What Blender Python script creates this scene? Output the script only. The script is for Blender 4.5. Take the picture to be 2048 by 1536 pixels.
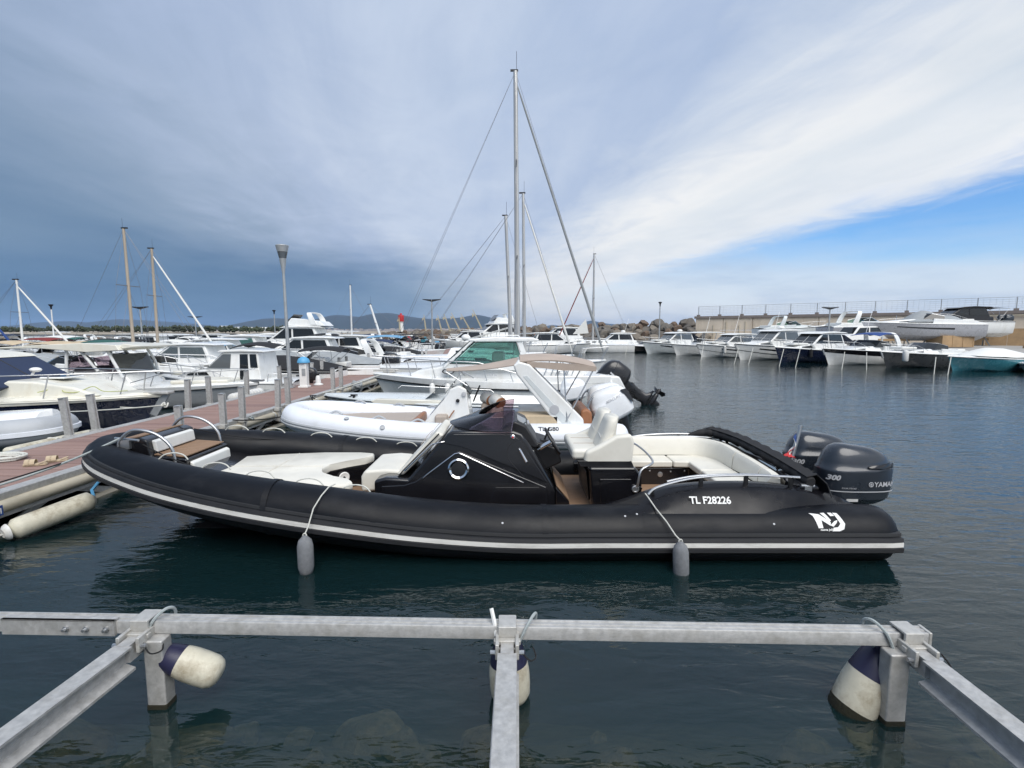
import bpy, bmesh, math, random
from mathutils import Vector, Matrix, noise
R = math.radians
random.seed(7)
scene = bpy.context.scene
for o in list(bpy.data.objects):
    bpy.data.objects.remove(o)
COL = scene.collection

# ---------------------------------------------------------------- camera
CAM_H = 2.45
cam_d = bpy.data.cameras.new('camera')
cam = bpy.data.objects.new('camera', cam_d)
COL.objects.link(cam)
cam.location = (0, 0, CAM_H)
cam.rotation_euler = (R(90) - math.atan(.106), 0, 0)
cam_d.sensor_width = 36
cam_d.lens = 36 * 1000 / 2048
cam_d.clip_start = .05
cam_d.clip_end = 60000
scene.camera = cam

# ---------------------------------------------------------------- exposure, sampling
scene.render.engine = 'CYCLES'
scene.view_settings.view_transform = 'Standard'
scene.view_settings.look = 'None'
EXPO = 1.2
scene.view_settings.exposure = EXPO
scene.view_settings.gamma = 1
scene.view_settings.use_curve_mapping = False
cy = scene.cycles
cy.use_denoising = True
cy.max_bounces = 8
cy.diffuse_bounces = 3
cy.glossy_bounces = 4
cy.transmission_bounces = 6
cy.transparent_max_bounces = 16
cy.volume_bounces = 0
cy.sample_clamp_indirect = 4
cy.caustics_reflective = False
cy.caustics_refractive = False

# ---------------------------------------------------------------- sun (veiled by high cloud) and sky
SUN = Vector((.20, -.58, .79)).normalized()
sun_d = bpy.data.lights.new('sun', 'SUN')
sun = bpy.data.objects.new('sun', sun_d)
COL.objects.link(sun)
sun_d.energy = 1.5
sun_d.angle = R(50)
sun_d.color = (1, .96, .9)
sun.rotation_euler = SUN.to_track_quat('Z', 'Y').to_euler()
sun.location = SUN * 60

world = bpy.data.worlds.new('World')
scene.world = world
world.use_nodes = True
wn, wl = world.node_tree.nodes, world.node_tree.links
wn.clear()

def N(nodes, t, **k):
    n = nodes.new(t)
    for a, b in k.items():
        if a.startswith('i_'):
            key = a[2:]
            key = int(key) if key.isdigit() else key.replace('_', ' ')
            n.inputs[key].default_value = b
        else:
            setattr(n, a, b)
    return n

def math_n(nodes, links, op, a, b=None, c=None, clamp=False):
    n = nodes.new('ShaderNodeMath')
    n.operation = op
    n.use_clamp = clamp
    for i, v in enumerate((a, b, c)):
        if v is None:
            continue
        if hasattr(v, 'is_output') or hasattr(v, 'links'):
            links.new(v, n.inputs[i])
        else:
            n.inputs[i].default_value = v
    return n.outputs[0]

def lin(r, g, b):
    f = lambda c: (c / 255 / 12.92) if c / 255 <= .04045 else ((c / 255 + .055) / 1.055) ** 2.4
    return (f(r), f(g), f(b), 1)

def ramp(nodes, links, src, stops, interp='LINEAR'):
    n = nodes.new('ShaderNodeValToRGB')
    cr = n.color_ramp
    cr.interpolation = interp
    while len(cr.elements) < len(stops):
        cr.elements.new(.5)
    for e, (p, c) in zip(cr.elements, stops):
        e.position = p
        e.color = c if len(c) == 4 else (*c, 1)
    links.new(src, n.inputs[0])
    return n.outputs[0]

def sky_nodes():
    m = lambda *a, **k: math_n(wn, wl, *a, **k)
    nish = N(wn, 'ShaderNodeTexSky', sky_type='NISHITA', sun_disc=False)
    nish.sun_elevation = math.asin(SUN.z)
    nish.sun_rotation = math.atan2(SUN.x, SUN.y)
    nish.air_density = 1.2
    nish.dust_density = .6
    nish.ozone_density = 1.5
    tc = N(wn, 'ShaderNodeTexCoord')
    sx = N(wn, 'ShaderNodeSeparateXYZ')
    wl.new(tc.outputs['Generated'], sx.inputs[0])
    x, y, z = sx.outputs
    zz = m('MAXIMUM', z, 0.0)
    zc = m('ADD', zz, .014)
    px, py = m('DIVIDE', x, zc), m('DIVIDE', y, zc)
    # one flat cloud sheet overhead: s runs across its streaks, t along them
    s = m('ADD', m('MULTIPLY', px, .985), m('MULTIPLY', py, .17))
    t = m('ADD', m('MULTIPLY', py, .985), m('MULTIPLY', px, -.17))
    def sheet(sa, ta, off, scale, detail, rough, dist=0.):
        c = N(wn, 'ShaderNodeCombineXYZ')
        wl.new(m('MULTIPLY', s, sa), c.inputs[0])
        wl.new(m('MULTIPLY', t, ta), c.inputs[1])
        c.inputs[2].default_value = off
        n = N(wn, 'ShaderNodeTexNoise', i_Scale=scale, i_Detail=detail, i_Roughness=rough, i_Distortion=dist)
        wl.new(c.outputs[0], n.inputs['Vector'])
        return n.outputs[0]
    n1 = sheet(1.5, .30, 2.9, 1.0, 7, .58, .7)      # long streaks
    n2 = sheet(.8, .5, 7.3, 2.6, 9, .64, 1.1)      # torn edges
    n3 = sheet(.45, .3, 4.1, 1.0, 4, .5, .4)        # broad masses
    sw = m('ADD', s, m('ADD', m('MULTIPLY', m('SUBTRACT', n1, .5), 1.7), m('MULTIPLY', m('SUBTRACT', n2, .5), .9)))
    k = 2 ** -EXPO * 10       # colours below are as seen; background strength is .1
    def c(r, g, b):
        q = lin(r, g, b)
        return (q[0], q[1], q[2], 1)
    f = m('DIVIDE', m('ADD', sw, 6.0), 12.0)
    deck = ramp(wn, wl, f, [
        (0.0, c(108, 137, 170)), (.26, c(120, 146, 174)), (.36, c(142, 163, 189)), (.44, c(172, 189, 216)),
        (.51, c(200, 213, 233)), (.57, c(180, 197, 224)), (.615, c(206, 217, 233)), (.66, c(238, 241, 244)), (.70, c(226, 233, 240)),
        (.76, c(244, 246, 248)), (1.0, c(244, 246, 248))])
    # broad darker and lighter masses
    mass = N(wn, 'ShaderNodeMixRGB', blend_type='MULTIPLY', i_0=1.0)
    wl.new(deck, mass.inputs[1])
    wl.new(ramp(wn, wl, n3, [(.30, (.72, .79, .87)), (.45, (.96, .97, .99)), (.56, (1.04, 1.03, 1.02)), (.72, (1.15, 1.11, 1.07))]), mass.inputs[2])
    # slate-blue rain haze low on the far left, paler bank low on the right
    az = m('DIVIDE', x, m('MAXIMUM', m('SQRT', m('ADD', m('MULTIPLY', x, x), m('MULTIPLY', y, y))), .001))
    low = ramp(wn, wl, m('ADD', m('MULTIPLY', az, .5), .5), [
        (0., c(96, 130, 165)), (.28, c(100, 132, 165)), (.40, c(122, 149, 176)), (.465, c(186, 198, 212)), (.52, c(228, 230, 234)), (.60, c(232, 236, 242)), (.72, c(228, 236, 246)), (1., c(220, 232, 246))])
    nb = N(wn, 'ShaderNodeTexNoise', i_Scale=3.0, i_Detail=7, i_Roughness=.6)
    cmb = N(wn, 'ShaderNodeCombineXYZ')
    wl.new(az, cmb.inputs[0]); wl.new(m('MULTIPLY', z, 4.5), cmb.inputs[1])
    wl.new(cmb.outputs[0], nb.inputs['Vector'])
    low2 = N(wn, 'ShaderNodeMixRGB', blend_type='MULTIPLY', i_0=1.0)
    wl.new(low, low2.inputs[1])
    wl.new(ramp(wn, wl, nb.outputs[0], [(.34, (.74, .81, .90)), (.50, (1, 1, 1)), (.66, (1.12, 1.10, 1.07))]), low2.inputs[2])
    lowf = ramp(wn, wl, m('ADD', zz, m('MULTIPLY', m('SUBTRACT', nb.outputs[0], .5), .16)),
                [(.0, (1, 1, 1)), (.045, (.96, .96, .96)), (.09, (.80, .80, .80)), (.125, (.34, .34, .34)), (.165, (.05, .05, .05)), (.2, (0, 0, 0))])
    # open blue beyond the sheet's edge
    hole = ramp(wn, wl, m('ADD', s, m('ADD', m('MULTIPLY', m('SUBTRACT', n2, .5), 1.0), m('MULTIPLY', m('SUBTRACT', n1, .5), .5))),
                [(0, (0, 0, 0)), (1, (1, 1, 1))])
    hr = wn[-1]
    hs = N(wn, 'ShaderNodeMapRange', i_1=2.9, i_2=3.9, i_3=0., i_4=1.)
    hs.interpolation_type = 'SMOOTHSTEP'
    wl.new(hr.inputs[0].links[0].from_socket, hs.inputs[0])
    blue = N(wn, 'ShaderNodeMixRGB', blend_type='MULTIPLY', i_0=1.0)
    wl.new(nish.outputs[0], blue.inputs[1])
    blue.inputs[2].default_value = (.27, .46, .70, 1)
    scale = lambda src: (lambda n: (wl.new(src, n.inputs[1]), n.outputs[0])[1])(N(wn, 'ShaderNodeMixRGB', blend_type='MULTIPLY', i_0=1.0, i_2=(k, k, k, 1)))
    mix1 = N(wn, 'ShaderNodeMixRGB')
    wl.new(hs.outputs[0], mix1.inputs[0]); wl.new(scale(mass.outputs[0]), mix1.inputs[1]); wl.new(blue.outputs[0], mix1.inputs[2])
    mix2 = N(wn, 'ShaderNodeMixRGB')
    wl.new(lowf, mix2.inputs[0]); wl.new(mix1.outputs[0], mix2.inputs[1]); wl.new(scale(low2.outputs[0]), mix2.inputs[2])
    bg = N(wn, 'ShaderNodeBackground', i_Strength=.1)
    wl.new(mix2.outputs[0], bg.inputs[0])
    out = N(wn, 'ShaderNodeOutputWorld')
    wl.new(bg.outputs[0], out.inputs[0])
sky_nodes()
world.cycles.sampling_method = 'MANUAL'
world.cycles.sample_map_resolution = 512

# ---------------------------------------------------------------- materials
MATS = {}
def mat(name, col, rough=.5, metal=0., var=.1, vscale=3., bump=0., bscale=80., coat=0., spec=.5, stain=None, rvar=.12, stretch=(1, 1, 1), alpha=None, emis=None):
    if name in MATS:
        return MATS[name]
    m = bpy.data.materials.new(name)
    MATS[name] = m
    m.use_nodes = True
    nt = m.node_tree
    ns, ls = nt.nodes, nt.links
    p = ns['Principled BSDF']
    p.inputs['Roughness'].default_value = rough
    p.inputs['Metallic'].default_value = metal
    p.inputs['Specular IOR Level'].default_value = spec
    p.inputs['Coat Weight'].default_value = coat
    p.inputs['Coat Roughness'].default_value = .06
    tc = N(ns, 'ShaderNodeTexCoord')
    mp = N(ns, 'ShaderNodeMapping')
    mp.inputs['Scale'].default_value = stretch
    ls.new(tc.outputs['Object'], mp.inputs[0])
    nz = N(ns, 'ShaderNodeTexNoise', i_Scale=vscale, i_Detail=6, i_Roughness=.62)
    ls.new(mp.outputs[0], nz.inputs['Vector'])
    c = Vector(col[:3])
    lo, hi = c * (1 - var), c * (1 + var * .6)
    cl = ramp(ns, ls, nz.outputs[0], [(.3, (*lo, 1)), (.7, (*hi, 1))])
    if stain:                       # dirt or rust in patches of its own: (colour, amount, scale)
        n2 = N(ns, 'ShaderNodeTexNoise', i_Scale=stain[2], i_Detail=8, i_Roughness=.7)
        ls.new(mp.outputs[0], n2.inputs['Vector'])
        f = ramp(ns, ls, n2.outputs[0], [(.5, (0, 0, 0)), (.72, (stain[1],) * 3)])
        mx = N(ns, 'ShaderNodeMixRGB', i_2=(*stain[0], 1))
        ls.new(f, mx.inputs[0]); ls.new(cl, mx.inputs[1])
        cl = mx.outputs[0]
    ls.new(cl, p.inputs['Base Color'])
    if rvar:
        ls.new(ramp(ns, ls, nz.outputs[0], [(.3, (max(0, rough - rvar),) * 3), (.7, (min(1, rough + rvar),) * 3)]), p.inputs['Roughness'])
    if bump:
        nb = N(ns, 'ShaderNodeTexNoise', i_Scale=bscale, i_Detail=4, i_Roughness=.6)
        ls.new(mp.outputs[0], nb.inputs['Vector'])
        b = N(ns, 'ShaderNodeBump', i_Strength=bump, i_Distance=.01)
        ls.new(nb.outputs[0], b.inputs['Height'])
        ls.new(b.outputs[0], p.inputs['Normal'])
    if emis:
        p.inputs['Emission Color'].default_value = (*emis[0], 1)
        p.inputs['Emission Strength'].default_value = emis[1]
    return m

def glass(name, tint, rough=.02, clear=.6, spec=1.0):
    """thin pane: part see-through, part mirror"""
    if name in MATS:
        return MATS[name]
    m = bpy.data.materials.new(name)
    MATS[name] = m
    m.use_nodes = True
    ns, ls = m.node_tree.nodes, m.node_tree.links
    ns.clear()
    out = N(ns, 'ShaderNodeOutputMaterial')
    fr = N(ns, 'ShaderNodeFresnel', i_IOR=1.5)
    tr = N(ns, 'ShaderNodeBsdfTransparent', i_Color=(*tint, 1))
    df = N(ns, 'ShaderNodeBsdfDiffuse', i_Color=(*(Vector(tint) * .25), 1))
    gl = N(ns, 'ShaderNodeBsdfGlossy', i_Roughness=rough)
    mx0 = N(ns, 'ShaderNodeMixShader', i_0=clear)
    ls.new(df.outputs[0], mx0.inputs[1]); ls.new(tr.outputs[0], mx0.inputs[2])
    f2 = math_n(ns, ls, 'MULTIPLY', fr.outputs[0], 1.4 * spec, clamp=True)
    mx = N(ns, 'ShaderNodeMixShader')
    ls.new(f2, mx.inputs[0]); ls.new(mx0.outputs[0], mx.inputs[1]); ls.new(gl.outputs[0], mx.inputs[2])
    ls.new(mx.outputs[0], out.inputs[0])
    return m

M = lambda n: MATS[n]
mat('gelcoat', (.80, .81, .80), .28, var=.05, vscale=1.3, coat=.4, stain=((.52, .48, .38), .35, 2.2), stretch=(1, 1, .35))
mat('gelcoat_cream', (.76, .74, .65), .34, var=.06, vscale=1.5, coat=.25, stain=((.55, .47, .33), .45, 2.0), stretch=(1, 1, .5))
mat('gelcoat_grey', (.50, .52, .54), .3, var=.06, vscale=1.5, coat=.3)
mat('gelcoat_pale', (.63, .67, .68), .3, var=.06, vscale=1.5, coat=.3, stain=((.45, .43, .38), .35, 2.0))
mat('gelcoat_silver', (.42, .43, .46), .3, .25, var=.05, coat=.4)
mat('gelcoat_navy', (.012, .018, .045), .22, var=.15, coat=.6)
mat('gelcoat_teal', (.045, .19, .24), .25, var=.1, coat=.5)
mat('gelcoat_charcoal', (.055, .06, .065), .3, var=.12, coat=.4)
mat('gelcoat_black', (.007, .007, .009), .2, var=.2, coat=.35, rvar=.05)
mat('gelcoat_green', (.18, .38, .34), .3, var=.1, coat=.3)
mat('antifoul', (.02, .022, .03), .6, var=.3)
mat('black_plastic', (.012, .012, .014), .42, var=.3)
mat('rubber', (.016, .017, .019), .62, var=.25, bump=.1, bscale=200)
mat('hypalon_black', (.0042, .0052, .0080), .46, var=.35, vscale=2.2, bump=.10, bscale=260, spec=.22, stain=((.018, .019, .022), .7, 3.4), stretch=(.5, 1, 1.2), rvar=.14)
mat('hypalon_white', (.74, .77, .82), .5, var=.06, vscale=2., bump=.06, bscale=200, stain=((.5, .5, .48), .4, 1.7))
mat('hypalon_grey', (.40, .42, .44), .55, var=.1, vscale=2., bump=.06, bscale=200)
mat('strake_white', (.76, .75, .71), .5, var=.1, vscale=4, stain=((.35, .33, .3), .6, 3.), stretch=(.6, 1, 3))
mat('strake_dark', (.014, .0145, .017), .6, var=.25)
mat('vinyl_cream', (.70, .68, .61), .48, var=.05, vscale=3, bump=.12, bscale=300, stain=((.50, .46, .38), .35, 2.4))
mat('vinyl_white', (.74, .74, .71), .5, var=.05, vscale=3, bump=.12, bscale=300, stain=((.5, .48, .42), .4, 3))
mat('vinyl_brown', (.30, .13, .06), .5, var=.1)
mat('vinyl_taupe', (.40, .34, .29), .6, var=.1)
mat('canvas_taupe', (.42, .345, .29), .85, var=.12, vscale=2.5, bump=.3, bscale=12)
mat('canvas_black', (.014, .014, .016), .8, var=.3, bump=.4, bscale=8)
mat('canvas_navy', (.016, .03, .075), .75, var=.25, vscale=1.6, bump=.35, bscale=6)
mat('canvas_blue', (.02, .06, .22), .8, var=.2, bump=.3, bscale=9)
mat('canvas_lightblue', (.16, .34, .52), .8, var=.15, bump=.3, bscale=9)
mat('canvas_green', (.02, .10, .085), .8, var=.2, bump=.3, bscale=9)
mat('canvas_sand', (.52, .42, .29), .85, var=.15, bump=.3, bscale=9)
mat('canvas_grey', (.30, .32, .33), .85, var=.15, bump=.5, bscale=6)
mat('canvas_red', (.20, .025, .022), .8, var=.2, bump=.3, bscale=9)
mat('canvas_orange', (.60, .17, .07), .8, var=.15, bump=.3, bscale=9)
mat('steel', (.52, .53, .54), .36, .9, var=.08, rvar=.06)
mat('aluminium', (.50, .495, .48), .5, .4, var=.22, vscale=22, bump=.25, bscale=220, stain=((.33, .315, .28), .65, 7.), rvar=.1)
mat('aluminium_cast', (.56, .55, .52), .55, .5, var=.18, vscale=14, bump=.3, bscale=120, stain=((.36, .33, .27), .6, 9))
mat('mast_alu', (.58, .57, .55), .4, .55, var=.1, vscale=2, stretch=(1, 1, .2))
mat('mast_tan', (.44, .37, .29), .5, .1, var=.15, vscale=2, stretch=(1, 1, .2))
mat('galvanised', (.40, .42, .43), .5, .45, var=.15, vscale=6)
mat('wire', (.18, .18, .19), .5, .5, var=.1)
mat('rope_white', (.60, .60, .55), .9, var=.15, vscale=40, bump=.6, bscale=90)
mat('rope_black', (.012, .012, .013), .85, var=.3, bump=.5, bscale=90)
mat('rope_grey', (.36, .40, .40), .9, var=.15, vscale=30, bump=.6, bscale=90)
mat('rope_green', (.42, .45, .16), .9, var=.15, vscale=30)
mat('pipe_beige', (.46, .42, .33), .55, var=.16, vscale=2.2, stain=((.27, .23, .16), .7, 2.6), stretch=(1, .4, 1))
mat('teak', (.27, .17, .105), .7, var=.25, vscale=6, stretch=(.3, 4, 1))
mat('fender_white', (.70, .70, .68), .4, var=.07, vscale=4, stain=((.42, .38, .28), .5, 5))
mat('fender_ivory', (.60, .57, .46), .5, var=.16, vscale=6, bump=.15, bscale=60, stain=((.22, .17, .10), 1.0, 3.2))
mat('gelcoat_coaming', (.006, .006, .008), .3, var=.2, spec=.3)
mat('fender_grey', (.20, .21, .225), .95, var=.2, vscale=25, bump=.6, bscale=220, stain=((.34, .34, .33), .5, 8))
mat('fender_navy', (.02, .02, .055), .42, var=.2)
mat('marine_growth', (.018, .017, .008), .9, var=.5, bump=.8, bscale=60)
mat('outboard_grey', (.020, .026, .036), .3, .1, var=.15, coat=.5, vscale=2)
mat('outboard_black', (.012, .012, .014), .3, var=.2, coat=.3)
mat('outboard_white', (.76, .78, .80), .3, var=.05, coat=.5)
mat('white_paint', (.78, .78, .76), .45, var=.06)
mat('light_blue', (.10, .36, .62), .5, var=.1)
mat('red_paint', (.50, .03, .035), .45, var=.12)
mat('chrome', (.75, .75, .76), .08, 1., var=.04, rvar=.03)
mat('white_print', (.78, .78, .76), .55, var=.05)
mat('black_print', (.02, .02, .02), .6, var=.1)
mat('grey_print', (.45, .46, .48), .5, var=.05)
mat('concrete', (.33, .32, .30), .9, var=.18, vscale=.6, bump=.3, bscale=8)
mat('concrete_wall', (.66, .57, .46), .92, var=.14, vscale=.5, bump=.3, bscale=6, stain=((.30, .22, .14), .5, .8), stretch=(1, 1, .4))
mat('concrete_cap', (.22, .19, .175), .9, var=.15, vscale=1.5)
mat('plywood', (.40, .27, .15), .8, var=.2, vscale=2)
mat('dark_steel', (.03, .032, .036), .5, .4, var=.25)
mat('yellow_paint', (.44, .39, .27), .55, var=.12)
mat('plastic_blue', (.03, .08, .25), .5, var=.1)
glass('glass_teal', (.66, .86, .82), clear=.88, spec=.8)
glass('glass_clear', (.80, .86, .86), clear=.7)
glass('glass_smoke', (.70, .61, .65), clear=.96, spec=.8)
glass('glass_dark', (.10, .115, .13), clear=.35)
glass('glass_pale', (.62, .68, .72), clear=.35)

# ---------------------------------------------------------------- mesh helpers
class MB:
    def __init__(self):
        self.v, self.f, self.sm = [], [], []
    def add(self, vs, fs, smooth=True):
        b = len(self.v)
        self.v += [tuple(p) for p in vs]
        self.f += [tuple(i + b for i in q) for q in fs]
        self.sm += [smooth] * len(fs)
        return self
    def box(self, x0, x1, y0, y1, z0, z1):
        v = [(x, y, z) for z in (z0, z1) for y in (y0, y1) for x in (x0, x1)]
        return self.add(v, [(0, 2, 3, 1), (4, 5, 7, 6), (0, 1, 5, 4), (2, 6, 7, 3), (0, 4, 6, 2), (1, 3, 7, 5)], False)
    def bar(self, p0, p1, w, h, up=(0, 0, 1)):
        p0, p1 = Vector(p0), Vector(p1)
        d = (p1 - p0).normalized()
        u = Vector(up)
        if abs(d.dot(u)) > .98:
            u = Vector((0, 1, 0))
        s = d.cross(u).normalized()
        t = s.cross(d).normalized()
        v = []
        for p in (p0, p1):
            v += [p - s * w / 2 - t * h / 2, p + s * w / 2 - t * h / 2, p + s * w / 2 + t * h / 2, p - s * w / 2 + t * h / 2]
        return self.add(v, [(0, 1, 2, 3), (7, 6, 5, 4), (0, 4, 5, 1), (1, 5, 6, 2), (2, 6, 7, 3), (3, 7, 4, 0)], False)
    def section_bar(self, p0, p1, sec, up=(0, 0, 1)):
        """sweep a closed 2-D section (side, up) from p0 to p1"""
        p0, p1 = Vector(p0), Vector(p1)
        d = (p1 - p0).normalized()
        s = d.cross(Vector(up)).normalized()
        t = s.cross(d).normalized()
        n = len(sec)
        v = [p + s * a + t * b for p in (p0, p1) for a, b in sec]
        return self.add(v, [tuple(range(n))[::-1], tuple(range(n, 2 * n))] + [(i, (i + 1) % n, n + (i + 1) % n, n + i) for i in range(n)], False)
    def tube(self, pts, r, n=8, cap=True, closed=False):
        pts = [Vector(p) for p in pts]
        m = len(pts)
        rs = r if isinstance(r, (list, tuple)) else [r] * m
        rings, prev = [], None
        for i, p in enumerate(pts):
            if closed:
                d = pts[(i + 1) % m] - pts[i - 1]
            else:
                d = pts[min(i + 1, m - 1)] - pts[max(i - 1, 0)]
            d = d.normalized() if d.length > 1e-9 else Vector((0, 0, 1))
            if prev is None:
                u = Vector((0, 0, 1)) if abs(d.z) < .9 else Vector((1, 0, 0))
                a = d.cross(u).normalized()
            else:
                a = (prev - d * prev.dot(d)).normalized()
            prev = a
            b = d.cross(a)
            rings.append([p + (a * math.cos(2 * math.pi * k / n) + b * math.sin(2 * math.pi * k / n)) * rs[i] for k in range(n)])
        return self.loft(rings, cap=cap and not closed, ends=closed)
    def loft(self, rings, cap=True, closed=True, ends=False, smooth=True, flatcap=True):
        n = len(rings[0])
        v = [p for ring in rings for p in ring]
        fs = []
        m = len(rings)
        for i in range(m if ends else m - 1):
            j = (i + 1) % m
            for k in range(n if closed else n - 1):
                l = (k + 1) % n
                fs.append((i * n + k, i * n + l, j * n + l, j * n + k))
        b = len(self.v)
        self.add(v, fs, smooth)
        if cap:
            self.f += [tuple(b + k for k in range(n))[::-1], tuple(b + (m - 1) * n + k for k in range(n))]
            self.sm += [not flatcap] * 2
        return self
    def lathe(self, prof, n=20, mtx=None, cap=True):
        """prof: (radius, height) pairs round local z"""
        rings = []
        for r, z in prof:
            ring = [Vector((r * math.cos(2 * math.pi * k / n), r * math.sin(2 * math.pi * k / n), z)) for k in range(n)]
            rings.append([mtx @ p if mtx else p for p in ring])
        return self.loft(rings, cap=cap)
    def prism(self, poly, a0, a1, axis='y'):
        """extrude a polygon; poly in (x,z) for axis y, (x,y) for axis z, (y,z) for axis x"""
        def pt(p, a):
            return {'y': (p[0], a, p[1]), 'z': (p[0], p[1], a), 'x': (a, p[0], p[1])}[axis]
        n = len(poly)
        v = [pt(p, a0) for p in poly] + [pt(p, a1) for p in poly]
        return self.add(v, [tuple(range(n)), tuple(range(2 * n - 1, n - 1, -1))] + [(i, n + i, n + (i + 1) % n, (i + 1) % n) for i in range(n)], False)
    def plate(self, pts, thick, nrm=None):
        """thin slab from a planar polygon of 3-D points"""
        pts = [Vector(p) for p in pts]
        if nrm is None:
            nrm = (pts[1] - pts[0]).cross(pts[2] - pts[0]).normalized()
        else:
            nrm = Vector(nrm).normalized()
        n = len(pts)
        v = pts + [p + nrm * thick for p in pts]
        return self.add(v, [tuple(range(n))[::-1], tuple(range(n, 2 * n))] + [(i, (i + 1) % n, n + (i + 1) % n, n + i) for i in range(n)], False)
    def sheet(self, grid, thick=0.):
        """grid of 3-D points (rows) as an open surface, optionally with a back face"""
        nr, nc = len(grid), len(grid[0])
        v = [Vector(p) for row in grid for p in row]
        fs = [(i * nc + j, i * nc + j + 1, (i + 1) * nc + j + 1, (i + 1) * nc + j) for i in range(nr - 1) for j in range(nc - 1)]
        if thick:
            # offset copy along vertex normals
            nv = [Vector((0, 0, 0)) for _ in v]
            for q in fs:
                nn = (v[q[1]] - v[q[0]]).cross(v[q[3]] - v[q[0]])
                for i in q:
                    nv[i] += nn
            w = [p - n.normalized() * thick if n.length else p for p, n in zip(v, nv)]
            b = len(v)
            rim = [i for i in range(nc)] + [i * nc + nc - 1 for i in range(1, nr)] + [(nr - 1) * nc + j for j in range(nc - 2, -1, -1)] + [i * nc for i in range(nr - 2, 0, -1)]
            fs2 = [tuple(reversed([i + b for i in q])) for q in fs]
            fs3 = [(rim[k], rim[(k + 1) % len(rim)], rim[(k + 1) % len(rim)] + b, rim[k] + b) for k in range(len(rim))]
            return self.add(v + w, fs + fs2 + fs3)
        return self.add(v, fs)
    def ball(self, c, r, n=12, m=8):
        rings = []
        rx, ry, rz = r if isinstance(r, (tuple, list)) else (r, r, r)
        for i in range(m + 1):
            t = math.pi * i / m
            s = max(math.sin(t), .02)
            rings.append([(c[0] + rx * s * math.cos(2 * math.pi * k / n), c[1] + ry * s * math.sin(2 * math.pi * k / n), c[2] - rz * math.cos(t)) for k in range(n)])
        return self.loft(rings)

def mesh_of(mb, material=None, off=(0, 0, 0), name='m', angle=38):
    me = bpy.data.meshes.new(name)
    o = Vector(off)
    me.from_pydata([Vector(v) - o for v in mb.v], [], mb.f)
    me.polygons.foreach_set('use_smooth', mb.sm)
    bm = bmesh.new(); bm.from_mesh(me)
    bmesh.ops.recalc_face_normals(bm, faces=bm.faces)
    bm.to_mesh(me); bm.free()
    me.set_sharp_from_angle(angle=R(angle))
    if material:
        me.materials.append(material if not isinstance(material, str) else MATS[material])
    return me

def root_loc(p):
    while p.parent:
        p = p.parent
    return p.location

def add_mesh(name, me, parent=None, loc=(0, 0, 0), rot=None):
    o = bpy.data.objects.new(name, me)
    COL.objects.link(o)
    o.location = loc
    if rot:
        o.rotation_euler = rot
    if parent:
        o.parent = parent
    return o

def part(name, mb, material, parent, bevel=0., world=True, label=None, seg=2, angle=38, kind=None, subsurf=0):
    """one part: a mesh of its own under its thing; geometry given in world space unless world=False"""
    me = mesh_of(mb, material, root_loc(parent) if world else (0, 0, 0), name, angle)
    o = add_mesh(name, me, parent)
    if bevel:
        if not subsurf:
            me.polygons.foreach_set('use_smooth', [True] * len(me.polygons))
        b = o.modifiers.new('bevel', 'BEVEL')
        b.width = bevel; b.segments = seg; b.limit_method = 'ANGLE'; b.angle_limit = R(35); b.harden_normals = not subsurf
    if subsurf:
        s = o.modifiers.new('sub', 'SUBSURF'); s.levels = s.render_levels = subsurf
        me.polygons.foreach_set('use_smooth', [True] * len(me.polygons))
    if label:
        o['label'] = label
    if kind:
        o['kind'] = kind
    return o

def tag(o, label, cat, group=None):
    o['label'] = label
    o['category'] = cat
    if group:
        o['group'] = group
    return o

def thing(name, label, cat, loc=(0, 0, 0), rotz=0., group=None):
    o = bpy.data.objects.new(name, None)
    COL.objects.link(o)
    o.empty_display_size = .1
    o.location = loc
    o.rotation_euler = (0, 0, rotz)
    return tag(o, label, cat, group)

def single(name, mb, material, label, cat, loc=None, group=None, bevel=0., angle=38, seg=2):
    """a thing that is one mesh, geometry in world space"""
    if loc is None:
        n = len(mb.v)
        loc = (sum(v[0] for v in mb.v) / n, sum(v[1] for v in mb.v) / n, min(v[2] for v in mb.v))
    me = mesh_of(mb, material, loc, name, angle)
    o = add_mesh(name, me, None, loc)
    if bevel:
        me.polygons.foreach_set('use_smooth', [True] * len(me.polygons))
        b = o.modifiers.new('bevel', 'BEVEL')
        b.width = bevel; b.segments = seg; b.limit_method = 'ANGLE'; b.angle_limit = R(35); b.harden_normals = True
    return tag(o, label, cat, group)

def struct(name, mb, material, kind='structure', angle=38):
    me = mesh_of(mb, material, (0, 0, 0), name, angle)
    o = add_mesh(name, me)
    o['kind'] = kind
    return o

def copy_tree(o, parent=None):
    c = o.copy()
    COL.objects.link(c)
    c.parent = parent
    for ch in o.children:
        copy_tree(ch, c)
    return c

def spline(pts, n=8):
    """Catmull-Rom through points"""
    P = [Vector(p) for p in pts]
    out = []
    for i in range(len(P) - 1):
        p0, p1, p2, p3 = P[max(i - 1, 0)], P[i], P[i + 1], P[min(i + 2, len(P) - 1)]
        for k in range(n):
            t = k / n
            out.append(.5 * ((2 * p1) + (p2 - p0) * t + (2 * p0 - 5 * p1 + 4 * p2 - p3) * t * t + (3 * p1 - p0 - 3 * p2 + p3) * t ** 3))
    out.append(P[-1])
    return out

def sag(p0, p1, drop, n=10):
    p0, p1 = Vector(p0), Vector(p1)
    return [p0.lerp(p1, i / n) - Vector((0, 0, drop * 4 * (i / n) * (1 - i / n))) for i in range(n + 1)]

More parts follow.
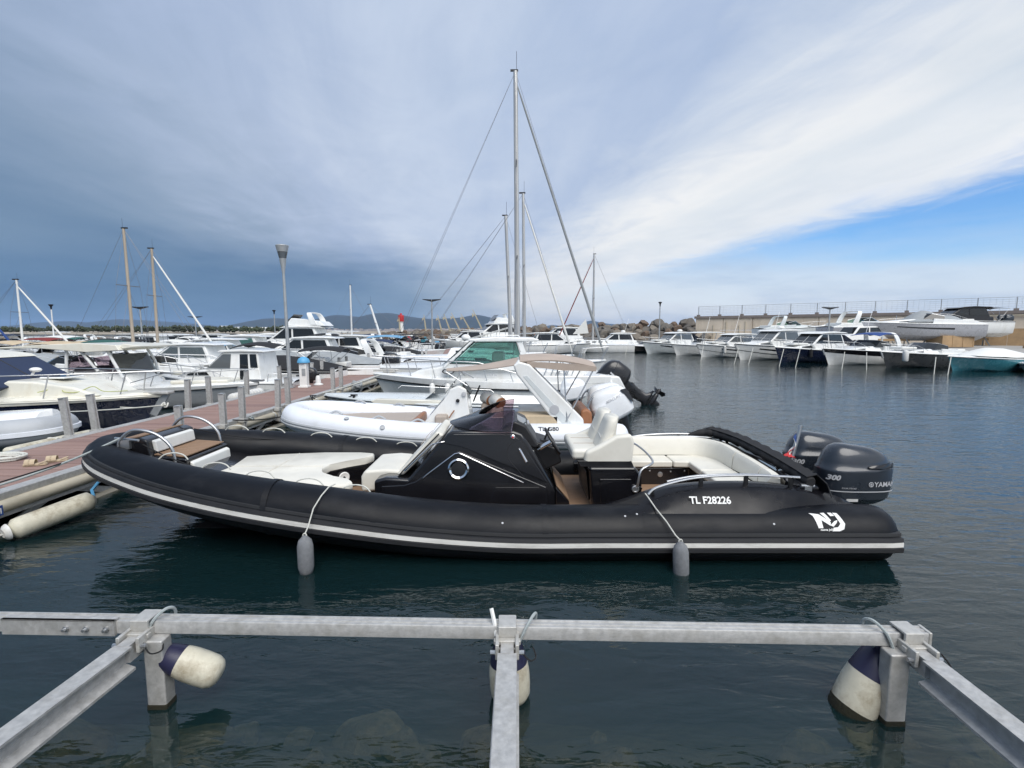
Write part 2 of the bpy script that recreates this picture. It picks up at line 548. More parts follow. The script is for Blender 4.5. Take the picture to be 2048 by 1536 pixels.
def lerp_tab(tab, x):
    """piecewise-linear lookup in sorted (x, value) pairs"""
    if x <= tab[0][0]:
        return tab[0][1]
    for (a, va), (b, vb) in zip(tab, tab[1:]):
        if x <= b:
            return va + (vb - va) * (x - a) / (b - a)
    return tab[-1][1]

def smooth_tab(tab, x):
    """same with a smooth (cosine-free cubic) blend through the points"""
    xs = [t[0] for t in tab]; ys = [t[1] for t in tab]
    n = len(xs)
    if x <= xs[0]: return ys[0]
    if x >= xs[-1]: return ys[-1]
    i = max(k for k in range(n - 1) if xs[k] <= x)
    h = xs[i + 1] - xs[i]
    t = (x - xs[i]) / h
    def slope(k):
        a = (ys[k] - ys[k - 1]) / (xs[k] - xs[k - 1]) if k > 0 else (ys[1] - ys[0]) / (xs[1] - xs[0])
        b = (ys[k + 1] - ys[k]) / (xs[k + 1] - xs[k]) if k < n - 1 else a
        return 0 if a * b < 0 else (a + b) / 2
    m0, m1 = slope(i) * h, slope(i + 1) * h
    return (2 * t ** 3 - 3 * t * t + 1) * ys[i] + (t ** 3 - 2 * t * t + t) * m0 + (-2 * t ** 3 + 3 * t * t) * ys[i + 1] + (t ** 3 - t * t) * m1

_txt = {}
def text_mesh(s, size, bold=0., shear=0., align='LEFT'):
    """flat lettering as (verts, faces) in its own x,y plane"""
    key = (s, size, bold, shear, align)
    if key not in _txt:
        cu = bpy.data.curves.new('t', 'FONT')
        cu.body = s; cu.size = size; cu.shear = shear; cu.offset = bold; cu.align_x = align; cu.resolution_u = 3
        ob = bpy.data.objects.new('t', cu)
        COL.objects.link(ob)
        me = bpy.data.meshes.new_from_object(ob)
        _txt[key] = ([tuple(v.co) for v in me.vertices], [tuple(p.vertices) for p in me.polygons])
        bpy.data.objects.remove(ob); bpy.data.meshes.remove(me)
    return _txt[key]

def lettering(s, size, origin, xdir, ydir, bold=0., shear=0., lift=.004, align='LEFT', warp=None):
    vs, fs = text_mesh(s, size, bold, shear, align)
    o, x, y = Vector(origin), Vector(xdir).normalized(), Vector(ydir).normalized()
    n = x.cross(y)
    mb = MB()
    pts = [warp(v[0], v[1]) if warp else o + x * v[0] + y * v[1] + n * lift for v in vs]
    return mb.add(pts, fs, False)
# ================================================================ the setting
def water_material():
    m = bpy.data.materials.new('harbour_water')
    m.use_nodes = True
    ns, ls = m.node_tree.nodes, m.node_tree.links
    ns.clear()
    out = N(ns, 'ShaderNodeOutputMaterial')
    tc = N(ns, 'ShaderNodeTexCoord')
    def wave(sc, scale, detail, rough, dist, rot=0.):
        mp = N(ns, 'ShaderNodeMapping')
        mp.inputs['Scale'].default_value = sc
        mp.inputs['Rotation'].default_value = (0, 0, rot)
        ls.new(tc.outputs['Object'], mp.inputs[0])
        n = N(ns, 'ShaderNodeTexNoise', i_Scale=scale, i_Detail=detail, i_Roughness=rough, i_Distortion=dist)
        ls.new(mp.outputs[0], n.inputs['Vector'])
        return n.outputs[0]
    a = wave((.45, 1.3, 1), 1.5, 3, .5, .5, R(-12))
    b = wave((.8, 2.0, 1), 3.6, 3, .55, .4, R(10))
    c = wave((.25, .6, 1), .5, 2, .5, .2, R(-20))
    calm = wave((.06, .11, 1), 1., 2, .5, .3, R(15))
    mm = lambda *q, **k: math_n(ns, ls, *q, **k)
    h = mm('ADD', mm('ADD', mm('MULTIPLY', a, .021), mm('MULTIPLY', b, .0135)), mm('MULTIPLY', c, .018))
    # gusts: ruffled and calmer patches
    h = mm('MULTIPLY', h, mm('ADD', mm('MULTIPLY', calm, 1.4), .3))
    bp = N(ns, 'ShaderNodeBump', i_Strength=1., i_Distance=1.)
    ls.new(h, bp.inputs['Height'])
    fr = N(ns, 'ShaderNodeFresnel', i_IOR=1.6)
    ls.new(bp.outputs[0], fr.inputs['Normal'])
    gl = N(ns, 'ShaderNodeBsdfGlossy', i_Roughness=.03)
    ls.new(bp.outputs[0], gl.inputs['Normal'])
    tr = N(ns, 'ShaderNodeBsdfTransparent', i_Color=(.86, .90, .86, 1))
    df = N(ns, 'ShaderNodeBsdfDiffuse', i_Color=(.022, .075, .085, 1))
    m0 = N(ns, 'ShaderNodeMixShader', i_0=.20)
    ls.new(tr.outputs[0], m0.inputs[1]); ls.new(df.outputs[0], m0.inputs[2])
    m1 = N(ns, 'ShaderNodeMixShader')
    ls.new(fr.outputs[0], m1.inputs[0]); ls.new(m0.outputs[0], m1.inputs[1]); ls.new(gl.outputs[0], m1.inputs[2])
    ls.new(m1.outputs[0], out.inputs[0])
    ab = N(ns, 'ShaderNodeVolumeAbsorption', i_Color=(.55, .62, .50, 1), i_Density=.62)
    ls.new(ab.outputs[0], out.inputs['Volume'])
    return m

mb = MB()
mb.box(-9000, 9000, -60, 16000, -14, 0)
water = struct('water', mb, water_material())

# sea bed: shelving away from the quay, stones lying on it
def bed_z(x, y):
    base = smooth_tab([(-1, -.35), (.5, -.42), (2, -.62), (3.6, -.95), (5, -1.9), (8, -4.2), (12, -6.2)], y)
    return base + .16 * noise.noise(Vector((x * .9, y * .9, .3))) + .07 * noise.noise(Vector((x * 2.7, y * 2.7, 5)))
mat('sea_bed', (.17, .125, .075), .95, var=.55, vscale=3.5, bump=1., bscale=18, stain=((.03, .032, .022), .8, 2.2))
mat('stone_wet', (.22, .155, .09), .9, var=.5, vscale=2.5, bump=.6, bscale=18, stain=((.035, .035, .02), .8, 3.5))
grid = [[(x * .36, y * .3, bed_z(x * .36, y * .3)) for x in range(-110, 111)] for y in range(-3, 51)]
mb = MB(); mb.sheet(grid)
far = 15.0
mb.add([(-9000, 14.9, -6.3), (9000, 14.9, -6.3), (9000, 15900, -8), (-9000, 15900, -8)], [(0, 1, 2, 3)])
sea_bed = struct('sea_bed', mb, M('sea_bed'))

def boulder_mesh(seed, mat_, rough=.28, sub=2, flat=.8, ncut=9, depth=(.62, .9), ang=28):
    bm = bmesh.new()
    bmesh.ops.create_icosphere(bm, subdivisions=sub, radius=1)
    rnd = random.Random(seed)
    cuts = []
    for _ in range(ncut):
        d = Vector((rnd.uniform(-1, 1), rnd.uniform(-1, 1), rnd.uniform(-1, 1))).normalized()
        cuts.append((d, rnd.uniform(*depth)))
    for v in bm.verts:
        for d, k in cuts:              # planes knock corners off the ball
            e = v.co.dot(d) - k
            if e > 0:
                v.co -= d * e * .97
        v.co += v.co.normalized() * rough * .35 * noise.noise(v.co * 1.7 + Vector((seed, seed * 2., 0)))
        v.co.z *= flat
    me = bpy.data.meshes.new('boulder')
    bm.to_mesh(me); bm.free()
    me.polygons.foreach_set('use_smooth', [True] * len(me.polygons))
    me.set_sharp_from_angle(angle=R(ang))
    me.materials.append(mat_)
    return me

under = [boulder_mesh(100 + i, M('stone_wet'), .5, flat=.65, sub=3) for i in range(5)]
rr = random.Random(11)
spots = []
for k in range(95):
    yy = rr.uniform(.5, 4.2)
    spots.append((rr.uniform(-4.2, 4.2), yy, rr.choice((.10, .14, .18, .24, .34)) * rr.uniform(.8, 1.3)))
for i, (x, y, s) in enumerate(spots):
    o = add_mesh('stone', under[i % 5], sea_bed, (x, y, bed_z(x, y) + s * .12), (rr.uniform(-.3, .3), rr.uniform(-.3, .3), rr.uniform(0, 6)))
    o.scale = (s * rr.uniform(.9, 1.3), s * rr.uniform(.8, 1.1), s * rr.uniform(.7, 1.0))

# ---------------------------------------------------------------- far land
mat('hill_green', (.022, .034, .034), .95, var=.35, vscale=.002)
mat('shore_green', (.045, .058, .032), .95, var=.45, vscale=.02)
mat('shore_sand', (.33, .29, .23), .95, var=.25, vscale=.05)
def ridge(name, tab, y, depth, foot, seed, material):
    """a mountain ridge whose skyline follows (x, height) pairs"""
    x0, x1 = tab[0][0], tab[-1][0]
    n = 160
    rows = []
    for j in range(12):
        t = j / 11
        row = []
        for i in range(n + 1):
            x = x0 + (x1 - x0) * i / n
            hgt = smooth_tab(tab, x)
            prof = math.sin(math.pi * .5 * min(1, t * 1.6)) if t < .625 else math.cos(math.pi * .5 * (t - .625) / .375)
            nn = noise.fractal(Vector((x / 900 + seed, t * 3, seed)), 1., 2.1, 5)
            z = hgt * prof * (1 + .06 * nn) + (hgt * .10 * nn * (1 - abs(2 * t - 1)) if t < .5 else 0)
            row.append((x, y + depth * t, foot + max(-6, z)))
        rows.append(row)
    mb = MB(); mb.sheet(rows)
    return struct(name, mb, material)
def pxh(px, py, y):     # skyline heights read as tangents of azimuth and elevation
    return ((px - 1024) / 1000 * y * 1.0, (662 - py) / 1000 * y + 2.45)
main = [(-200, 662), (150, 661), (300, 659), (420, 650), (465, 640), (505, 634), (560, 637), (600, 634), (635, 627), (690, 631), (725, 624), (745, 623), (790, 629), (850, 634), (905, 633), (945, 627), (985, 634), (1010, 642), (1040, 650), (1100, 661)]
ridge('hills', [pxh(a, b, 8200) for a, b in main], 7600, 2600, 0, 3.1, M('hill_green'))
left = [(-900, 664), (-500, 648), (-200, 652), (0, 648), (60, 641), (120, 645), (190, 637), (260, 641), (330, 646), (420, 655), (520, 664)]
ridge('distant_hills', [pxh(a, b, 11000) for a, b in left], 10400, 2600, 0, 9.2, M('hill_green'))
right = [(1060, 664), (1110, 650), (1150, 656), (1190, 640), (1215, 645), (1260, 650), (1330, 660), (1500, 664)]
ridge('distant_hills', [pxh(a, b, 12500) for a, b in right], 12000, 2000, 0, 5.7, M('hill_green'))

# low green shore with beach to the left, with its belt of trees
rows = []
for j in range(10):
    t = j / 9
    row = []
    for i in range(121):
        x = -900 + 1050 * i / 120 * 1.0
        y0 = 300 + .15 * (x + 900)
        edge = smooth_tab([(-900, 1), (-260, 1), (-150, .8), (-60, .12), (40, 0), (150, 0)], x)
        z = -.5 + edge * (1.6 if j == 1 else (0 if j == 0 else 2.0 + .6 * t + .3 * noise.noise(Vector((x / 20, t * 5, 1)))))
        row.append((x, y0 + 520 * t ** 1.5, z))
    rows.append(row)
mb = MB(); mb.sheet(rows)
struct('shore', mb, M('shore_sand'))

def tree_belt(name, y, x0, x1, h0, h1, n, seed):
    rnd = random.Random(seed)
    mb = MB()
    for i in range(n):
        x = x0 + (x1 - x0) * (i + rnd.random()) / n
        yy = y + rnd.uniform(-18, 18)
        h = rnd.uniform(h0, h1)
        w = h * rnd.uniform(.6, 1.1)
        zc = 1.2
        for _ in range(16):           # leaf clumps, uneven
            a, e = rnd.uniform(0, 6.28), rnd.uniform(-.2, 1.)
            c = Vector((x + w * .7 * rnd.random() * math.cos(a), yy + w * .7 * rnd.random() * math.sin(a), zc + h * (.25 + .6 * rnd.random())))
            s = h * rnd.uniform(.16, .3)
            vs = []
            for k in range(6):
                d = [(1, 0, 0), (-1, 0, 0), (0, 1, 0), (0, -1, 0), (0, 0, 1), (0, 0, -1)][k]
                vs.append(c + Vector(d) * s * rnd.uniform(.6, 1.3))
            mb.add(vs, [(0, 2, 4), (2, 1, 4), (1, 3, 4), (3, 0, 4), (2, 0, 5), (1, 2, 5), (3, 1, 5), (0, 3, 5)], False)
    o = struct(name, mb, M('shore_green'), kind='stuff')
    return o
o = tree_belt('treeline', 420, -520, -180, 3.2, 6.2, 150, 3); o['label'] = 'low belt of dark green trees along the far shore'; o['category'] = 'trees'
o = tree_belt('treeline', 700, -720, -330, 4, 8, 160, 8); o['label'] = 'second belt of trees farther back on the far shore'; o['category'] = 'trees'

# far town: pale blocks at the foot of the hills, too small to pick apart
rnd = random.Random(5)
mb = MB()
mat('far_town', (.50, .42, .36), .9, var=.5, vscale=.01)
for i in range(420):
    px = rnd.choice([rnd.uniform(600, 1010), rnd.uniform(430, 1010), rnd.uniform(90, 480)])
    y = rnd.uniform(6300, 7300)
    x = (px - 1024) / 1000 * y
    w, h, d = rnd.uniform(14, 60), rnd.uniform(6, 20), 20
    mb.box(x, x + w, y, y + d, 0, rnd.uniform(4, 22) + h)
o = struct('far_town', mb, M('far_town'), kind='stuff')
o['label'] = 'pale seaside town in a thin line at the foot of the hills'; o['category'] = 'town'
mb = MB()
for px0, px1, y, z0, z1 in ((484, 540, 1500, 3, 11), (440, 447, 900, 2, 9), (470, 478, 1500, 3, 12)):
    mb2 = MB(); mb2.box((px0 - 1024) / 1000 * y, (px1 - 1024) / 1000 * y, y, y + 30, z0 - 3, z1)
    mb2.box((px0 - 1020) / 1000 * y, (px1 - 1030) / 1000 * y, y + 4, y + 24, z1, z1 + 3)
    o = single('building', mb2, M('white_paint'), {484: 'long low white building on the far shore below the hills', 440: 'small white house on the far shore left of the tall street lamp', 470: 'narrow white block beside the long white building on the far shore'}[px0], 'building')
# ================================================================ boat building blocks
# every boat is built bow towards -x, near side towards -y, water at z = 0, in its own space
def sweep_section(path, sec, mb=None, cap=True, flip=1):
    """sweep a (outward, up) section round a rib's tube path"""
    mb = mb or MB()
    P = [Vector(p) for p in path]
    rings = []
    for i, p in enumerate(P):
        d = P[min(i + 1, len(P) - 1)] - P[max(i - 1, 0)]
        d.z = 0
        d.normalize()
        o = Vector((0, 0, 1)).cross(d) * flip
        rings.append([p + o * a + Vector((0, 0, b)) for a, b in sec])
    return mb.loft(rings, cap=cap, smooth=True)

def rib_path(st, cy=0., n=6):
    """st: (x, half breadth, z) from stern to bow on the near side; mirrored round the nose"""
    near = [(x, cy - h, z) for x, h, z in st]
    farr = [(x, cy + h, z) for x, h, z in reversed(st[:-1])]
    return spline(near + farr, n), len(st)

def tube_body(path, r0, r1, parent, material, end=.35, n=20, ease=.45):
    """inflated collar with rounded ends; radius eases from r0 at the stern to r1 at the bow"""
    L = len(path)
    d = [0.]
    for a, b in zip(path, path[1:]):
        d.append(d[-1] + (b - a).length)
    T = d[-1]
    a, b = path[0], path[1]
    out = (a - b).normalized()
    q, rq = [], []
    for t in (0., .03, .09, .2, .38, .62, 1.):
        q.append(a + out * end * (1 - t) * .55); rq.append(r0 * math.sqrt(max(.012, 1 - (1 - t) ** 2.2)))
    a2, b2 = path[-1], path[-2]
    out2 = (a2 - b2).normalized()
    q2, rq2 = [], []
    for t in (1., .62, .38, .2, .09, .03, 0.):
        q2.append(a2 + out2 * end * (1 - t) * .55); rq2.append(r0 * math.sqrt(max(.012, 1 - (1 - t) ** 2.2)))
    rs2 = [r0 + (r1 - r0) * max(0, (min(1, min(d[i], T - d[i]) / (T / 2)) - ease) / (1 - ease)) ** 1.4 for i in range(L)]
    mb = MB().tube(q[:-1] + list(path) + q2[1:], rq[:-1] + rs2 + rq2[1:], n)
    return mb

def rect_ring(x0, x1, hw, z, n=24, p=3.2, zs=0., cy=0.):
    """super-ellipse outline in plan; zs tips the ring along x"""
    out = []
    cx, rx = (x0 + x1) / 2, (x1 - x0) / 2
    for k in range(n):
        a = 2 * math.pi * k / n
        c, s = math.cos(a), math.sin(a)
        dx = rx * math.copysign(abs(c) ** (2 / p), c)
        out.append((cx + dx, cy + hw * math.copysign(abs(s) ** (2 / p), s), z + zs * dx))
    return out

def outboard(parent, pos, material, s=1., tilt=0., stripe=None, detail=True, world=True, name='outboard_engine', legmat='outboard_black'):
    """an outboard: cowl, mid section, bracket, propeller; x points aft, pos is the top of the transom"""
    T = Matrix.Translation(Vector(pos)) @ Matrix.Rotation(-tilt, 4, 'Y') @ Matrix.Scale(s, 4)
    lv = [(-.02, -.10, .52, .17, 0), (.03, -.17, .60, .212, 0), (.05, -.178, .61, .218, 0), (.055, -.195, .625, .226, 0), (.16, -.21, .65, .236, 0), (.40, -.215, .665, .24, .02), (.425, -.21, .66, .236, .02), (.435, -.195, .645, .222, .01),
          (.50, -.17, .63, .212, -.02), (.58, -.13, .59, .192, -.06), (.645, -.08, .52, .16, -.09), (.685, -.01, .42, .11, -.11), (.70, .07, .31, .05, -.12)]
    mb = MB()
    mb.loft([[T @ Vector(p) for p in rect_ring(a, b, w, z, 28, 2.9, zs)] for z, a, b, w, zs in lv])
    eng = part(name, mb, material, parent, world=world, angle=50)
    mid = MB()
    mid.loft([[T @ Vector(p) for p in rect_ring(a, b, w, z, 16, 2.6)] for z, a, b, w in
              ((.0, .0, .46, .15), (-.12, .03, .42, .12), (-.30, .06, .36, .085), (-.62, .08, .34, .06), (-.70, .02, .48, .075), (-.74, .0, .50, .05))])
    part('mid_section', mid, legmat, eng, world=world)
    br = MB()
    for sgn in (-1, 1):
        br.prism([(x, z) for x, z in ((-.26, .02), (.10, .10), (.14, -.32), (-.12, -.42), (-.20, -.36))], sgn * .13 - .02, sgn * .13 + .02)
    br.box(-.2, .1, -.13, .13, -.1, .02)
    br.v = [tuple(T @ Vector(v)) for v in br.v]
    part('mount_bracket', br, 'black_plastic', eng, world=world)
    if detail:
        low = MB()
        low.lathe([(.02, -.20), (.055, -.10), (.07, .05), (.06, .22), (.03, .28)], 12, T @ Matrix.Translation((.22, 0, -.84)) @ Matrix.Rotation(R(90), 4, 'Y'))
        low.loft([[T @ Vector(p) for p in rect_ring(a, b, w, z, 12, 2.4)] for z, a, b, w in ((-.72, .06, .40, .04), (-.84, .08, .36, .03), (-1.04, .16, .30, .012))])
        part('gearcase', low, legmat, eng, world=world)
        pr = MB()
        for k in range(3):
            a = k * 2.094
            m2 = T @ Matrix.Translation((.52, 0, -.84)) @ Matrix.Rotation(a, 4, 'X')
            pr.plate([m2 @ Vector(p) for p in ((-.03, .03, .02), (.05, .03, -.03), (.07, .17, -.05), (.01, .19, .02), (-.05, .13, .05))], .008)
        pr.lathe([(.045, -.05), (.045, .06), (.02, .10)], 10, T @ Matrix.Translation((.52, 0, -.84)) @ Matrix.Rotation(R(90), 4, 'Y'))
        part('propeller', pr, 'black_plastic', eng, world=world)
    if stripe:
        st = MB()
        for z0, z1, off in stripe:
            ring0 = [T @ Vector(p) for p in rect_ring(-.225 - off, .665 + off, .24 + off, z0, 28, 2.9)]
            ring1 = [T @ Vector(p) for p in rect_ring(-.225 - off, .665 + off, .24 + off, z1, 28, 2.9)]
            st.loft([ring0, ring1], cap=False)
        part('cowl_stripe', st, 'grey_print', eng, world=world)
    return eng, T

# ---------------------------------------------------------------- hard hulls
class Hull:
    """planing-boat hull: half breadth, sheer, chine and keel as functions of t (0 stern, 1 bow)"""
    def __init__(s, L, B, fs, fb, draft=.35, rake=.9, full=.42, flare=.10, tr=.92):
        s.L, s.B, s.fs, s.fb, s.draft, s.rake, s.full, s.flare, s.tr = L, B, fs, fb, draft, rake, full, flare, tr
    def b(s, t):
        k = max(0, (t - s.full) / (1 - s.full))
        w = s.B / 2 * (1 - k ** 2.5)
        if t < .3:
            w *= s.tr + (1 - s.tr) * t / .3
        return max(w, .012)
    def z(s, t):
        return s.fs + (s.fb - s.fs) * (max(0, t - .1) / .9) ** 1.6
    def x(s, t, z):
        """bow rakes forward with height"""
        zz = s.z(t)
        f = max(0, min(1, (z + s.draft) / (zz + s.draft)))
        return s.L / 2 - t * s.L + s.rake * (1 - f) * max(0, (t - .35) / .65) ** 1.6
    def ring(s, t, top_out=0.):
        b, zs = s.b(t), s.z(t)
        k = max(0, (t - .45) / .55)
        zk = -s.draft * (1 - k ** 3 * .4)
        zc = .02 + (zs * .42) * k ** 1.6
        bc = b * (.90 - (.30 + s.flare) * k)
        bm_ = b * (.985 - .13 * k)
        zm = zc + (zs - zc) * .55
        pts = [(b + top_out, zs), (bm_, zm), (bc * 1.0, zc + .015), (bc * .97, zc - .03), (bc * .5, (zk + zc) / 2 - .02), (0, zk)]
        half = [(s.x(t, z), -y, z) for y, z in pts]
        return half + [(x, -y, z) for x, y, z in reversed(half[:-1])]
    def side(s, t, f, out=0.):
        """point on the near topsides, f = 0 chine .. 1 sheer"""
        r = s.ring(t)
        a, m, c = Vector(r[0]), Vector(r[1]), Vector(r[2])
        p = c.lerp(m, f / .55) if f < .55 else m.lerp(a, (f - .55) / .45)
        return p + Vector((-.25 * out * (t > .7), -out, 0))
    def build(s, parent, material, n=22, bottom='antifoul', wl=None):
        ts = [i / n for i in range(n + 1)]
        ts = sorted(set(ts + [.93, .965, .985]))
        rings = [s.ring(t) for t in ts]
        mb = MB().loft(rings, cap=False, closed=False)
        mb.add(rings[0], [tuple(range(len(rings[0])))], False)
        h = part('hull', mb, material, parent, world=False, angle=30)
        return h
    def band(s, parent, material, f0, f1, t0=0., t1=1., out=.008, name='hull_stripe', thick=.012, both=True, n=18, taper=0.):
        """a strip laid on the topsides between two heights"""
        mb = MB()
        for sg in ((1, -1) if both else (1,)):
            rows = []
            for i in range(n + 1):
                t = t0 + (t1 - t0) * i / n
                ff0 = f0 + (f1 - f0) * taper * i / n
                p0, p1 = s.side(t, ff0, out), s.side(t, f1, out)
                q0, q1 = s.side(t, ff0, out + thick), s.side(t, f1, out + thick)
                rows.append([(p.x, p.y * sg, p.z) for p in (p0, q0, q1, p1)])
            mb.loft(rows)
        return part(name, mb, material, parent, world=False)
    def rail(s, parent, out=.03, r=.035, material='rubber', name='rub_rail'):
        mb = MB()
        pts = []
        for i in range(27):
            t = i / 26
            p = Vector(s.ring(t)[0])
            pts.append((p.x - (.02 if t > .97 else 0), p.y - out * .3, p.z - .03))
        mb.tube(pts + [(x, -y, z) for x, y, z in reversed(pts[:-1])], r, 6)
        return part(name, mb, material, parent, world=False)
    def deck(s, parent, material, t0=0., t1=1., crown=.05, name='deck', lip=.04, n=20, inset=0.):
        rows = []
        for i in range(n + 1):
            t = t0 + (t1 - t0) * i / n
            b = s.b(t) - inset
            z = s.z(t)
            row = []
            for k in range(9):
                u = -1 + k / 4
                zz = z + lip * (1 if abs(u) < 1 else 0) * min(1, (1 - abs(u)) * 8) + crown * (1 - u * u) * min(1, b)
                row.append((s.x(t, z), u * max(b, .01), zz))
            rows.append(row)
        return part(name, MB().sheet(rows), material, parent, world=False)
    def dk(s, x):
        """deck height at x"""
        t = min(1, max(0, (s.L / 2 - x) / s.L))
        return s.z(t)
    def hw(s, x):
        t = min(1, max(0, (s.L / 2 - x) / s.L))
        return s.b(t)

def trunk(parent, prof, hw, material, name='cabin', tum=.12, z0=None, bevel=.05, nose=0., world=False):
    """closed superstructure: side outline prof [(x,z)...], half width narrowing with height (tum) and towards the bow (nose)"""
    zmin = min(p[1] for p in prof) if z0 is None else z0
    zmax = max(p[1] for p in prof)
    xmin = min(p[0] for p in prof); xmax = max(p[0] for p in prof)
    def w(x, z):
        f = (z - zmin) / max(.01, zmax - zmin)
        g = 1 - nose * max(0, 1 - (x - xmin) / (xmax - xmin)) ** 1.5
        return hw * (1 - tum * f) * g
    n = len(prof)
    v = [(x, -w(x, z), z) for x, z in prof] + [(x, w(x, z), z) for x, z in prof]
    mb = MB().add(v, [tuple(range(n)), tuple(range(2 * n - 1, n - 1, -1))] + [(i, n + i, n + (i + 1) % n, (i + 1) % n) for i in range(n)], False)
    return part(name, mb, material, parent, bevel=bevel, world=world), w

def side_pane(parent, w, poly, material='glass_dark', name='window', out=.012, both=True, world=False, thick=.01):
    objs = []
    for sg in ((-1, 1) if both else (-1,)):
        pts = [(x, sg * (w(x, z) + out), z) for x, z in poly]
        mb = MB().plate(pts, thick, (0, sg, 0))
        objs.append(part(name, mb, material, parent, world=world))
    return objs

def cross_pane(parent, w, x0, z0, x1, z1, u0, u1, material='glass_dark', name='windshield', out=.012, world=False):
    """pane on a raked front face between (x0,z0) bottom and (x1,z1) top, from u0 to u1 of the half width"""
    d = Vector((x1 - x0, 0, z1 - z0)).normalized()
    nrm = Vector((-d.z, 0, d.x))
    a0, a1 = w(x0, z0), w(x1, z1)
    pts = [Vector((x0, u0 * a0, z0)), Vector((x0, u1 * a0, z0)), Vector((x1, u1 * a1, z1)), Vector((x1, u0 * a1, z1))]
    pts = [p + nrm * out for p in pts]
    return part(name, MB().plate(pts, .01, nrm), material, parent, world=world)

def bow_rail(parent, hull, x_aft, h=.5, r=.013, inset=.10, nst=5, x_fore=None, mid=False, mat_='steel', name='bow_rail', both=True):
    mb = MB()
    xf = x_fore if x_fore is not None else -hull.L / 2 + .15
    def pt(x, hh):
        return (x - .10 * hh, -(max(hull.hw(x) - inset, .06)), hull.dk(x) + .02 + hh)
    n = 14
    for frac in ((1., .55) if mid else (1.,)):
        top = [pt(x_aft + (xf - x_aft) * i / n, h * frac * min(1, .35 + i / n * 2.2)) for i in range(n + 1)]
        front = [(top[-1][0] - .12, 0, top[-1][2])]
        mb.tube(top + front + [(x, -y, z) for x, y, z in reversed(top)], r, 6)
    for k in range(nst):
        x = x_aft + (xf - x_aft) * (k + .6) / nst
        i = (x - x_aft) / (xf - x_aft)
        hh = h * min(1, .35 + i * 2.2)
        for sg in (1, -1):
            a, b = pt(x + .1, 0), pt(x, hh)
            mb.tube([(a[0], a[1] * sg, a[2] - .03), (b[0], b[1] * sg, b[2])], r * .9, 6)
    return part(name, mb, mat_, parent, world=False)

def canopy(parent, x0, x1, hw, z, sagx=.12, crown=.16, material='canvas_blue', thick=.02, name='bimini_canopy', legs=True, deck_z=.8, world=False, drop=.0):
    rows = []
    for i in range(11):
        u = i / 10
        x = x0 + (x1 - x0) * u
        zz = z - sagx * (2 * u - 1) ** 2 - drop * u
        rows.append([(x, hw * (-1 + k / 4) , zz - crown * (-1 + k / 4) ** 2) for k in range(9)])
    c = part(name, MB().sheet(rows, thick), material, parent, world=world)
    if legs:
        mb = MB()
        for sg in (-1, 1):
            for xa, xb in ((x0 + .05, (x0 + x1) / 2 + .1), (x1 - .05, (x0 + x1) / 2), ((x0 + x1) / 2, (x0 + x1) / 2 + .05)):
                zt = z - crown - sagx * (2 * (xa - x0) / (x1 - x0) - 1) ** 2
                mb.tube([(xa, sg * hw * .99, zt + .01), (xb, sg * hw * 1.02, deck_z)], .013, 6)
        part('canopy_frame', mb, 'steel', parent, world=world)
    return c

def arch(parent, x0, x1, hw, z0, z1, lean, wid, material='gelcoat', name='radar_arch', thick=.1):
    """a sporty hoop over the cockpit"""
    pts = [(0, -hw, z0), (lean * .5, -hw * .98, z0 + (z1 - z0) * .6), (lean * .85, -hw * .85, z1 - .08), (lean, -hw * .5, z1), (lean, 0, z1 + .02)]
    pts = spline(pts, 5)
    pts = pts + [Vector((p.x, -p.y, p.z)) for p in reversed(pts[:-1])]
    rings = []
    for i, p in enumerate(pts):
        f = abs(2 * i / (len(pts) - 1) - 1)
        ww = wid * (.65 + .5 * f)
        d = (pts[min(i + 1, len(pts) - 1)] - pts[max(0, i - 1)]).normalized()
        nn = d.cross(Vector((1, 0, 0))).normalized() * thick / 2
        rings.append([Vector((p.x + x0 + sx * ww / 2, p.y, p.z)) + nn * sn for sx, sn in ((-1, -1), (1, -1), (1, 1), (-1, 1))])
    mb = MB().loft(rings, smooth=True)
    return part(name, mb, material, parent, world=False, bevel=.02)

def fender(name_label, p, h, r, material, rope_to=None, group=None, end='fender_navy', rope='rope_white', tilt=0.):
    """a cylindrical fender hanging on its line"""
    x, y, z = p
    t = thing('fender', name_label, 'fender', (x, y, z), group=group)
    if tilt:
        t.rotation_euler = (0, tilt, 0)
    mb = MB().lathe([(.008, -.015), (r * .45, 0), (r * .82, .03), (r, .09), (r * 1.01, h * .5), (r, h - .09), (r * .82, h - .03), (r * .45, h), (.02, h + .02)], 18)
    part('body', mb, material, t, world=False)
    eye = MB()
    for zz in (-.02, h + .02):
        eye.tube([(math.cos(a) * .018, 0, zz + (math.sin(a) * .022)) for a in [k * 2 * math.pi / 10 for k in range(10)]], .007, 6, closed=True)
    part('eye', eye, end, t, world=False)
    if rope_to:
        q = [Vector(k) - Vector(p) for k in rope_to]
        part('line', MB().tube([(0, 0, h + .03)] + q, .007, 6), rope, t, world=False)
    return t

def rope(name, pts, r, material, label, cat='rope', group=None, n=6):
    return single(name, MB().tube(pts, r, n), material, label, cat, group=group)
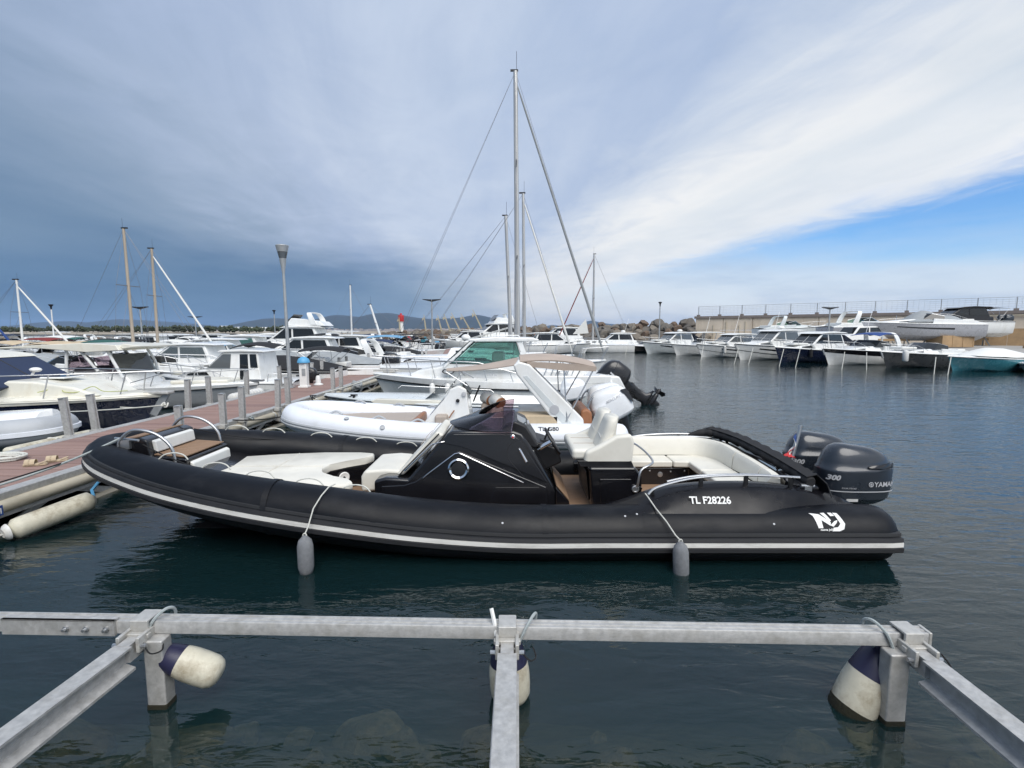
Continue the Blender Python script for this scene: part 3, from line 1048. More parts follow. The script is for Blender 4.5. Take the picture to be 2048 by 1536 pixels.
# ================================================================ the black inflatable in front
BX, BY = -.8, 6.55
rib = thing('inflatable_boat', 'large black rigid inflatable boat with cream cushions and twin dark outboards', 'inflatable boat', (BX, BY, 0))
def hz(x):
    return .25 + .65 * max(0, (-.3 - x) / 5.05) ** 1.15
ST = [(x, h, hz(x)) for x, h in ((3.93, 1.25), (3.0, 1.25), (2.0, 1.25), (1.0, 1.25), (0, 1.25), (-1, 1.245), (-2, 1.22), (-2.9, 1.15), (-3.7, 1.01), (-4.3, .82), (-4.80, .60), (-5.14, .36), (-5.30, .16), (-5.36, 0))]
path, _ = rib_path(ST, BY, 5)
part('tube', tube_body(path, .30, .175, rib, None, .42, 28, .62), 'hypalon_black', rib)
# rubbing strake: dark rubber with a white stripe in it
def rib_r(i):
    return .30
sec_d = [(.255, -.115), (.318, -.10), (.338, -.085), (.338, -.045), (.312, -.035), (.312, .012), (.330, .02), (.318, .055), (.25, .07)]
p2 = [path[0] + Vector((.10, .012, 0))] + path + [path[-1] + Vector((.10, -.012, 0))]
def strake_path(pp, shrink=.035, ease=.45):
    out, d = [], [0.]
    n = len(pp)
    for a, b in zip(pp, pp[1:]):
        d.append(d[-1] + (b - a).length)
    for i, p in enumerate(pp):
        k = max(0, (min(d[i], d[-1] - d[i]) / (d[-1] / 2) - ease) / (1 - ease)) ** 1.4
        q = pp[min(i + 1, n - 1)] - pp[max(i - 1, 0)]
        q.z = 0; q.normalize()
        out.append(p - Vector((0, 0, 1)).cross(q) * shrink * k)
    return out
sp_ = strake_path(p2, .125, .62)
stk = part('rub_strake', sweep_section(sp_, sec_d), 'strake_dark', rib)
part('strake_stripe', sweep_section(sp_, [(.305, -.040), (.328, -.036), (.328, .010), (.305, .015)]), 'strake_white', stk)
# second thin rubber line above the strake
part('seam_tape', sweep_section(sp_, [(.27, .075), (.297, .07), (.290, .098), (.26, .11)]), 'rubber', rib)
# hull bottom
mb = MB()
rings = []
for x, h, z in ST:
    kx = max(0, (-1.5 - x) / 3.75)
    zk = -.42 + .98 * kx ** 2.6
    zc = z - .26
    y1 = max(h - .05, .02)
    rings.append([(x + .12 * kx, BY - y1 * .98, z - .1), (x + .1 * kx, BY - y1 * .90, zc), (x + .15 * kx, BY - y1 * .5, (zk + zc) / 2 - .03), (x + .2 * kx, BY, zk),
                  (x + .15 * kx, BY + y1 * .5, (zk + zc) / 2 - .03), (x + .1 * kx, BY + y1 * .90, zc), (x + .12 * kx, BY + y1 * .98, z - .1)])
mb.loft(rings, closed=False, cap=False)
mb.add(rings[0], [tuple(range(7))], False)
part('hull', mb, 'gelcoat_black', rib)
# white waterline tick under the tube
# cockpit sole: planked teak look, each plank its own strip
sole = MB()
sole.add([(3.4, BY - 1.2, .235), (3.4, BY + 1.2, .235), (-3.6, BY + 1.1, .235), (-3.6, BY - 1.1, .235)], [(0, 1, 2, 3)], False)
floor = part('cockpit_sole', sole, 'black_plastic', rib)
pl = MB().box(-2.6, 3.2, -.031, .031, 0, .012)
plm = mesh_of(pl, M('teak'), name='plank')
for i in range(31):
    o = add_mesh('plank', plm, floor, (0 - BX, -1.02 + i * .068, .237))
# foredeck liner between the tubes
rows = []
for i in range(13):
    x = -2.4 - 2.85 * i / 12
    h = smooth_tab([(-5.25, .12), (-4.85, .50), (-4.3, .76), (-3.7, .90), (-2.9, 1.0), (-2., 1.1)], x)
    rows.append([(x, BY + h * u, (.34 + .62 * (i / 12) ** 1.1 + .07 * (1 - abs(u)) * (i / 12))) for u in (-1, -.5, 0, .5, 1)])
part('foredeck_liner', MB().sheet(rows, .02), 'gelcoat_black', rib)

# ---- sun pad
def pad_outline(grow=0.):
    far = [(-4.05, 7.05), (-3.4, 7.25), (-2.8, 7.36), (-2.25, 7.36), (-2.05, 7.30), (-2.02, 7.16)]
    cut = [(-2.10, 7.02), (-2.30, 6.86), (-2.47, 6.66), (-2.50, 6.44), (-2.42, 6.24), (-2.22, 6.08), (-2.0, 5.97)]
    near = [(-1.92, 5.86), (-1.97, 5.76), (-2.15, 5.72), (-2.8, 5.74), (-3.4, 5.85), (-4.05, 6.05)]
    P = far + cut + near
    if grow:
        c = Vector((-3.0, 6.55))
        P = [tuple(Vector(p) + (Vector(p) - c).normalized() * grow) for p in P]
    return P
base = part('sunpad_base', MB().prism(pad_outline(-.03), .25, .545, 'z'), 'gelcoat_black', rib, bevel=.02)
def pad_mesh(pl, z0, z1, r=.035):
    n = len(pl)
    c = Vector((sum(p[0] for p in pl) / n, sum(p[1] for p in pl) / n))
    def ring(z, g):
        return [(p[0] + (Vector(p) - c).normalized().x * g, p[1] + (Vector(p) - c).normalized().y * g, z) for p in pl]
    mb = MB().loft([ring(z0, -.012), ring(z0 + .015, 0), ring(z1 - r, 0), ring(z1 - r * .35, -.012), ring(z1, -r)], cap=True)
    return mb
full = pad_outline()
cushion = part('sunpad_cushion', pad_mesh(full, .55, .645), 'vinyl_cream', rib, angle=60)
# raised seams
for x in (-3.15,):
    part('seam', MB().tube([(x, 5.82, .646), (x + .02, 6.55, .649), (x, 7.27, .646)], .005, 6), 'vinyl_cream', cushion)
part('seam', MB().tube([(-4.0, 6.55, .648), (-3.15, 6.56, .650), (-2.53, 6.55, .648)], .004, 6), 'vinyl_cream', cushion)
# round speaker in the fascia under the pad
def disc_at(name, c, nrm, prof, material, parent, n=24):
    q = Vector(nrm).normalized().to_track_quat('Z', 'Y').to_matrix().to_4x4()
    return part(name, MB().lathe(prof, n, Matrix.Translation(Vector(c)) @ q), material, parent)
spk_n = Vector((.66, -.75, .0))
spk = disc_at('speaker', (-2.345, 6.80, .42), spk_n, [(.062, -.03), (.075, .004), (.078, .012), (.066, .02), (.045, .014), (.02, .012)], 'white_paint', base)
disc_at('speaker_cone', Vector((-2.345, 6.80, .42)) + spk_n.normalized() * .013, spk_n, [(.018, -.004), (.016, .008), (.004, .010)], 'black_plastic', spk, 12)
part('latch', MB().tube([(-2.04, 7.12, .47), (-1.95, 7.10, .47), (-1.88, 7.09, .465)], .012, 8), 'steel', base)

for sg in (-1, 1):
    for x in (-2.62, -1.45, .35, 1.42):
        h = smooth_tab([(q_[0], q_[1]) for q_ in reversed(ST)], x)
        rings = [[(x + dx, BY + sg * h + .3025 * math.cos(a), hz(x + dx) + .3025 * math.sin(a)) for a in [R(-60 + 300 * k / 26) if sg > 0 else R(-60 + 300 * k / 26) for k in range(27)]] for dx in (-.03, .03)]
        part('tube_seam', MB().loft(rings, closed=False, cap=False), 'hypalon_black', rib)
# ---- bow step with back cushions and hoops
bs = part('bow_step', MB().prism([(-4.05, .50), (-4.05, .86), (-4.22, .885), (-4.50, .90), (-4.53, 1.10), (-4.62, 1.13), (-5.0, 1.06), (-5.02, .6)], BY - .46, BY + .46), 'gelcoat_black', rib, bevel=.025)
part('back_cushion', MB().prism([(-4.508, .925), (-4.455, .93), (-4.475, 1.075), (-4.54, 1.085)], BY - .38, BY + .38), 'vinyl_white', bs, bevel=.018)
part('seat_cushion', MB().prism([(-4.045, .60), (-3.985, .605), (-4.0, .80), (-4.05, .825)], BY - .41, BY + .41), 'vinyl_white', bs, bevel=.018)
tk = MB().box(-.19, .19, -.035, .035, 0, .012)
tkm = mesh_of(tk, M('teak'), name='plank')
for i in range(11):
    o = add_mesh('plank', tkm, bs, (-4.285 - BX, -.39 + i * .078, .893)); o.rotation_euler = (0, R(4), 0)
for i in range(11):
    o = add_mesh('plank', tkm, bs, (-4.80 - BX, -.39 + i * .078, 1.104)); o.rotation_euler = (0, R(-10), 0); o.scale = (.8, 1, 1)
for sg in (-1, 1):
    y = BY + sg * .49
    part('grab_hoop', MB().tube(spline([(-4.86, y, .95), (-4.84, y, 1.10), (-4.66, y - .01, 1.235), (-4.40, y, 1.19), (-4.21, y, 1.02), (-4.17, y, .78)], 6), .019, 10), 'steel', rib)
# bow cleat with the mooring line's end, and handles
part('bow_cleat', MB().tube([(-4.95, 6.13, 1.12), (-4.60, 6.05, 1.11)], .016, 8).box(-4.83, -4.72, 6.05, 6.13, 1.0, 1.11), 'steel', rib)
for sg in (-1, 1):
    part('lashing', MB().tube(sag((-4.55, BY + sg * .50, 1.06), (-3.05, BY + sg * 1.02, .80), .07), .007, 6), 'rope_black', rib)
# grab lines looped along the tubes
for sg, xs in ((-1, (-3.95, -3.38, -2.85, -2.28, -1.75)), (1, (-4.1, -3.62, -2.95, -2.28, -1.66, -1.1))):
    for x in xs:
        h = smooth_tab([(s[0], s[1]) for s in reversed(ST)], x)
        y, z = BY + sg * (h - .10), hz(x) + .285
        part('grab_loop', MB().tube(spline([(x - .17, y, z - .02), (x - .11, y - sg * .01, z + .03), (x, y - sg * .02, z + .05), (x + .11, y - sg * .01, z + .03), (x + .17, y, z - .025)], 4), .008, 7), 'rope_white', rib)

# ---- console
CW = .60
def cw(z):
    return CW - .13 * max(0, z - .35)
cons = MB()
prof = [(-1.69, .25), (-1.70, .62), (-1.56, .655), (-1.28, .64), (-.80, 1.19), (-.74, 1.225), (.02, 1.225), (.12, 1.19), (.22, 1.06), (.545, .50), (.56, .25)]
n = len(prof)
cons.add([(x, BY - cw(z), z) for x, z in prof] + [(x, BY + cw(z), z) for x, z in prof],
         [tuple(range(n)), tuple(range(2 * n - 1, n - 1, -1))] + [(i, n + i, n + (i + 1) % n, (i + 1) % n) for i in range(n)], False)
con = part('console', cons, 'gelcoat_black', rib, bevel=.035, seg=3)
def cpt(x, z, o=0.):
    return (x, BY - cw(z) - o, z)
# sculpted flank: a raised lower panel and an upper panel with a crease between them
mb = MB()
low = [(-1.62, .30), (-1.60, .56), (-1.32, .575), (-1.18, .62), (-.65, .985), (.42, .55), (.44, .33)]
mb.plate([cpt(x, z, .0) for x, z in low], .022, (0, -1, -.1))
part('flank_panel', mb, 'gelcoat_black', con, bevel=.016, seg=3)
mb = MB()
up = [(-.86, 1.08), (-.72, 1.19), (-.02, 1.19), (.10, 1.12), (.44, .60), (-.60, 1.03)]
mb.plate([cpt(x, z, 0) for x, z in up], .014, (0, -1, -.1))
part('flank_panel', mb, 'gelcoat_black', con, bevel=.01, seg=2)
part('trim_line', MB().tube([cpt(-1.09, .66, .028), cpt(-1.04, .705, .03), cpt(-.70, .955, .032), cpt(-.655, .965, .032), cpt(-.60, .945, .032), cpt(.14, .605, .028)], [.004, .009, .011, .011, .011, .005], 8), 'chrome', con)
sp = disc_at('speaker', cpt(-.655, .765, .02), (0, -1, .12), [(.112, -.02), (.126, .006), (.130, .020), (.112, .028), (.090, .016), (.087, .004)], 'chrome', con, 32)
disc_at('speaker_grille', cpt(-.655, .765, .022), (0, -1, .12), [(.086, -.004), (.086, .006), (.02, .010)], 'black_plastic', sp, 24)
part('door_handle', MB().tube([cpt(.085, 1.02, .015), cpt(.10, 1.0, .05), cpt(.175, .865, .055), cpt(.19, .845, .015)], [.010, .014, .016, .010], 8), 'chrome', con)
part('door_seam', MB().tube(spline([cpt(.12, 1.14, .016), cpt(-.02, 1.07, .016), cpt(-.06, .96, .016), cpt(-.02, .86, .016), cpt(.16, .66, .016)], 5), .003, 5), 'rubber', con)
em = disc_at('badge', cpt(.01, 1.155, .016), (0, -1, .12), [(.026, -.004), (.028, .006), (.02, .011)], 'chrome', con, 16)
disc_at('badge_dot', cpt(.01, 1.155, .024), (0, -1, .12), [(.013, -.002), (.013, .006), (.004, .008)], 'red_paint', em, 10)
# lounge cushions on the console's forward face
fr = [(-1.93, .40), (-1.93, .60), (-1.88, .68), (-1.60, .70), (-1.42, .685), (-1.42, .50), (-1.6, .42)]
part('front_cushion', MB().prism(fr, BY - .34, BY + .56), 'vinyl_cream', con, bevel=.04, seg=3)
part('front_seat_base', MB().box(-1.85, -1.69, BY - .3, BY + .5, .245, .45), 'gelcoat_black', con, bevel=.02)
mb = MB()
for x, z in ((-1.42, .66), (-.86, 1.28)):
    pass
mb.prism([(-1.45, .66), (-1.36, .655), (-.84, 1.165), (-.935, 1.215)], BY - .46, BY + .46)
part('back_cushion', mb, 'vinyl_cream', con, bevel=.03, seg=3)
part('piping', MB().tube([(-1.43, BY - .475, .63), (-1.36, BY - .48, .72), (-.90, BY - .475, 1.19)], .008, 6), 'black_plastic', con)
part('side_rail', MB().tube([cpt(-1.32, .74, .01), cpt(-1.26, .80, .03), cpt(-.98, 1.07, .035), cpt(-.83, 1.10, .02)], .008, 8), 'chrome', con)
# smoked wrap-round windscreen
rows = []
for j in range(7):
    f = j / 6
    row = []
    for i in range(25):
        a = R(-100 + 200 * i / 24)
        c, s_ = math.cos(a), math.sin(a)
        b = Vector((-.02 - .80 * max(0, c) ** .8 + .06 * max(0, -c), BY + .545 * s_, 1.215 + .035 * max(0, c)))
        t = Vector((.02 - .46 * max(0, c) ** .9 + .05 * max(0, -c), BY + .50 * s_, 1.485 - .12 * max(0, c) ** 1.5))
        row.append(b.lerp(t, f))
    rows.append(row)
ws = part('windscreen', MB().sheet(rows, .008), 'glass_smoke', con)
part('windscreen_trim', MB().tube(rows[-1], .0035, 6), 'black_plastic', ws)
# helm: dash pod, instrument face, wheel
part('dash', MB().prism([(-.16, 1.16), (-.08, 1.30), (.04, 1.335), (.18, 1.27), (.34, 1.02), (.30, .98), (-.1, 1.1)], BY - .42, BY + .42), 'black_plastic', con, bevel=.03)
part('instrument', MB().plate([(.06, BY - .34, 1.325), (.06, BY + .1, 1.325), (.175, BY + .1, 1.265), (.175, BY - .34, 1.265)], .012, (.5, 0, .8)), 'glass_pale', con)
wc = Vector((.52, BY - .22, 1.04))
wm = Matrix.Translation(wc) @ Vector((.86, 0, .5)).to_track_quat('Z', 'Y').to_matrix().to_4x4()
wh = part('steering_wheel', MB().tube([wm @ Vector((.185 * math.cos(a), .185 * math.sin(a), 0)) for a in [k * 2 * math.pi / 28 for k in range(28)]], .017, 8, closed=True), 'black_plastic', con)
mb = MB()
for k in range(3):
    a = R(90 + 120 * k)
    mb.bar(wm @ Vector((0, 0, -.02)), wm @ Vector((.18 * math.cos(a), .18 * math.sin(a), 0)), .03, .012)
mb.tube([wm @ Vector((0, 0, .01)), wm @ Vector((0, 0, -.22))], .03, 10)
part('wheel_spokes', mb, 'chrome', wh)
part('throttle', MB().box(.38, .50, BY + .02, BY + .12, .86, 1.0).tube([(.44, BY + .07, 1.0), (.50, BY + .07, 1.16)], .014, 8), 'black_plastic', con, bevel=.01)
part('helm_pod', MB().prism([(.22, .86), (.28, 1.02), (.60, .92), (.66, .72), (.4, .60)], BY - .1, BY + .56), 'black_plastic', con, bevel=.03)
stp = part('console_step', MB().prism([(.535, .25), (.535, .56), (.70, .37), (.72, .25)], BY - .62, BY + .45), 'gelcoat_black', con, bevel=.015)
part('step_tread', MB().plate([(.545, BY - .60, .566), (.545, BY + .43, .566), (.695, BY + .43, .389), (.695, BY - .60, .389)], .010, (.75, 0, .66)), 'teak', stp)

# ---- helm seat
hb_ = part('helm_seat_base', MB().prism([(.98, .245), (.94, .80), (1.50, .80), (1.58, .70), (1.60, .245)], BY - .62, BY + .58), 'gelcoat_black', rib, bevel=.03, seg=3)
part('base_panel', MB().plate([(.972, BY - .46, .34), (.972, BY + .42, .34), (.935, BY + .42, .70), (.935, BY - .46, .70)], .012, (-1, 0, -.06)), 'black_plastic', hb_, bevel=.008)
part('base_panel', MB().plate([(1.08, BY - .62, .32), (1.50, BY - .62, .32), (1.45, BY - .62, .66), (1.07, BY - .62, .66)], .012, (0, -1, 0)), 'gelcoat_black', hb_, bevel=.008)
stt = part('helm_seat', MB().box(.74, 1.30, BY - .50, BY + .50, .86, 1.0), 'vinyl_cream', rib, bevel=.05, seg=3)
part('seat_shell', MB().prism([(.84, .79), (.80, .87), (1.46, .87), (1.50, .79)], BY - .56, BY + .54), 'black_plastic', stt, bevel=.01)
for sg, y in ((-1, BY - .25), (1, BY + .25)):
    mb = MB()
    rings = []
    for k in range(9):
        f = k / 8
        z = .95 + .43 * f
        x = 1.14 + .13 * f
        w = .225 * (1 - .04 * f - .55 * max(0, f - .72) ** 1.5 * 4 * .5)
        th = .105 * (1 - .30 * f)
        rings.append([(x + th * math.copysign(abs(math.cos(a)) ** .7, math.cos(a)), y + w * math.copysign(abs(math.sin(a)) ** .55, math.sin(a)), z) for a in [2 * math.pi * q / 20 for q in range(20)]])
    bk = part('seat_back', mb.loft(rings, flatcap=False), 'vinyl_cream', stt, angle=80)
    part('back_seam', MB().tube([(1.14 - .107 + .13 * f + .034 * f, y + yy, .97 + .41 * f) for f, yy in ((.42, -.19), (.46, 0), (.42, .19))], .004, 5), 'vinyl_white', bk)
for sg in (-1, 1):
    y0 = BY + sg * .50
    part('side_bolster', MB().prism([(.88, .82), (.90, .98), (1.06, 1.05), (1.28, 1.18), (1.46, 1.20), (1.50, 1.1), (1.48, .82)], y0 - .06, y0 + .06), 'vinyl_cream', stt, bevel=.045, seg=3)
part('seat_rail', MB().tube(spline([(1.50, BY - .58, .52), (1.52, BY - .66, .60), (1.56, BY - .66, .78), (1.72, BY - .56, .84), (1.78, BY - .2, .84), (1.78, BY + .3, .84), (1.72, BY + .56, .84), (1.55, BY + .6, .78)], 5), .014, 8), 'steel', rib)
k = disc_at('cup_holder', (1.50, BY - .635, .54), (0, -1, 0), [(.042, -.01), (.046, .012), (.034, .016), (.030, .004)], 'steel', hb_, 16)
disc_at('socket', (1.565, BY - .63, .545), (0, -1, 0), [(.018, -.01), (.018, .012), (.008, .014)], 'chrome', hb_, 12)

for f in (.33, .66):
    part('cushion_seam', MB().tube([(.745, BY - .5 + f, .93), (.80, BY - .5 + f, 1.002), (1.10, BY - .5 + f, 1.003)], .004, 5), 'vinyl_taupe', stt)
for x in (-1.10, -.98):
    part('cushion_seam', MB().tube([(x - .03, BY - .45, .66 + (x + 1.42) * 1.02 + .06), (x - .035, BY, .66 + (x + 1.42) * 1.02 + .064), (x - .03, BY + .45, .66 + (x + 1.42) * 1.02 + .06)], .004, 5), 'vinyl_taupe', con)
for k in range(5):
    part('switch', MB().box(.20, .23, BY - .1 + k * .05, BY - .07 + k * .05, 1.235 - .0, 1.252), 'grey_print', con)
part('console_hatch', MB().plate([cpt(-.28, .36, .022), cpt(.34, .36, .022), cpt(.33, .55, .022), cpt(-.20, .55, .022)], .006, (0, -1, -.1)), 'gelcoat_black', con, bevel=.004)
# ---- U-shaped aft sofa
sofa = part('sofa_base', MB().prism([(1.72, 7.62), (1.72, 7.02), (2.55, 7.02), (2.55, 5.62), (3.25, 5.55), (3.25, 7.62)], .24, .50, 'z'), 'gelcoat_black', rib, bevel=.02)
part('seat_cushion', MB().prism([(1.70, 7.36), (1.70, 6.99), (2.30, 6.99), (2.30, 7.36)], .505, .60, 'z'), 'vinyl_cream', sofa, bevel=.025, seg=3)
part('seat_cushion', MB().prism([(2.31, 7.36), (2.31, 6.99), (2.52, 6.97), (2.53, 6.55), (2.98, 6.55), (2.98, 7.36)], .505, .60, 'z'), 'vinyl_cream', sofa, bevel=.025, seg=3)
part('seat_cushion', MB().prism([(2.53, 6.54), (2.53, 5.68), (2.98, 5.64), (2.98, 6.54)], .505, .60, 'z'), 'vinyl_cream', sofa, bevel=.025, seg=3)
def back_run(pts, z0, z1, th):
    """upholstered back following a plan curve; leans out"""
    P = spline([(x, y, 0) for x, y in pts], 5)
    rings = []
    for i, p in enumerate(P):
        d = (P[min(i + 1, len(P) - 1)] - P[max(i - 1, 0)]).normalized()
        o = Vector((d.y, -d.x, 0))          # towards the sitter
        zt = z1(p) if callable(z1) else z1
        rings.append([p + o * th + Vector((0, 0, z0)), p + o * th * .9 + Vector((0, 0, zt - .05)), p + o * th * .55 + Vector((0, 0, zt)), p - o * .02 + Vector((0, 0, zt - .01)), p - o * .03 + Vector((0, 0, z0))])
    return MB().loft(rings)
zt = lambda p: .87 - .05 * max(0, p.x - 2.6) - .04 * max(0, 7.1 - p.y)
part('back_cushion', back_run([(1.66, 7.47), (2.1, 7.48), (2.62, 7.47), (2.9, 7.36), (3.06, 7.08), (3.09, 6.62)], .60, zt, .12), 'vinyl_cream', sofa, angle=45)
part('back_cushion', back_run([(3.09, 6.60), (3.11, 6.3), (3.11, 5.95)], .60, zt, .12), 'vinyl_cream', sofa, angle=45)
part('back_cushion', back_run([(3.11, 5.93), (3.10, 5.72), (3.04, 5.56)], .60, zt, .12), 'vinyl_cream', sofa, angle=45)
part('sofa_coaming', back_run([(1.5, 7.52), (2.1, 7.54), (2.7, 7.53), (3.02, 7.42), (3.17, 7.1), (3.18, 6.6), (3.18, 5.9), (3.10, 5.5)], .40, lambda p: zt(p) - .02, .02), 'gelcoat_black', sofa)
disc_at('sofa_light', (2.13, 7.018, .40), (0, -1, 0), [(.035, -.01), (.038, .010), (.02, .014)], 'steel', sofa, 16)
for x in (2.28, 2.48, 1.98):
    disc_at('stud', (x, 7.018, .45 if x != 2.28 else .44), (0, -1, 0), [(.012, -.01), (.012, .008), (.005, .011)], 'steel', sofa, 8)
# moulded coamings on both tubes, with their rails
ctab = [(.95, .46), (1.2, .52), (1.65, .68), (2.1, .745), (2.6, .76), (3.0, .74), (3.35, .69), (3.65, .60), (3.95, .46)]
for sg in (-1, 1):
    rings = []
    for i in range(25):
        x = .95 + 3.0 * i / 24
        zt_ = smooth_tab(ctab, x)
        ow = lerp_tab([(2.7, 1.43), (3.3, 1.30), (3.95, 1.12)], x)
        a = [(ow, .47), (ow - .07, min(.55, zt_)), (min(ow - .12, 1.22), zt_ - .05), (min(ow - .16, 1.12), zt_), (.95, zt_ - .02), (.93, .42), (.95, .3), (1.2 if ow > 1.25 else 1.05, .32)]
        rings.append([(x, BY + sg * h, z) for h, z in a])
    cm = part('side_coaming', MB().loft(rings), 'gelcoat_coaming', rib, angle=60)
    r0 = [(1.50, BY + sg * 1.20, .66), (1.62, BY + sg * 1.18, .74), (2.05, BY + sg * 1.14, .83), (2.6, BY + sg * 1.13, .855), (3.2, BY + sg * 1.13, .83)]
    part('handrail', MB().tube(spline(r0, 5), .015, 8), 'steel', cm)
    part('handrail', MB().tube(spline([(1.75, BY + sg * 1.05, .76), (2.1, BY + sg * 1.03, .82), (2.7, BY + sg * 1.03, .835), (3.2, BY + sg * 1.05, .80)], 5), .012, 8), 'steel', cm)
    for x, zz in ((1.56, .70), (2.1, .83), (2.6, .855), (3.1, .835)):
        part('rail_foot', MB().box(x - .02, x + .02, BY + sg * 1.135 - .015, BY + sg * 1.135 + .015, zz - .14, zz), 'black_plastic', cm)
    part('corner_cleat', MB().tube([(3.22, BY + sg * 1.12, .735), (3.38, BY + sg * 1.10, .725)], .02, 8).box(3.26, 3.34, BY + sg * 1.11 - .03, BY + sg * 1.11 + .03, .66, .73), 'steel', cm)
# rolled black canopy lying across the stern behind the sofa
cp = spline([(2.72, 7.70, .82), (3.02, 7.66, .88), (3.18, 7.50, .87), (3.28, 7.1, .86), (3.30, 6.6, .85), (3.31, 6.1, .83), (3.32, 5.7, .80), (3.33, 5.42, .77)], 6)
rs = [.032 + .030 * min(1, i / 6) + .008 * math.sin(i * 1.9) for i in range(len(cp))]
rs[-1] = .05
part('rolled_canopy', MB().tube(cp, rs, 14), 'canvas_black', rib)
mb = MB()
rows = []
for i, p in enumerate(cp[6:]):
    w = .16 + .02 * math.sin(i * 1.3)
    rows.append([p + Vector((-.05, 0, .06)), p + Vector((.06, 0, .085 + .01 * math.sin(i * 2.))), p + Vector((w, -.02, -.02 + .015 * math.sin(i * 2.7))), p + Vector((w + .05, -.03, -.14 + .03 * math.sin(i * 1.7)))])
part('canopy_flap', MB().sheet(rows, .008), 'canvas_black', rib)
# transom, platform and flag staff
part('transom', MB().prism([(3.40, .10), (3.36, .55), (3.80, .50), (3.86, .02), (3.6, -.3)], BY - 1.0, BY + 1.0), 'gelcoat_black', rib, bevel=.03)
part('swim_platform', MB().box(3.7, 4.0, BY - .95, BY + .95, .30, .36), 'gelcoat_black', rib, bevel=.02)
part('flag_staff', MB().tube([(3.66, 6.50, .50), (3.70, 6.51, .66), (3.83, 6.54, 1.19)], .026, 10).tube([(3.82, 6.54, 1.17), (3.832, 6.54, 1.205)], .03, 10), 'steel', rib)
def flag(parent, cols, p0, run, drop, seed, name='flag_stripe'):
    rnd = random.Random(seed)
    for k, c in enumerate(cols):
        rows = []
        for i in range(6):
            u = (k + i / 5) / len(cols)
            row = []
            for j in range(7):
                v = j / 6
                row.append(Vector(p0) + Vector(run) * u + Vector(drop) * v + Vector((.02 * math.sin(u * 9 + v * 5 + seed), .025 * math.sin(u * 7 + v * 8), .012 * math.sin(v * 11 + u * 4))))
            rows.append(row)
        part(name, MB().sheet(rows, .003), c, parent)
flag(rib, ['canvas_blue', 'vinyl_white', 'red_paint'], (3.80, 6.52, 1.13), (-.13, -.03, -.30), (-.03, .01, -.16), 2)
flag(rib, ['red_paint'], (3.70, 6.50, .84), (-.16, -.02, -.03), (.06, 0, -.09), 5)
# engines
for i, y in enumerate((BY - .38, BY + .38)):
    e, T = outboard(rib, (4.08, y, .335), M('outboard_grey'), 1.0, 0.)
    part('cowl_line', MB().loft([[T @ Vector(p) for p in rect_ring(-.232, .672, .246, z, 28, 2.9)] for z in (.155, .167)], cap=False), 'grey_print', e)
    part('warning_label', MB().plate([T @ Vector(p) for p in ((.02, -.212, .03), (.16, -.218, .03), (.16, -.225, .065), (.02, -.222, .065))], .006, (0, -1, 0)), 'white_print', e)
    def onc(u, v, T=T, x0=0., z0=0.):
        x = x0 + u
        k = min(1, abs((x - .22) / .445))
        yy = .24 * (1 - k ** 2.9) ** (1 / 2.9) + .006
        return T @ Vector((x, -yy, z0 + v))
    sc = []
    for k in range(9):
        f = k / 8
        x = .26 + .345 * f
        kk = min(1, abs((x - .226) / .424))
        yy = -.226 * (1 - kk ** 2.9) ** (1 / 2.9) - .002
        wd_ = .030 * f ** .6
        sc.append([T @ Vector((x, yy - .006, .452 - wd_ * .3)), T @ Vector((x, yy - .003, .455 + wd_ * .5)), T @ Vector((x, yy + .008, .458 + wd_ * 1.5))])
    part('air_scoop', MB().sheet(sc, .012), 'gelcoat_black', e)
    part('maker_lettering', lettering('YAMAHA', .085, (0, 0, 0), (1, 0, 0), (0, 0, 1), .002, warp=lambda u, v: onc(u, v, T, .335, .225)), 'grey_print', e)
    rg = MB().tube([onc(.028 * math.cos(a), .028 * math.sin(a), T, .295, .253) for a in [q * 2 * math.pi / 16 for q in range(16)]], .004, 5, closed=True)
    for q in range(3):
        a = q * math.pi / 3 + math.pi / 2
        rg.tube([onc(.028 * math.cos(a + s_), .028 * math.sin(a + s_), T, .295, .253) for s_ in (0, math.pi)], .003, 5)
    part('maker_emblem', rg, 'grey_print', e)
    part('power_lettering', lettering('300', .085, (0, 0, 0), (1, 0, 0), (0, 0, 1), .004, .25, warp=lambda u, v: onc(u, v, T, -.20, .30)), 'grey_print', e)
    part('model_lettering', lettering('FOUR STROKE', .026, (0, 0, 0), (1, 0, 0), (0, 0, 1), .0, .2, warp=lambda u, v: onc(u, v, T, -.05, .195)), 'grey_print', e)
    part('engine_cables', MB().tube(spline([(3.72, y - .06, .52), (3.80, y - .10, .58), (3.92, y - .08, .54), (4.0, y - .04, .45)], 4), .022, 8).tube(spline([(3.70, y - .14, .50), (3.82, y - .2, .53), (3.96, y - .14, .47)], 4), .016, 8), 'black_plastic', e)
# lettering on the tube and coaming
def on_tube(x, ang, out=.006):
    """point on the near tube's outer skin; ang in degrees above the equator"""
    z = hz(x); h = smooth_tab([(s[0], s[1]) for s in reversed(ST)], x)
    a = R(ang)
    return Vector((x, BY - h - (.30 + out) * math.cos(a), z + (.30 + out) * math.sin(a)))
def emblem(polys, x0, a0):
    mb = MB()
    for poly in polys:
        bm = bmesh.new()
        vs = [bm.verts.new((x, y, 0)) for x, y in poly]
        bm.faces.new(vs)
        bmesh.ops.triangulate(bm, faces=bm.faces)
        for _ in range(2):
            bmesh.ops.subdivide_edges(bm, edges=bm.edges, cuts=1, use_grid_fill=True)
        bmesh.ops.triangulate(bm, faces=bm.faces)
        bm.verts.index_update()
        mb.add([on_tube(x0 + v.co.x, a0 + math.degrees(v.co.y / .30), .004) for v in bm.verts], [tuple(w.index for w in f.verts) for f in bm.faces], True)
        bm.free()
    return mb
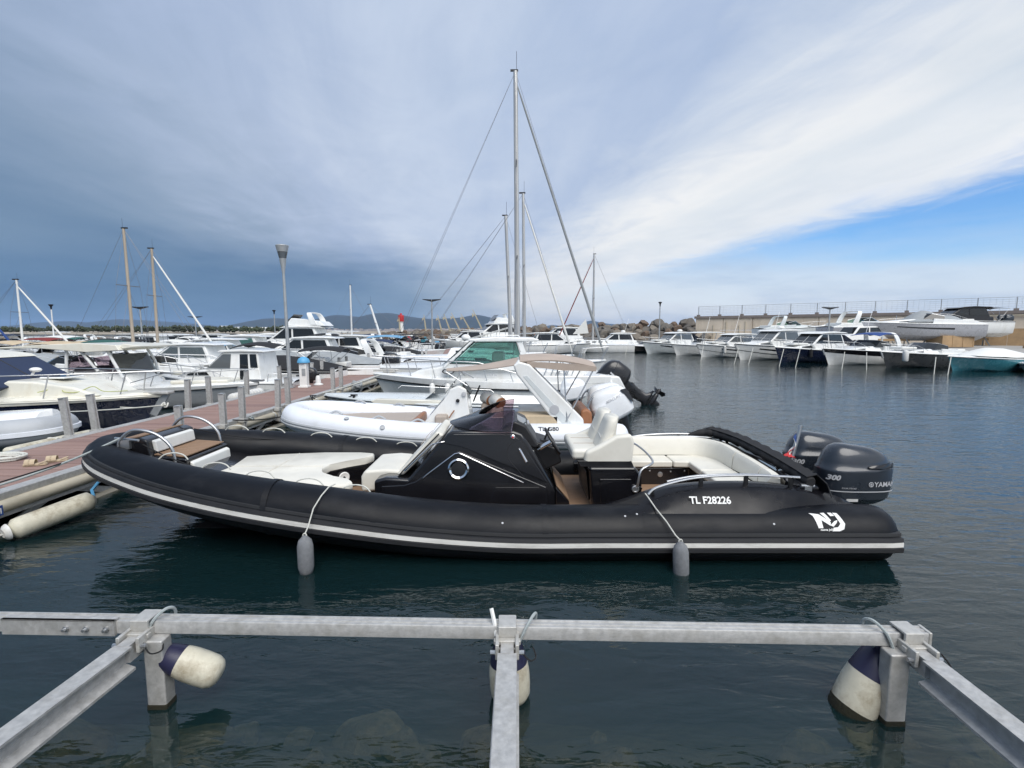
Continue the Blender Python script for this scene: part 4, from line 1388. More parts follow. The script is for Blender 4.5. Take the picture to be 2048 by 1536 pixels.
NJ = [[(0, .20), (.10, .185), (.19, .09), (.175, .055), (.10, .115), (.085, .155), (.03, .165)],
      [(0, .20), (.03, .165), (.045, .03), (.095, .03), (.095, .075), (.06, .09), (.10, .115), (.085, .155), (.05, .185)],
      [(.12, .20), (.165, .205), (.20, .11), (.175, .095)],
      [(.255, .205), (.30, .20), (.335, .075), (.31, .02), (.26, .0), (.19, .0), (.20, .035), (.25, .04), (.285, .075)],
      [(.20, .205), (.24, .205), (.26, .165), (.215, .16)],
      [(.175, .06), (.235, .105), (.27, .115), (.25, .085), (.205, .045)]]
part('emblem', emblem(NJ, 3.16, 24), 'white_print', rib, angle=80)
part('emblem_lettering', lettering('nuova jolly', .032, (0, 0, 0), (1, 0, 0), (0, 0, 1), .0008, .2, warp=lambda u, v: on_tube(3.22 + u, 25 + math.degrees(v / .3), .004)), 'white_print', rib)
part('registration_lettering', lettering('TL F28226', .105, (0, 0, 0), (1, 0, 0), (0, 0, 1), .003, warp=lambda u, v: Vector((1.92 + u * .98, BY - 1.325 + .85 * v * .6, .60 + v * .9 - .004 * u))), 'white_print', rib)
for x, a in ((1.2, 55), (1.33, 60), (2.75, 38), (-.1, 40)):
    part('valve', MB().lathe([(.012, 0), (.011, .004), (.004, .005)], 10, Matrix.Translation(on_tube(x, a, 0)) @ Vector((0, -math.cos(R(a)), math.sin(R(a)))).to_track_quat('Z', 'Y').to_matrix().to_4x4()), 'grey_print', rib)
# fenders slung over the near side
fender('grey cloth-covered fender hanging at the bow end of the black inflatable', (-2.10, 4.875, -.03), .40, .078, 'fender_grey',
       [(-2.085, 4.93, .46), (-2.06, 5.02, .62), (-2.02, 5.14, .715), (-1.99, 5.28, .765), (-1.97, 5.42, .755)], 'fenders on the black inflatable', 'rope_white')
fender('grey cloth-covered fender hanging at the stern end of the black inflatable', (1.73, 4.87, -.09), .40, .078, 'fender_grey',
       [(1.70, 4.93, .37), (1.64, 5.03, .48), (1.57, 5.16, .575), (1.53, 5.32, .65), (1.51, 5.36, .68)], 'fenders on the black inflatable', 'rope_white', tilt=R(-3))
rope('mooring_line', sag((-4.85, 6.10, 1.13), (-6.35, 5.70, .56), .05, 14), .016, 'rope_grey', 'pale mooring line from the black inflatable\'s bow to the pontoon')
rope('mooring_line', sag((-5.45, 5.95, .86), (-6.7, 4.4, .54), .03, 14), .009, 'rope_black', 'thin dark mooring line running from the black bow across the pontoon deck')
# ================================================================ pontoon to the left
def pr_x(y):            # right edge of the pontoon
    return -6.16 + .021 * (y - 6)
PW, PZ = 2.08, .5
YA, YB = 2.6, 58.
pang = math.atan(.021)
pon = thing('pontoon', 'long floating pontoon with reddish-brown boards and grey aluminium edges', 'pontoon', (pr_x(YA) - PW / 2, YA, 0), -pang)
PL = YB - YA
def ppt(u, v, z):       # u across (0 = centre), v along
    return (u, v, z)
mat('deck_board', (.28, .178, .15), .75, var=.22, vscale=3., bump=.25, bscale=60, stretch=(.4, 6, 1), stain=((.40, .32, .29), .4, 2.))
mat('deck_board_b', (.31, .20, .17), .78, var=.22, vscale=3., bump=.25, bscale=60, stretch=(.4, 6, 1), stain=((.21, .14, .12), .4, 2.))
bw = .16
bd = [mesh_of(MB().box(-.86, .86, 0, bw - .010, -.03, 0), M(m_), name='deck_board') for m_ in ('deck_board', 'deck_board_b')]
nb = 270
rnd = random.Random(4)
mat('deck_board_c', (.25, .16, .14), .75, var=.22, vscale=3., bump=.25, bscale=60, stretch=(.4, 6, 1))
bd.append(mesh_of(MB().box(-.86, .86, 0, bw - .014, -.03, 0), M('deck_board_c'), name='deck_board'))
for i in range(nb):
    o = add_mesh('deck_board', bd[rnd.choice((0, 0, 1, 1, 2))], pon, (rnd.uniform(-.004, .004), .02 + i * bw, PZ - rnd.random() * .006))
mb = MB()
for i in range(nb, int(PL / bw)):
    mb.box(-.86, .86, i * bw, i * bw + bw - .01, PZ - .03, PZ)
part('far_deck_boards', mb, 'deck_board', pon, world=False, kind='stuff')
for sg in (-1, 1):
    sec = [(-.09, -.10), (.09, -.10), (.10, -.06), (.10, .002), (.092, .012), (-.07, .012), (-.075, .004), (-.09, .004)]
    e = part('edge_beam', MB().section_bar((sg * .95, 0, PZ), (sg * .95, PL, PZ), [(a * sg, b) for a, b in sec]), 'aluminium', pon, world=False)
    for k in range(int(PL / 6)):
        part('beam_joint', MB().box(sg * .95 - .102, sg * .95 + .102, k * 6 + 2.9, k * 6 + 3.05, PZ - .09, PZ + .018), 'aluminium_cast', e, world=False)
    part('bumper_pipe', MB().tube([(sg * 1.06, 0, .345), (sg * 1.06, PL, .345)], .078, 14), 'pipe_beige', pon, world=False)
    part('lower_rail', MB().section_bar((sg * 1.02, 0, .250), (sg * 1.02, PL, .250), [(-.05, -.03), (.06, -.03), (.06, .02), (-.05, .02)]), 'aluminium', pon, world=False)
    part('float_pipe', MB().tube([(sg * .96, 0, -.045), (sg * .96, PL, -.045)], .10, 14), 'pipe_beige', pon, world=False)
    for k in range(28):
        v = .5 + k * 1.9
        part('brace', MB().bar((sg * 1.0, v, .25), (sg * .98, v + .62, .02), .09, .025, up=(1, 0, 0)), 'aluminium', pon, world=False)
        part('brace', MB().bar((sg * 1.0, v + 1.50, .25), (sg * .98, v + .92, .02), .09, .025, up=(1, 0, 0)), 'aluminium', pon, world=False)
    for k in range(20):
        part('pipe_clip', MB().tube([(sg * 1.06 + .094 * math.cos(a) * sg, 2.0 + k * 2.6, .335 + .094 * math.sin(a)) for a in [R(-90 + 180 * q / 10) for q in range(11)]], .012, 6), 'galvanised', pon, world=False)
part('under_frame', MB().box(-.8, .8, 0, PL, .18, .42), 'dark_steel', pon, world=False)
def number_plate(v, s):
    b = part('number_plate', MB().box(1.146, 1.154, v, v + .16, .275, .395), 'canvas_blue', pon, world=False)
    part('plate_number', lettering(s, .095, (1.156, v + .012, .30), (0, 1, 0), (0, 0, 1), .002, lift=.002), 'white_print', b, world=False)
for v, s in ((3.02, '101'), (7.62, '102'), (10.62, '103')):
    number_plate(v, s)

# mooring posts along both edges
def post(x, y, top, label, lean=0., flare=False, w=.115, d=.085):
    t = thing('mooring_post', label, 'post', (x, y, .18), rotz=-pang, group='aluminium mooring posts along the pontoon')
    h = top - .18
    mb = MB().section_bar((0, 0, 0), (0, 0, h), [(-w / 2, -d / 2), (w / 2, -d / 2), (w / 2, -d * .2), (w / 2 - .018, -d * .2), (w / 2 - .018, d * .2), (w / 2, d * .2), (w / 2, d / 2), (-w / 2, d / 2), (-w / 2, d * .2), (-w / 2 + .018, d * .2), (-w / 2 + .018, -d * .2), (-w / 2, -d * .2)], up=(0, 1, 0))
    part('shaft', mb, 'aluminium', t, world=False)
    part('cap', MB().box(-d / 2 - .004, d / 2 + .004, -w / 2 - .004, w / 2 + .004, h, h + .012), 'galvanised', t, world=False)
    part('foot_bracket', MB().box(-.07, .07, -.085, .085, .26, .345), 'aluminium_cast', t, world=False, bevel=.01)
    t.rotation_euler.y = lean
    return t
lp = [(9.14, 1.22), (9.72, 1.21), (12.4, 1.24), (13.3, 1.23), (15.1, 1.24), (17.25, 1.24), (18.95, 1.23), (19.8, 1.2), (20.9, 1.24), (22.8, 1.24), (23.9, 1.24), (27.2, 1.24), (28.2, 1.24), (29.0, 1.2), (33.5, 1.24), (34.6, 1.24), (35.5, 1.24), (37.0, 1.2)]
rp = [(8.95, 1.10), (10.25, 1.16), (10.95, 1.22), (12.55, 1.23), (13.15, 1.23), (16.3, 1.24), (17.0, 1.24), (24.4, 1.24), (25.3, 1.24), (31.0, 1.24), (32.2, 1.24)]
order = ['nearest', 'second', 'third', 'fourth', 'fifth', 'sixth', 'seventh', 'eighth', 'ninth', 'tenth', 'eleventh', 'twelfth', 'thirteenth', 'fourteenth', 'fifteenth', 'sixteenth', 'seventeenth', 'eighteenth']
for i, (y, z) in enumerate(lp):
    post(pr_x(y) - PW - .02, y, z, 'grey aluminium mooring post, %s along the far left edge of the pontoon' % order[i], lean=R(-5) if i < 2 else R((i * 37) % 5 - 2))
for i, (y, z) in enumerate(rp):
    post(pr_x(y) + .08, y, z, 'grey aluminium mooring post, %s along the boat-side right edge of the pontoon' % order[i], lean=R((i * 53) % 4 - 1.5))

# tall lamp with a glass cone
lm = thing('street_lamp', 'tall grey lamp post with a cone-shaped lantern standing on the pontoon', 'street lamp', (-7.68, 17.2, .5), group=None)
part('pole', MB().tube([(0, 0, 0), (0, 0, .4), (0, 0, 3.9)], [.075, .07, .042], 14), 'galvanised', lm, world=False)
part('base_plate', MB().box(-.14, .14, -.14, .14, 0, .025), 'galvanised', lm, world=False)
part('lantern_cone', MB().lathe([(.042, 3.88), (.05, 3.95), (.115, 4.38)], 20), 'galvanised', lm, world=False)
part('lantern_glass', MB().lathe([(.112, 4.38), (.165, 4.60)], 20), 'glass_pale', lm, world=False)
part('lantern_cap', MB().lathe([(.165, 4.60), (.212, 4.80), (.20, 4.82), (.03, 4.84)], 20), 'galvanised', lm, world=False)
lm.rotation_euler = (0, R(-.6), 0)
# service pedestal
pd = thing('service_pedestal', 'white power pedestal with a light blue domed cap beside the lamp post', 'pedestal', (-7.22, 17.3, .5))
part('body', MB().box(-.13, .13, -.12, .12, 0, .86), 'white_paint', pd, world=False, bevel=.03)
part('cap', MB().lathe([(.21, .86), (.21, .90), (.17, .99), (.09, 1.05), (.01, 1.07)], 20), 'light_blue', pd, world=False)
part('socket_panel', MB().box(-.02, .10, -.135, -.12, .42, .66), 'galvanised', pd, world=False)
part('foot', MB().box(-.17, .17, -.15, .15, 0, .06), 'white_paint', pd, world=False, bevel=.01)
pd2 = thing('service_pedestal', 'small white power pedestal far along the pontoon below the double-headed lamp', 'pedestal', (pr_x(44) - 1.2, 44, .5))
part('body', MB().box(-.16, .16, -.15, .15, 0, .95), 'white_paint', pd2, world=False, bevel=.03)
part('cap', MB().box(-.18, .18, -.17, .17, .95, 1.06), 'light_blue', pd2, world=False, bevel=.03)
bo = thing('bollard', 'small white conical bollard at the foot of the pedestal on the pontoon', 'bollard', (-7.05, 18.1, .5))
part('body', MB().lathe([(.17, 0), (.17, .03), (.10, .06), (.075, .30), (.03, .36)], 16), 'white_paint', bo, world=False)
part('head', MB().lathe([(.04, .34), (.05, .40), (.02, .43)], 12), 'black_plastic', bo, world=False)
# ribbed white dock fender lying along the left edge
rf = thing('dock_fender', 'white ribbed dock fender lying along the pontoon edge before the lamp', 'dock fender', (-8.35, 15.6, .44), rotz=-pang)
for k in range(9):
    part('rib', MB().lathe([(.10, 0), (.15, .03), (.155, .10), (.15, .15), (.10, .18)], 14, Matrix.Translation((0, k * .18 - .8, 0)) @ Matrix.Rotation(R(-90), 4, 'X')), 'fender_white', rf, world=False)
df = thing('dock_fender', 'flat cream dock bumper below the first two left-edge posts', 'dock fender', (-8.52, 9.2, .40), rotz=R(-4))
part('pad', MB().box(-.10, .10, -.9, .75, -.16, .08), 'fender_ivory', df, world=False, bevel=.07, seg=4)
part('strap', MB().box(-.105, .105, -.1, -.04, -.165, .085), 'rope_white', df, world=False, bevel=.02)
# long ivory fender in front of the near end
cf = thing('dock_fender', 'long ribbed ivory fender tied under the near end of the pontoon', 'dock fender', (-5.88, 5.62, .12))
ax = (Vector((-5.52, 6.42, .24)) - Vector((-5.88, 5.62, .12)))
Lf = ax.length
q = ax.to_track_quat('Z', 'Y').to_matrix().to_4x4()
rings = []
for k in range(15):
    f = k / 14
    r = .125 * (1 if .1 < f < .9 else math.sqrt(max(.08, 1 - (abs(f - .5) * 2 - .8) ** 2 * 24)))
    if f == 0: r = .04
    if f == 1: r = .05
    rings.append([q @ Vector((r * (1 + .022 * (a % 2)) * math.cos(2 * math.pi * a / 36), r * (1 + .022 * (a % 2)) * math.sin(2 * math.pi * a / 36), f * Lf)) for a in range(36)])
part('body', MB().loft(rings), 'fender_ivory', cf, world=False, angle=60)
part('end_cap', MB().lathe([(.10, .0), (.085, -.03), (.05, -.05), (.02, -.045)], 18, q), 'fender_white', cf, world=False)
part('line', MB().tube([(.35, .80, .14), (.28, .86, .22), (.30, .95, .30)], .02, 6), 'light_blue', cf, world=False)
part('line', MB().tube(sag((0, 0, -.02), (-.42, -.35, .12), .05), .011, 6), 'rope_white', cf, world=False)
# small things on the deck
def coil(cx, cy, z, r0, r1, turns, rr_, squash=.6):
    pts = []
    for i in range(turns * 16):
        a = 2 * math.pi * i / 16
        r = r0 + (r1 - r0) * ((i / 16 * .37) % 1)
        pts.append((cx + r * math.cos(a) * 1.25, cy + r * math.sin(a) * squash, z + rr_ + rr_ * 1.1 * (i // 32)))
    return pts
rope('rope_coil', coil(-7.80, 7.45, PZ + .004, .20, .30, 6, .016, .8), .016, 'rope_white', 'flattened coil of white rope on the pontoon boards', 'rope')
def slipper(x, y, rz, label):
    t = thing('slipper', label, 'slipper', (x, y, PZ + .002), rz, 'pair of slippers left on the pontoon')
    outl = [(-.135, -.035), (-.08, -.047), (0, -.042), (.08, -.052), (.13, -.035), (.14, 0), (.13, .03), (.08, .047), (0, .04), (-.08, .043), (-.135, .03), (-.148, 0)]
    part('sole', MB().prism(outl, 0, .032, 'z'), 'canvas_sand', t, world=False, bevel=.008)
    for xx, ww in ((.02, .035), (.075, .03)):
        rows = [[(xx + dx, .052 * math.cos(a) * -1, .028 + .062 * math.sin(a)) for a in [R(180 * k / 10) for k in range(11)]] for dx in (-ww, -ww / 2, 0, ww / 2, ww)]
        part('strap', MB().sheet(rows, .006), 'canvas_sand', t, world=False)
    part('heel_strap', MB().tube([(-.06, -.05, .03), (-.13, -.035, .055), (-.145, 0, .06), (-.13, .035, .055), (-.06, .045, .03)], .008, 6), 'canvas_sand', t, world=False)
slipper(-6.95, 7.12, R(200), 'left-hand tan slipper of the pair beside the black bow')
slipper(-6.84, 7.34, R(205), 'right-hand tan slipper, nearer the black bow')
# weathered bundles of rope and cloth on posts and pipes
def tangle(cx, cy, cz, s, n, r, m, label, seed, cat='rope'):
    rnd = random.Random(seed)
    pts = [Vector((cx, cy, cz)) + Vector((rnd.uniform(-s, s), rnd.uniform(-s, s), rnd.uniform(-s, s) * .7)) for _ in range(n)]
    return rope('rope_bundle', spline(pts, 5), r, m, label, cat)
tangle(-6.05, 11.35, .42, .13, 12, .018, 'rope_grey', 'frayed grey rope tangle on the pontoon pipe behind the black inflatable', 3)
tangle(-5.86, 14.6, .50, .09, 9, .014, 'rope_black', 'small black rope knot at the pale tender\'s bow', 5)
tangle(-5.62, 18.1, .50, .22, 16, .05, 'canvas_grey', 'grey cloth bundle lashed to the pontoon by the white cabin cruiser', 9, 'cloth bundle')
tangle(-8.45, 19.9, .55, .20, 16, .04, 'dark_steel', 'dark heap of rope and chain on the pontoon edge behind the pedestal', 12, 'rope heap')
tangle(-8.15, 11.6, .72, .09, 10, .018, 'rope_white', 'white rope knot hanging on the left edge by the blue-hulled boat', 15)
rope('mooring_line', sag((-8.95, 11.3, .72), (-8.2, 11.6, .72), .03) + sag((-8.2, 11.6, .72), (-10.4, 10.4, .74), .04)[1:], .012, 'rope_white', 'white mooring line along the bow of the blue-hulled boat')
# gangway at the far end
gw = thing('gangway', 'sloping metal gangway with handrails at the far end of the pontoon', 'gangway', (pr_x(52), 52, .5))
part('walkway', MB().bar((0, 0, .1), (5.6, 1.5, 1.6), .08, 1.2, up=(.25, -.95, .1)), 'pipe_beige', gw, world=False)
for sg in (-1, 1):
    mb = MB()
    mb.tube([(sg * .15, sg * .6, .9), (5.6 + sg * .15, 1.5 + sg * .6, 2.5)], .04, 6)
    for k in range(7):
        f = k / 6
        mb.tube([(5.6 * f + sg * .15, 1.5 * f + sg * .6, .1 + 1.5 * f), (5.6 * f + sg * .15, 1.5 * f + sg * .6, .9 + 1.6 * f)], .03, 6)
    part('handrail', mb, 'galvanised', gw, world=False)
# double-headed lamps
def tlamp(x, y, z0, h, label, arm=.45, m='galvanised', single_=False):
    t = thing('street_lamp', label, 'street lamp', (x, y, z0))
    part('pole', MB().tube([(0, 0, 0), (0, 0, h)], [.085, .06], 10), m, t, world=False)
    if single_:
        part('lantern', MB().lathe([(.06, h - .45), (.10, h - .1), (.22, h + .05), (.24, h + .12), (.05, h + .16)], 14), 'dark_steel', t, world=False)
    else:
        for sg in (-1, 1):
            part('lamp_head', MB().add([(sg * .03, -.12, h - .16), (sg * .03, .12, h - .16), (sg * arm * 1.6, .14, h + .02), (sg * arm * 1.6, -.14, h + .02), (sg * .03, -.12, h + .04), (sg * .03, .12, h + .04), (sg * arm * 1.6, .14, h + .07), (sg * arm * 1.6, -.14, h + .07)],
                                       [(0, 1, 2, 3), (4, 7, 6, 5), (0, 4, 5, 1), (1, 5, 6, 2), (2, 6, 7, 3), (3, 7, 4, 0)], False), 'dark_steel', t, world=False)
    return t
tlamp(pr_x(45) - 1.8, 45, .5, 4.7, 'double-headed lamp standing far along the pontoon left of the tall sailing mast', .5)
tlamp(-32.4, 44, .4, 4.1, 'double-headed grey lamp between the two tan masts on the left', .42)
tlamp(-44, 70, .4, 4.0, 'double-headed lamp in front of the low green shore', .6)
tlamp(-33, 70, .4, 4.8, 'pale lamp with a round lantern left of the tall lamp post', single_=True)
tlamp(-52, 57, .4, 4.9, 'thin white lamp with a small round head at the far left', single_=True, m='white_paint')

# ================================================================ aluminium mooring fingers in front
TB = Matrix.Translation((0, 3.075, 0)) @ Matrix.Rotation(-.028, 4, 'Z')
bm_t = thing('mooring_beam', 'long grey aluminium cross beam joining three mooring fingers in the foreground', 'beam', (0, 3.075, 0), -.028)
sec = [(-.047, -.085), (.047, -.085), (.047, -.006), (.043, 0), (.030, 0), (.028, -.005), (.010, -.005), (.008, 0), (-.008, 0), (-.010, -.005), (-.028, -.005), (-.030, 0), (-.043, 0), (-.047, -.006)]
part('beam', MB().section_bar((-2.36, 0, .56), (2.62, 0, .56), sec), 'aluminium', bm_t, world=False)
part('beam', MB().section_bar((-6.5, 0, .555), (-2.44, 0, .555), sec), 'aluminium', bm_t, world=False)
sp_ = part('splice_plate', MB().box(-3.36, -2.60, -.066, -.047, .462, .568).box(-3.36, -2.60, -.066, -.02, .558, .568), 'aluminium', bm_t, world=False)
for k in range(3):
    part('bolt', MB().lathe([(.018, 0), (.018, .012), (.011, .014), (.011, .03), (.004, .032)], 8, Matrix.Translation((-2.92 + k * .135, -.066, .512)) @ Matrix.Rotation(R(90), 4, 'X')), 'steel', sp_, world=False)
part('end_cap', MB().box(2.62, 2.64, -.052, .052, .47, .566), 'aluminium_cast', bm_t, world=False, bevel=.006)
IS = [(-.058, 0), (.058, 0), (.058, -.014), (.012, -.03), (.010, -.115), (.072, -.135), (.072, -.152), (-.072, -.152), (-.072, -.135), (-.010, -.115), (-.012, -.03), (-.058, -.014)]
def finger(x, yb, lab, post_dx, yend=.25, has_post=True, xe=None):
    xe = x if xe is None else xe
    t = thing('mooring_finger', lab, 'mooring finger', (x, yb, 0))
    part('rail', MB().section_bar((0, -.16, .50), (xe - x, yend - yb, .50), IS), 'aluminium', t, world=False)
    part('narrow_end', MB().section_bar((.0, .0, .502), (0, -.165, .502), [(-.04, 0), (.04, 0), (.04, -.11), (-.04, -.11)]), 'aluminium', t, world=False)
    br = MB()
    br.box(-.058, .058, -.015, .115, .568, .584).box(-.058, .058, -.028, -.008, .40, .584).box(-.085, .085, -.065, -.028, .485, .515)
    for sg in (-1, 1):
        br.box(sg * .062 - .012, sg * .062 + .012, -.13, .02, .43, .53)
    hb = part('hinge_bracket', br, 'aluminium_cast', t, world=False, bevel=.006)
    for sg in (-1, 1):
        part('hinge_pin', MB().tube([(sg * .07, -.11, .47), (sg * .105, -.11, .47)], .014, 8), 'steel', hb, world=False)
    part('retaining_clip', MB().tube(spline([(.08, -.10, .48), (.14, -.13, .43), (.18, -.08, .42), (.16, -.04, .46)], 5), .005, 6), 'rope_black', hb, world=False)
    if has_post:
        part('post', MB().section_bar((post_dx, -.02, -.45), (post_dx, -.02, .47), [(-.062, -.05), (.062, -.05), (.062, .05), (-.062, .05)], up=(0, 1, 0)), 'aluminium', t, world=False, bevel=.012)
        part('weed_band', MB().section_bar((post_dx, -.02, -.12), (post_dx, -.02, .035), [(-.066, -.054), (.066, -.054), (.066, .054), (-.066, .054)], up=(0, 1, 0)), 'marine_growth', t, world=False, bevel=.012)
    return t
def byy(x): return 3.075 - .028 * x - .06
finger(-2.42, byy(-2.42), 'left-hand aluminium mooring finger running to the lower left corner', .11, xe=-2.62)
finger(-.03, byy(0), 'middle aluminium mooring finger running straight towards the viewer', .0, xe=-.06)
finger(2.50, byy(2.5), 'right-hand aluminium mooring finger running to the lower right corner', -.11, xe=2.50)
def buoy(c, axis, L, r, label, growth=False):
    t = thing('buoy', label, 'buoy', c, group='white buoys with navy tops under the mooring beam')
    q = Vector(axis).to_track_quat('Z', 'Y').to_matrix().to_4x4()
    prof = [(.03, -L * .50), (r * .55, -L * .485), (r * .82, -L * .44), (r * .97, -L * .36), (r, -L * .22), (r, -L * .06), (r * .97, L * .03), (r * .92, L * .10)]
    part('body', MB().lathe(prof, 28, q), 'fender_ivory', t, world=False, angle=60)
    part('top', MB().lathe([(r * .925, L * .098), (r * .86, L * .2), (r * .72, L * .34), (r * .48, L * .46), (r * .3, L * .50), (r * .22, L * .56), (.02, L * .575)], 28, q), 'fender_navy', t, world=False, angle=60)
    if growth:
        part('weed_band', MB().lathe([(r * .3, -L * .502), (r * .6, -L * .492), (r * .86, -L * .445), (r * 1.01, -L * .37), (r * 1.015, -L * .28)], 28, q), 'marine_growth', t, world=False)
        mk = MB()
        for k in range(7):
            u = (k - 3) * .022
            mk.loft([[q @ Vector((r * 1.03 * math.cos((u + a) / r + 4.1), r * 1.03 * math.sin((u + a) / r + 4.1), -L * .355 + z + .012 * ((k * 5) % 3 - 1))) for a in (0, .016)] for z in (0, .02)], closed=False, cap=False)
        part('worn_mark', mk, 'white_print', t, world=False)
    return t
buoy((-2.15, 3.10, .262), (-.42, -.03, .19), .46, .105, 'white buoy with a navy top lying on its side under the left joint')
buoy((-.02, 3.14, .20), (-.06, .05, 1), .46, .135, 'upright white buoy with a navy top behind the middle mooring finger')
buoy((2.32, 3.06, .155), (.30, .05, .62), .60, .135, 'stained white buoy with dark weed round its base at the right post', True)
# grey wire loops round the joints
for cx, lab in ((-2.40, 'left'), (.04, 'middle'), (2.40, 'right')):
    y = byy(cx) + .06
    sgn = -1 if cx > 1 else 1
    pts = [(cx + sgn * .0, y - .06, .45), (cx + sgn * .05, y - .055, .56), (cx + sgn * .10, y, .615), (cx + sgn * .12, y + .06, .58), (cx + sgn * .10, y + .07, .47), (cx + sgn * .05, y + .04, .41)]
    rope('wire_loop', spline(pts, 6), .010, 'rope_grey', 'grey rope loop tied round the beam at the %s mooring joint' % lab, 'rope', 'rope loops on the mooring beam')
rope('white_handle', [(-.10, 3.03, .50), (-.115, 3.06, .58), (-.135, 3.10, .645)], .014, 'white_paint', 'short white plastic handle sticking up at the middle mooring joint', 'handle')
# quay under the viewer
struct('quay', MB().box(-40, 40, -12, .2, -3, .78), M('concrete'))
# ================================================================ boats moored along the pontoon, right side
# ---- white inflatable with arch and sun canopy
WY = 10.9
wr = thing('inflatable_boat', 'white rigid inflatable boat with taupe sun canopy behind the black one', 'inflatable boat', (-1.2, WY, 0))
def wz(x): return .33 + .30 * max(0, (-1.2 - x) / 3.5) ** 1.4
WST = [(x, h, wz(x)) for x, h in ((2.15, 1.0), (1.2, 1.0), (.2, 1.0), (-.8, 1.0), (-1.8, 1.0), (-2.6, .98), (-3.3, .92), (-3.9, .80), (-4.35, .62), (-4.6, .40), (-4.72, .18), (-4.75, 0))]
wp, _ = rib_path(WST, WY, 5)
part('tube', tube_body(wp, .27, .25, wr, None, .35, 24), 'hypalon_white', wr)
stk = part('rub_strake', sweep_section(strake_path(wp, .02), [(.22, -.10), (.285, -.09), (.295, -.06), (.275, -.045), (.275, -.025), (.292, -.01), (.28, .02), (.22, .03)]), 'hypalon_grey', wr)
rings = []
for x, h, z in WST:
    k = max(0, (-1.5 - x) / 3.25)
    zk = -.35 + .70 * k ** 2.4
    rings.append([(x, WY - h * .97, z - .1), (x + .1 * k, WY - h * .85, z - .24), (x + .15 * k, WY, zk), (x + .1 * k, WY + h * .85, z - .24), (x, WY + h * .97, z - .1)])
part('hull', MB().loft(rings, closed=False, cap=False), 'gelcoat', wr)
part('deck', MB().add([(2.1, WY - .95, .34), (2.1, WY + .95, .34), (-3.6, WY + .78, .36), (-4.4, WY, .40), (-3.6, WY - .78, .36)], [(0, 1, 2, 3, 4)], False), 'gelcoat_pale', wr)
part('bow_cushion', MB().prism([(-4.15, WY - .3), (-3.5, WY - .62), (-2.15, WY - .74), (-2.1, WY + .74), (-3.5, WY + .62), (-4.15, WY + .3)], .36, .56, 'z'), 'vinyl_taupe', wr, bevel=.04)
part('cushion_end', MB().box(-2.12, -2.0, WY - .74, WY + .74, .36, .58), 'vinyl_brown', wr, bevel=.04)
part('jockey_seat', MB().box(-1.62, -1.35, WY - .62, WY - .2, .34, .70), 'vinyl_taupe', wr, bevel=.05)
# console
cprof = [(-1.55, .34), (-1.52, .52), (-1.02, 1.12), (-.98, 1.22), (-.78, 1.30), (-.62, 1.22), (-.50, .34)]
con2, w2 = trunk(wr, [(x - .35, z) for x, z in cprof], .42, 'gelcoat', 'console', .18, bevel=.04)
for o in (con2,):
    o.location = (1.2, 0, 0)
def shift(o, dx, dy=0., dz=0.):
    o.location = Vector(o.location) + Vector((dx, dy, dz)); return o
w2b = lambda x, z: w2(x, z)
s0 = cross_pane(con2, w2, -1.42, 1.10, -1.10, 1.52, -.95, .95, 'glass_clear')
part('instrument_panel', MB().plate([(-1.06, -.30, 1.30), (-1.06, .30, 1.30), (-.90, .30, 1.10), (-.90, -.30, 1.10)], .02, (.7, 0, .5)), 'black_plastic', con2, world=False)
part('steering_wheel', MB().tube([(-.78 + .07 * math.sin(a), .05 + .19 * math.cos(a), 1.08 + .17 * math.sin(a)) for a in [k * .3142 for k in range(20)]], .018, 6, closed=True), 'black_plastic', con2, world=False)
part('hatch_rail', MB().tube([(-1.75, -.30, .66), (-1.70, -.36, .72), (-1.45, -.36, 1.02), (-1.42, -.30, 1.04)], .012, 6), 'steel', con2, world=False)
disc = lambda nm, c, n_, pr_, m_, pa: part(nm, MB().lathe(pr_, 16, Matrix.Translation(c) @ Vector(n_).to_track_quat('Z', 'Y').to_matrix().to_4x4()), m_, pa, world=False)
disc('vent', (-1.15, -.405, .98), (0, -1, .1), [(.04, -.01), (.04, .012), (.02, .016)], 'black_plastic', con2)
disc('speaker', (-1.02, -.385, 1.12), (0, -1, .1), [(.05, -.01), (.05, .01), (.02, .014)], 'grey_print', con2)
part('door_catch', MB().tube([(-1.33, -.44, .62), (-1.28, -.45, .70), (-1.22, -.44, .78)], .014, 6), 'vinyl_brown', con2, world=False)
part('mirror_frame', MB().tube([(-1.10, -.3, 1.45), (-1.12, -.3, 1.62), (-1.0, -.28, 1.50)], .012, 6), 'steel', con2, world=False)
# helm seats behind the console: two rolled bolsters with brown ends
for i, (yy, m_) in enumerate(((.15, 'vinyl_white'), (-.28, 'vinyl_white'))):
    b = part('seat_bolster', MB().tube(spline([(-.62 + .22 * i, WY + yy + .18, .94), (-.56 + .22 * i, WY + yy, 1.0), (-.46 + .22 * i, WY + yy - .18, .94)], 5), .12, 14), m_, wr)
    part('bolster_end', MB().lathe([(.13, 0), (.12, .02), (.02, .03)], 14, Matrix.Translation((-.46 + .22 * i, WY + yy - .18, .94)) @ Vector((.5, -.7, -.3)).to_track_quat('Z', 'Y').to_matrix().to_4x4()), 'vinyl_brown', b)
    part('seat_block', MB().box(-.68 + .22 * i, -.40 + .22 * i, WY + yy - .2, WY + yy + .2, .34, .86), 'vinyl_taupe', b, bevel=.05)
part('rear_lounge', MB().prism([(.15, .34), (.15, .72), (.95, .70), (1.05, 1.0), (1.2, 1.0), (1.25, .34)], WY - .1, WY + .85), 'vinyl_white', wr, bevel=.05)
part('storage_box', MB().box(.10, .95, WY - .85, WY - .3, .34, .74), 'canvas_sand', wr, bevel=.03)
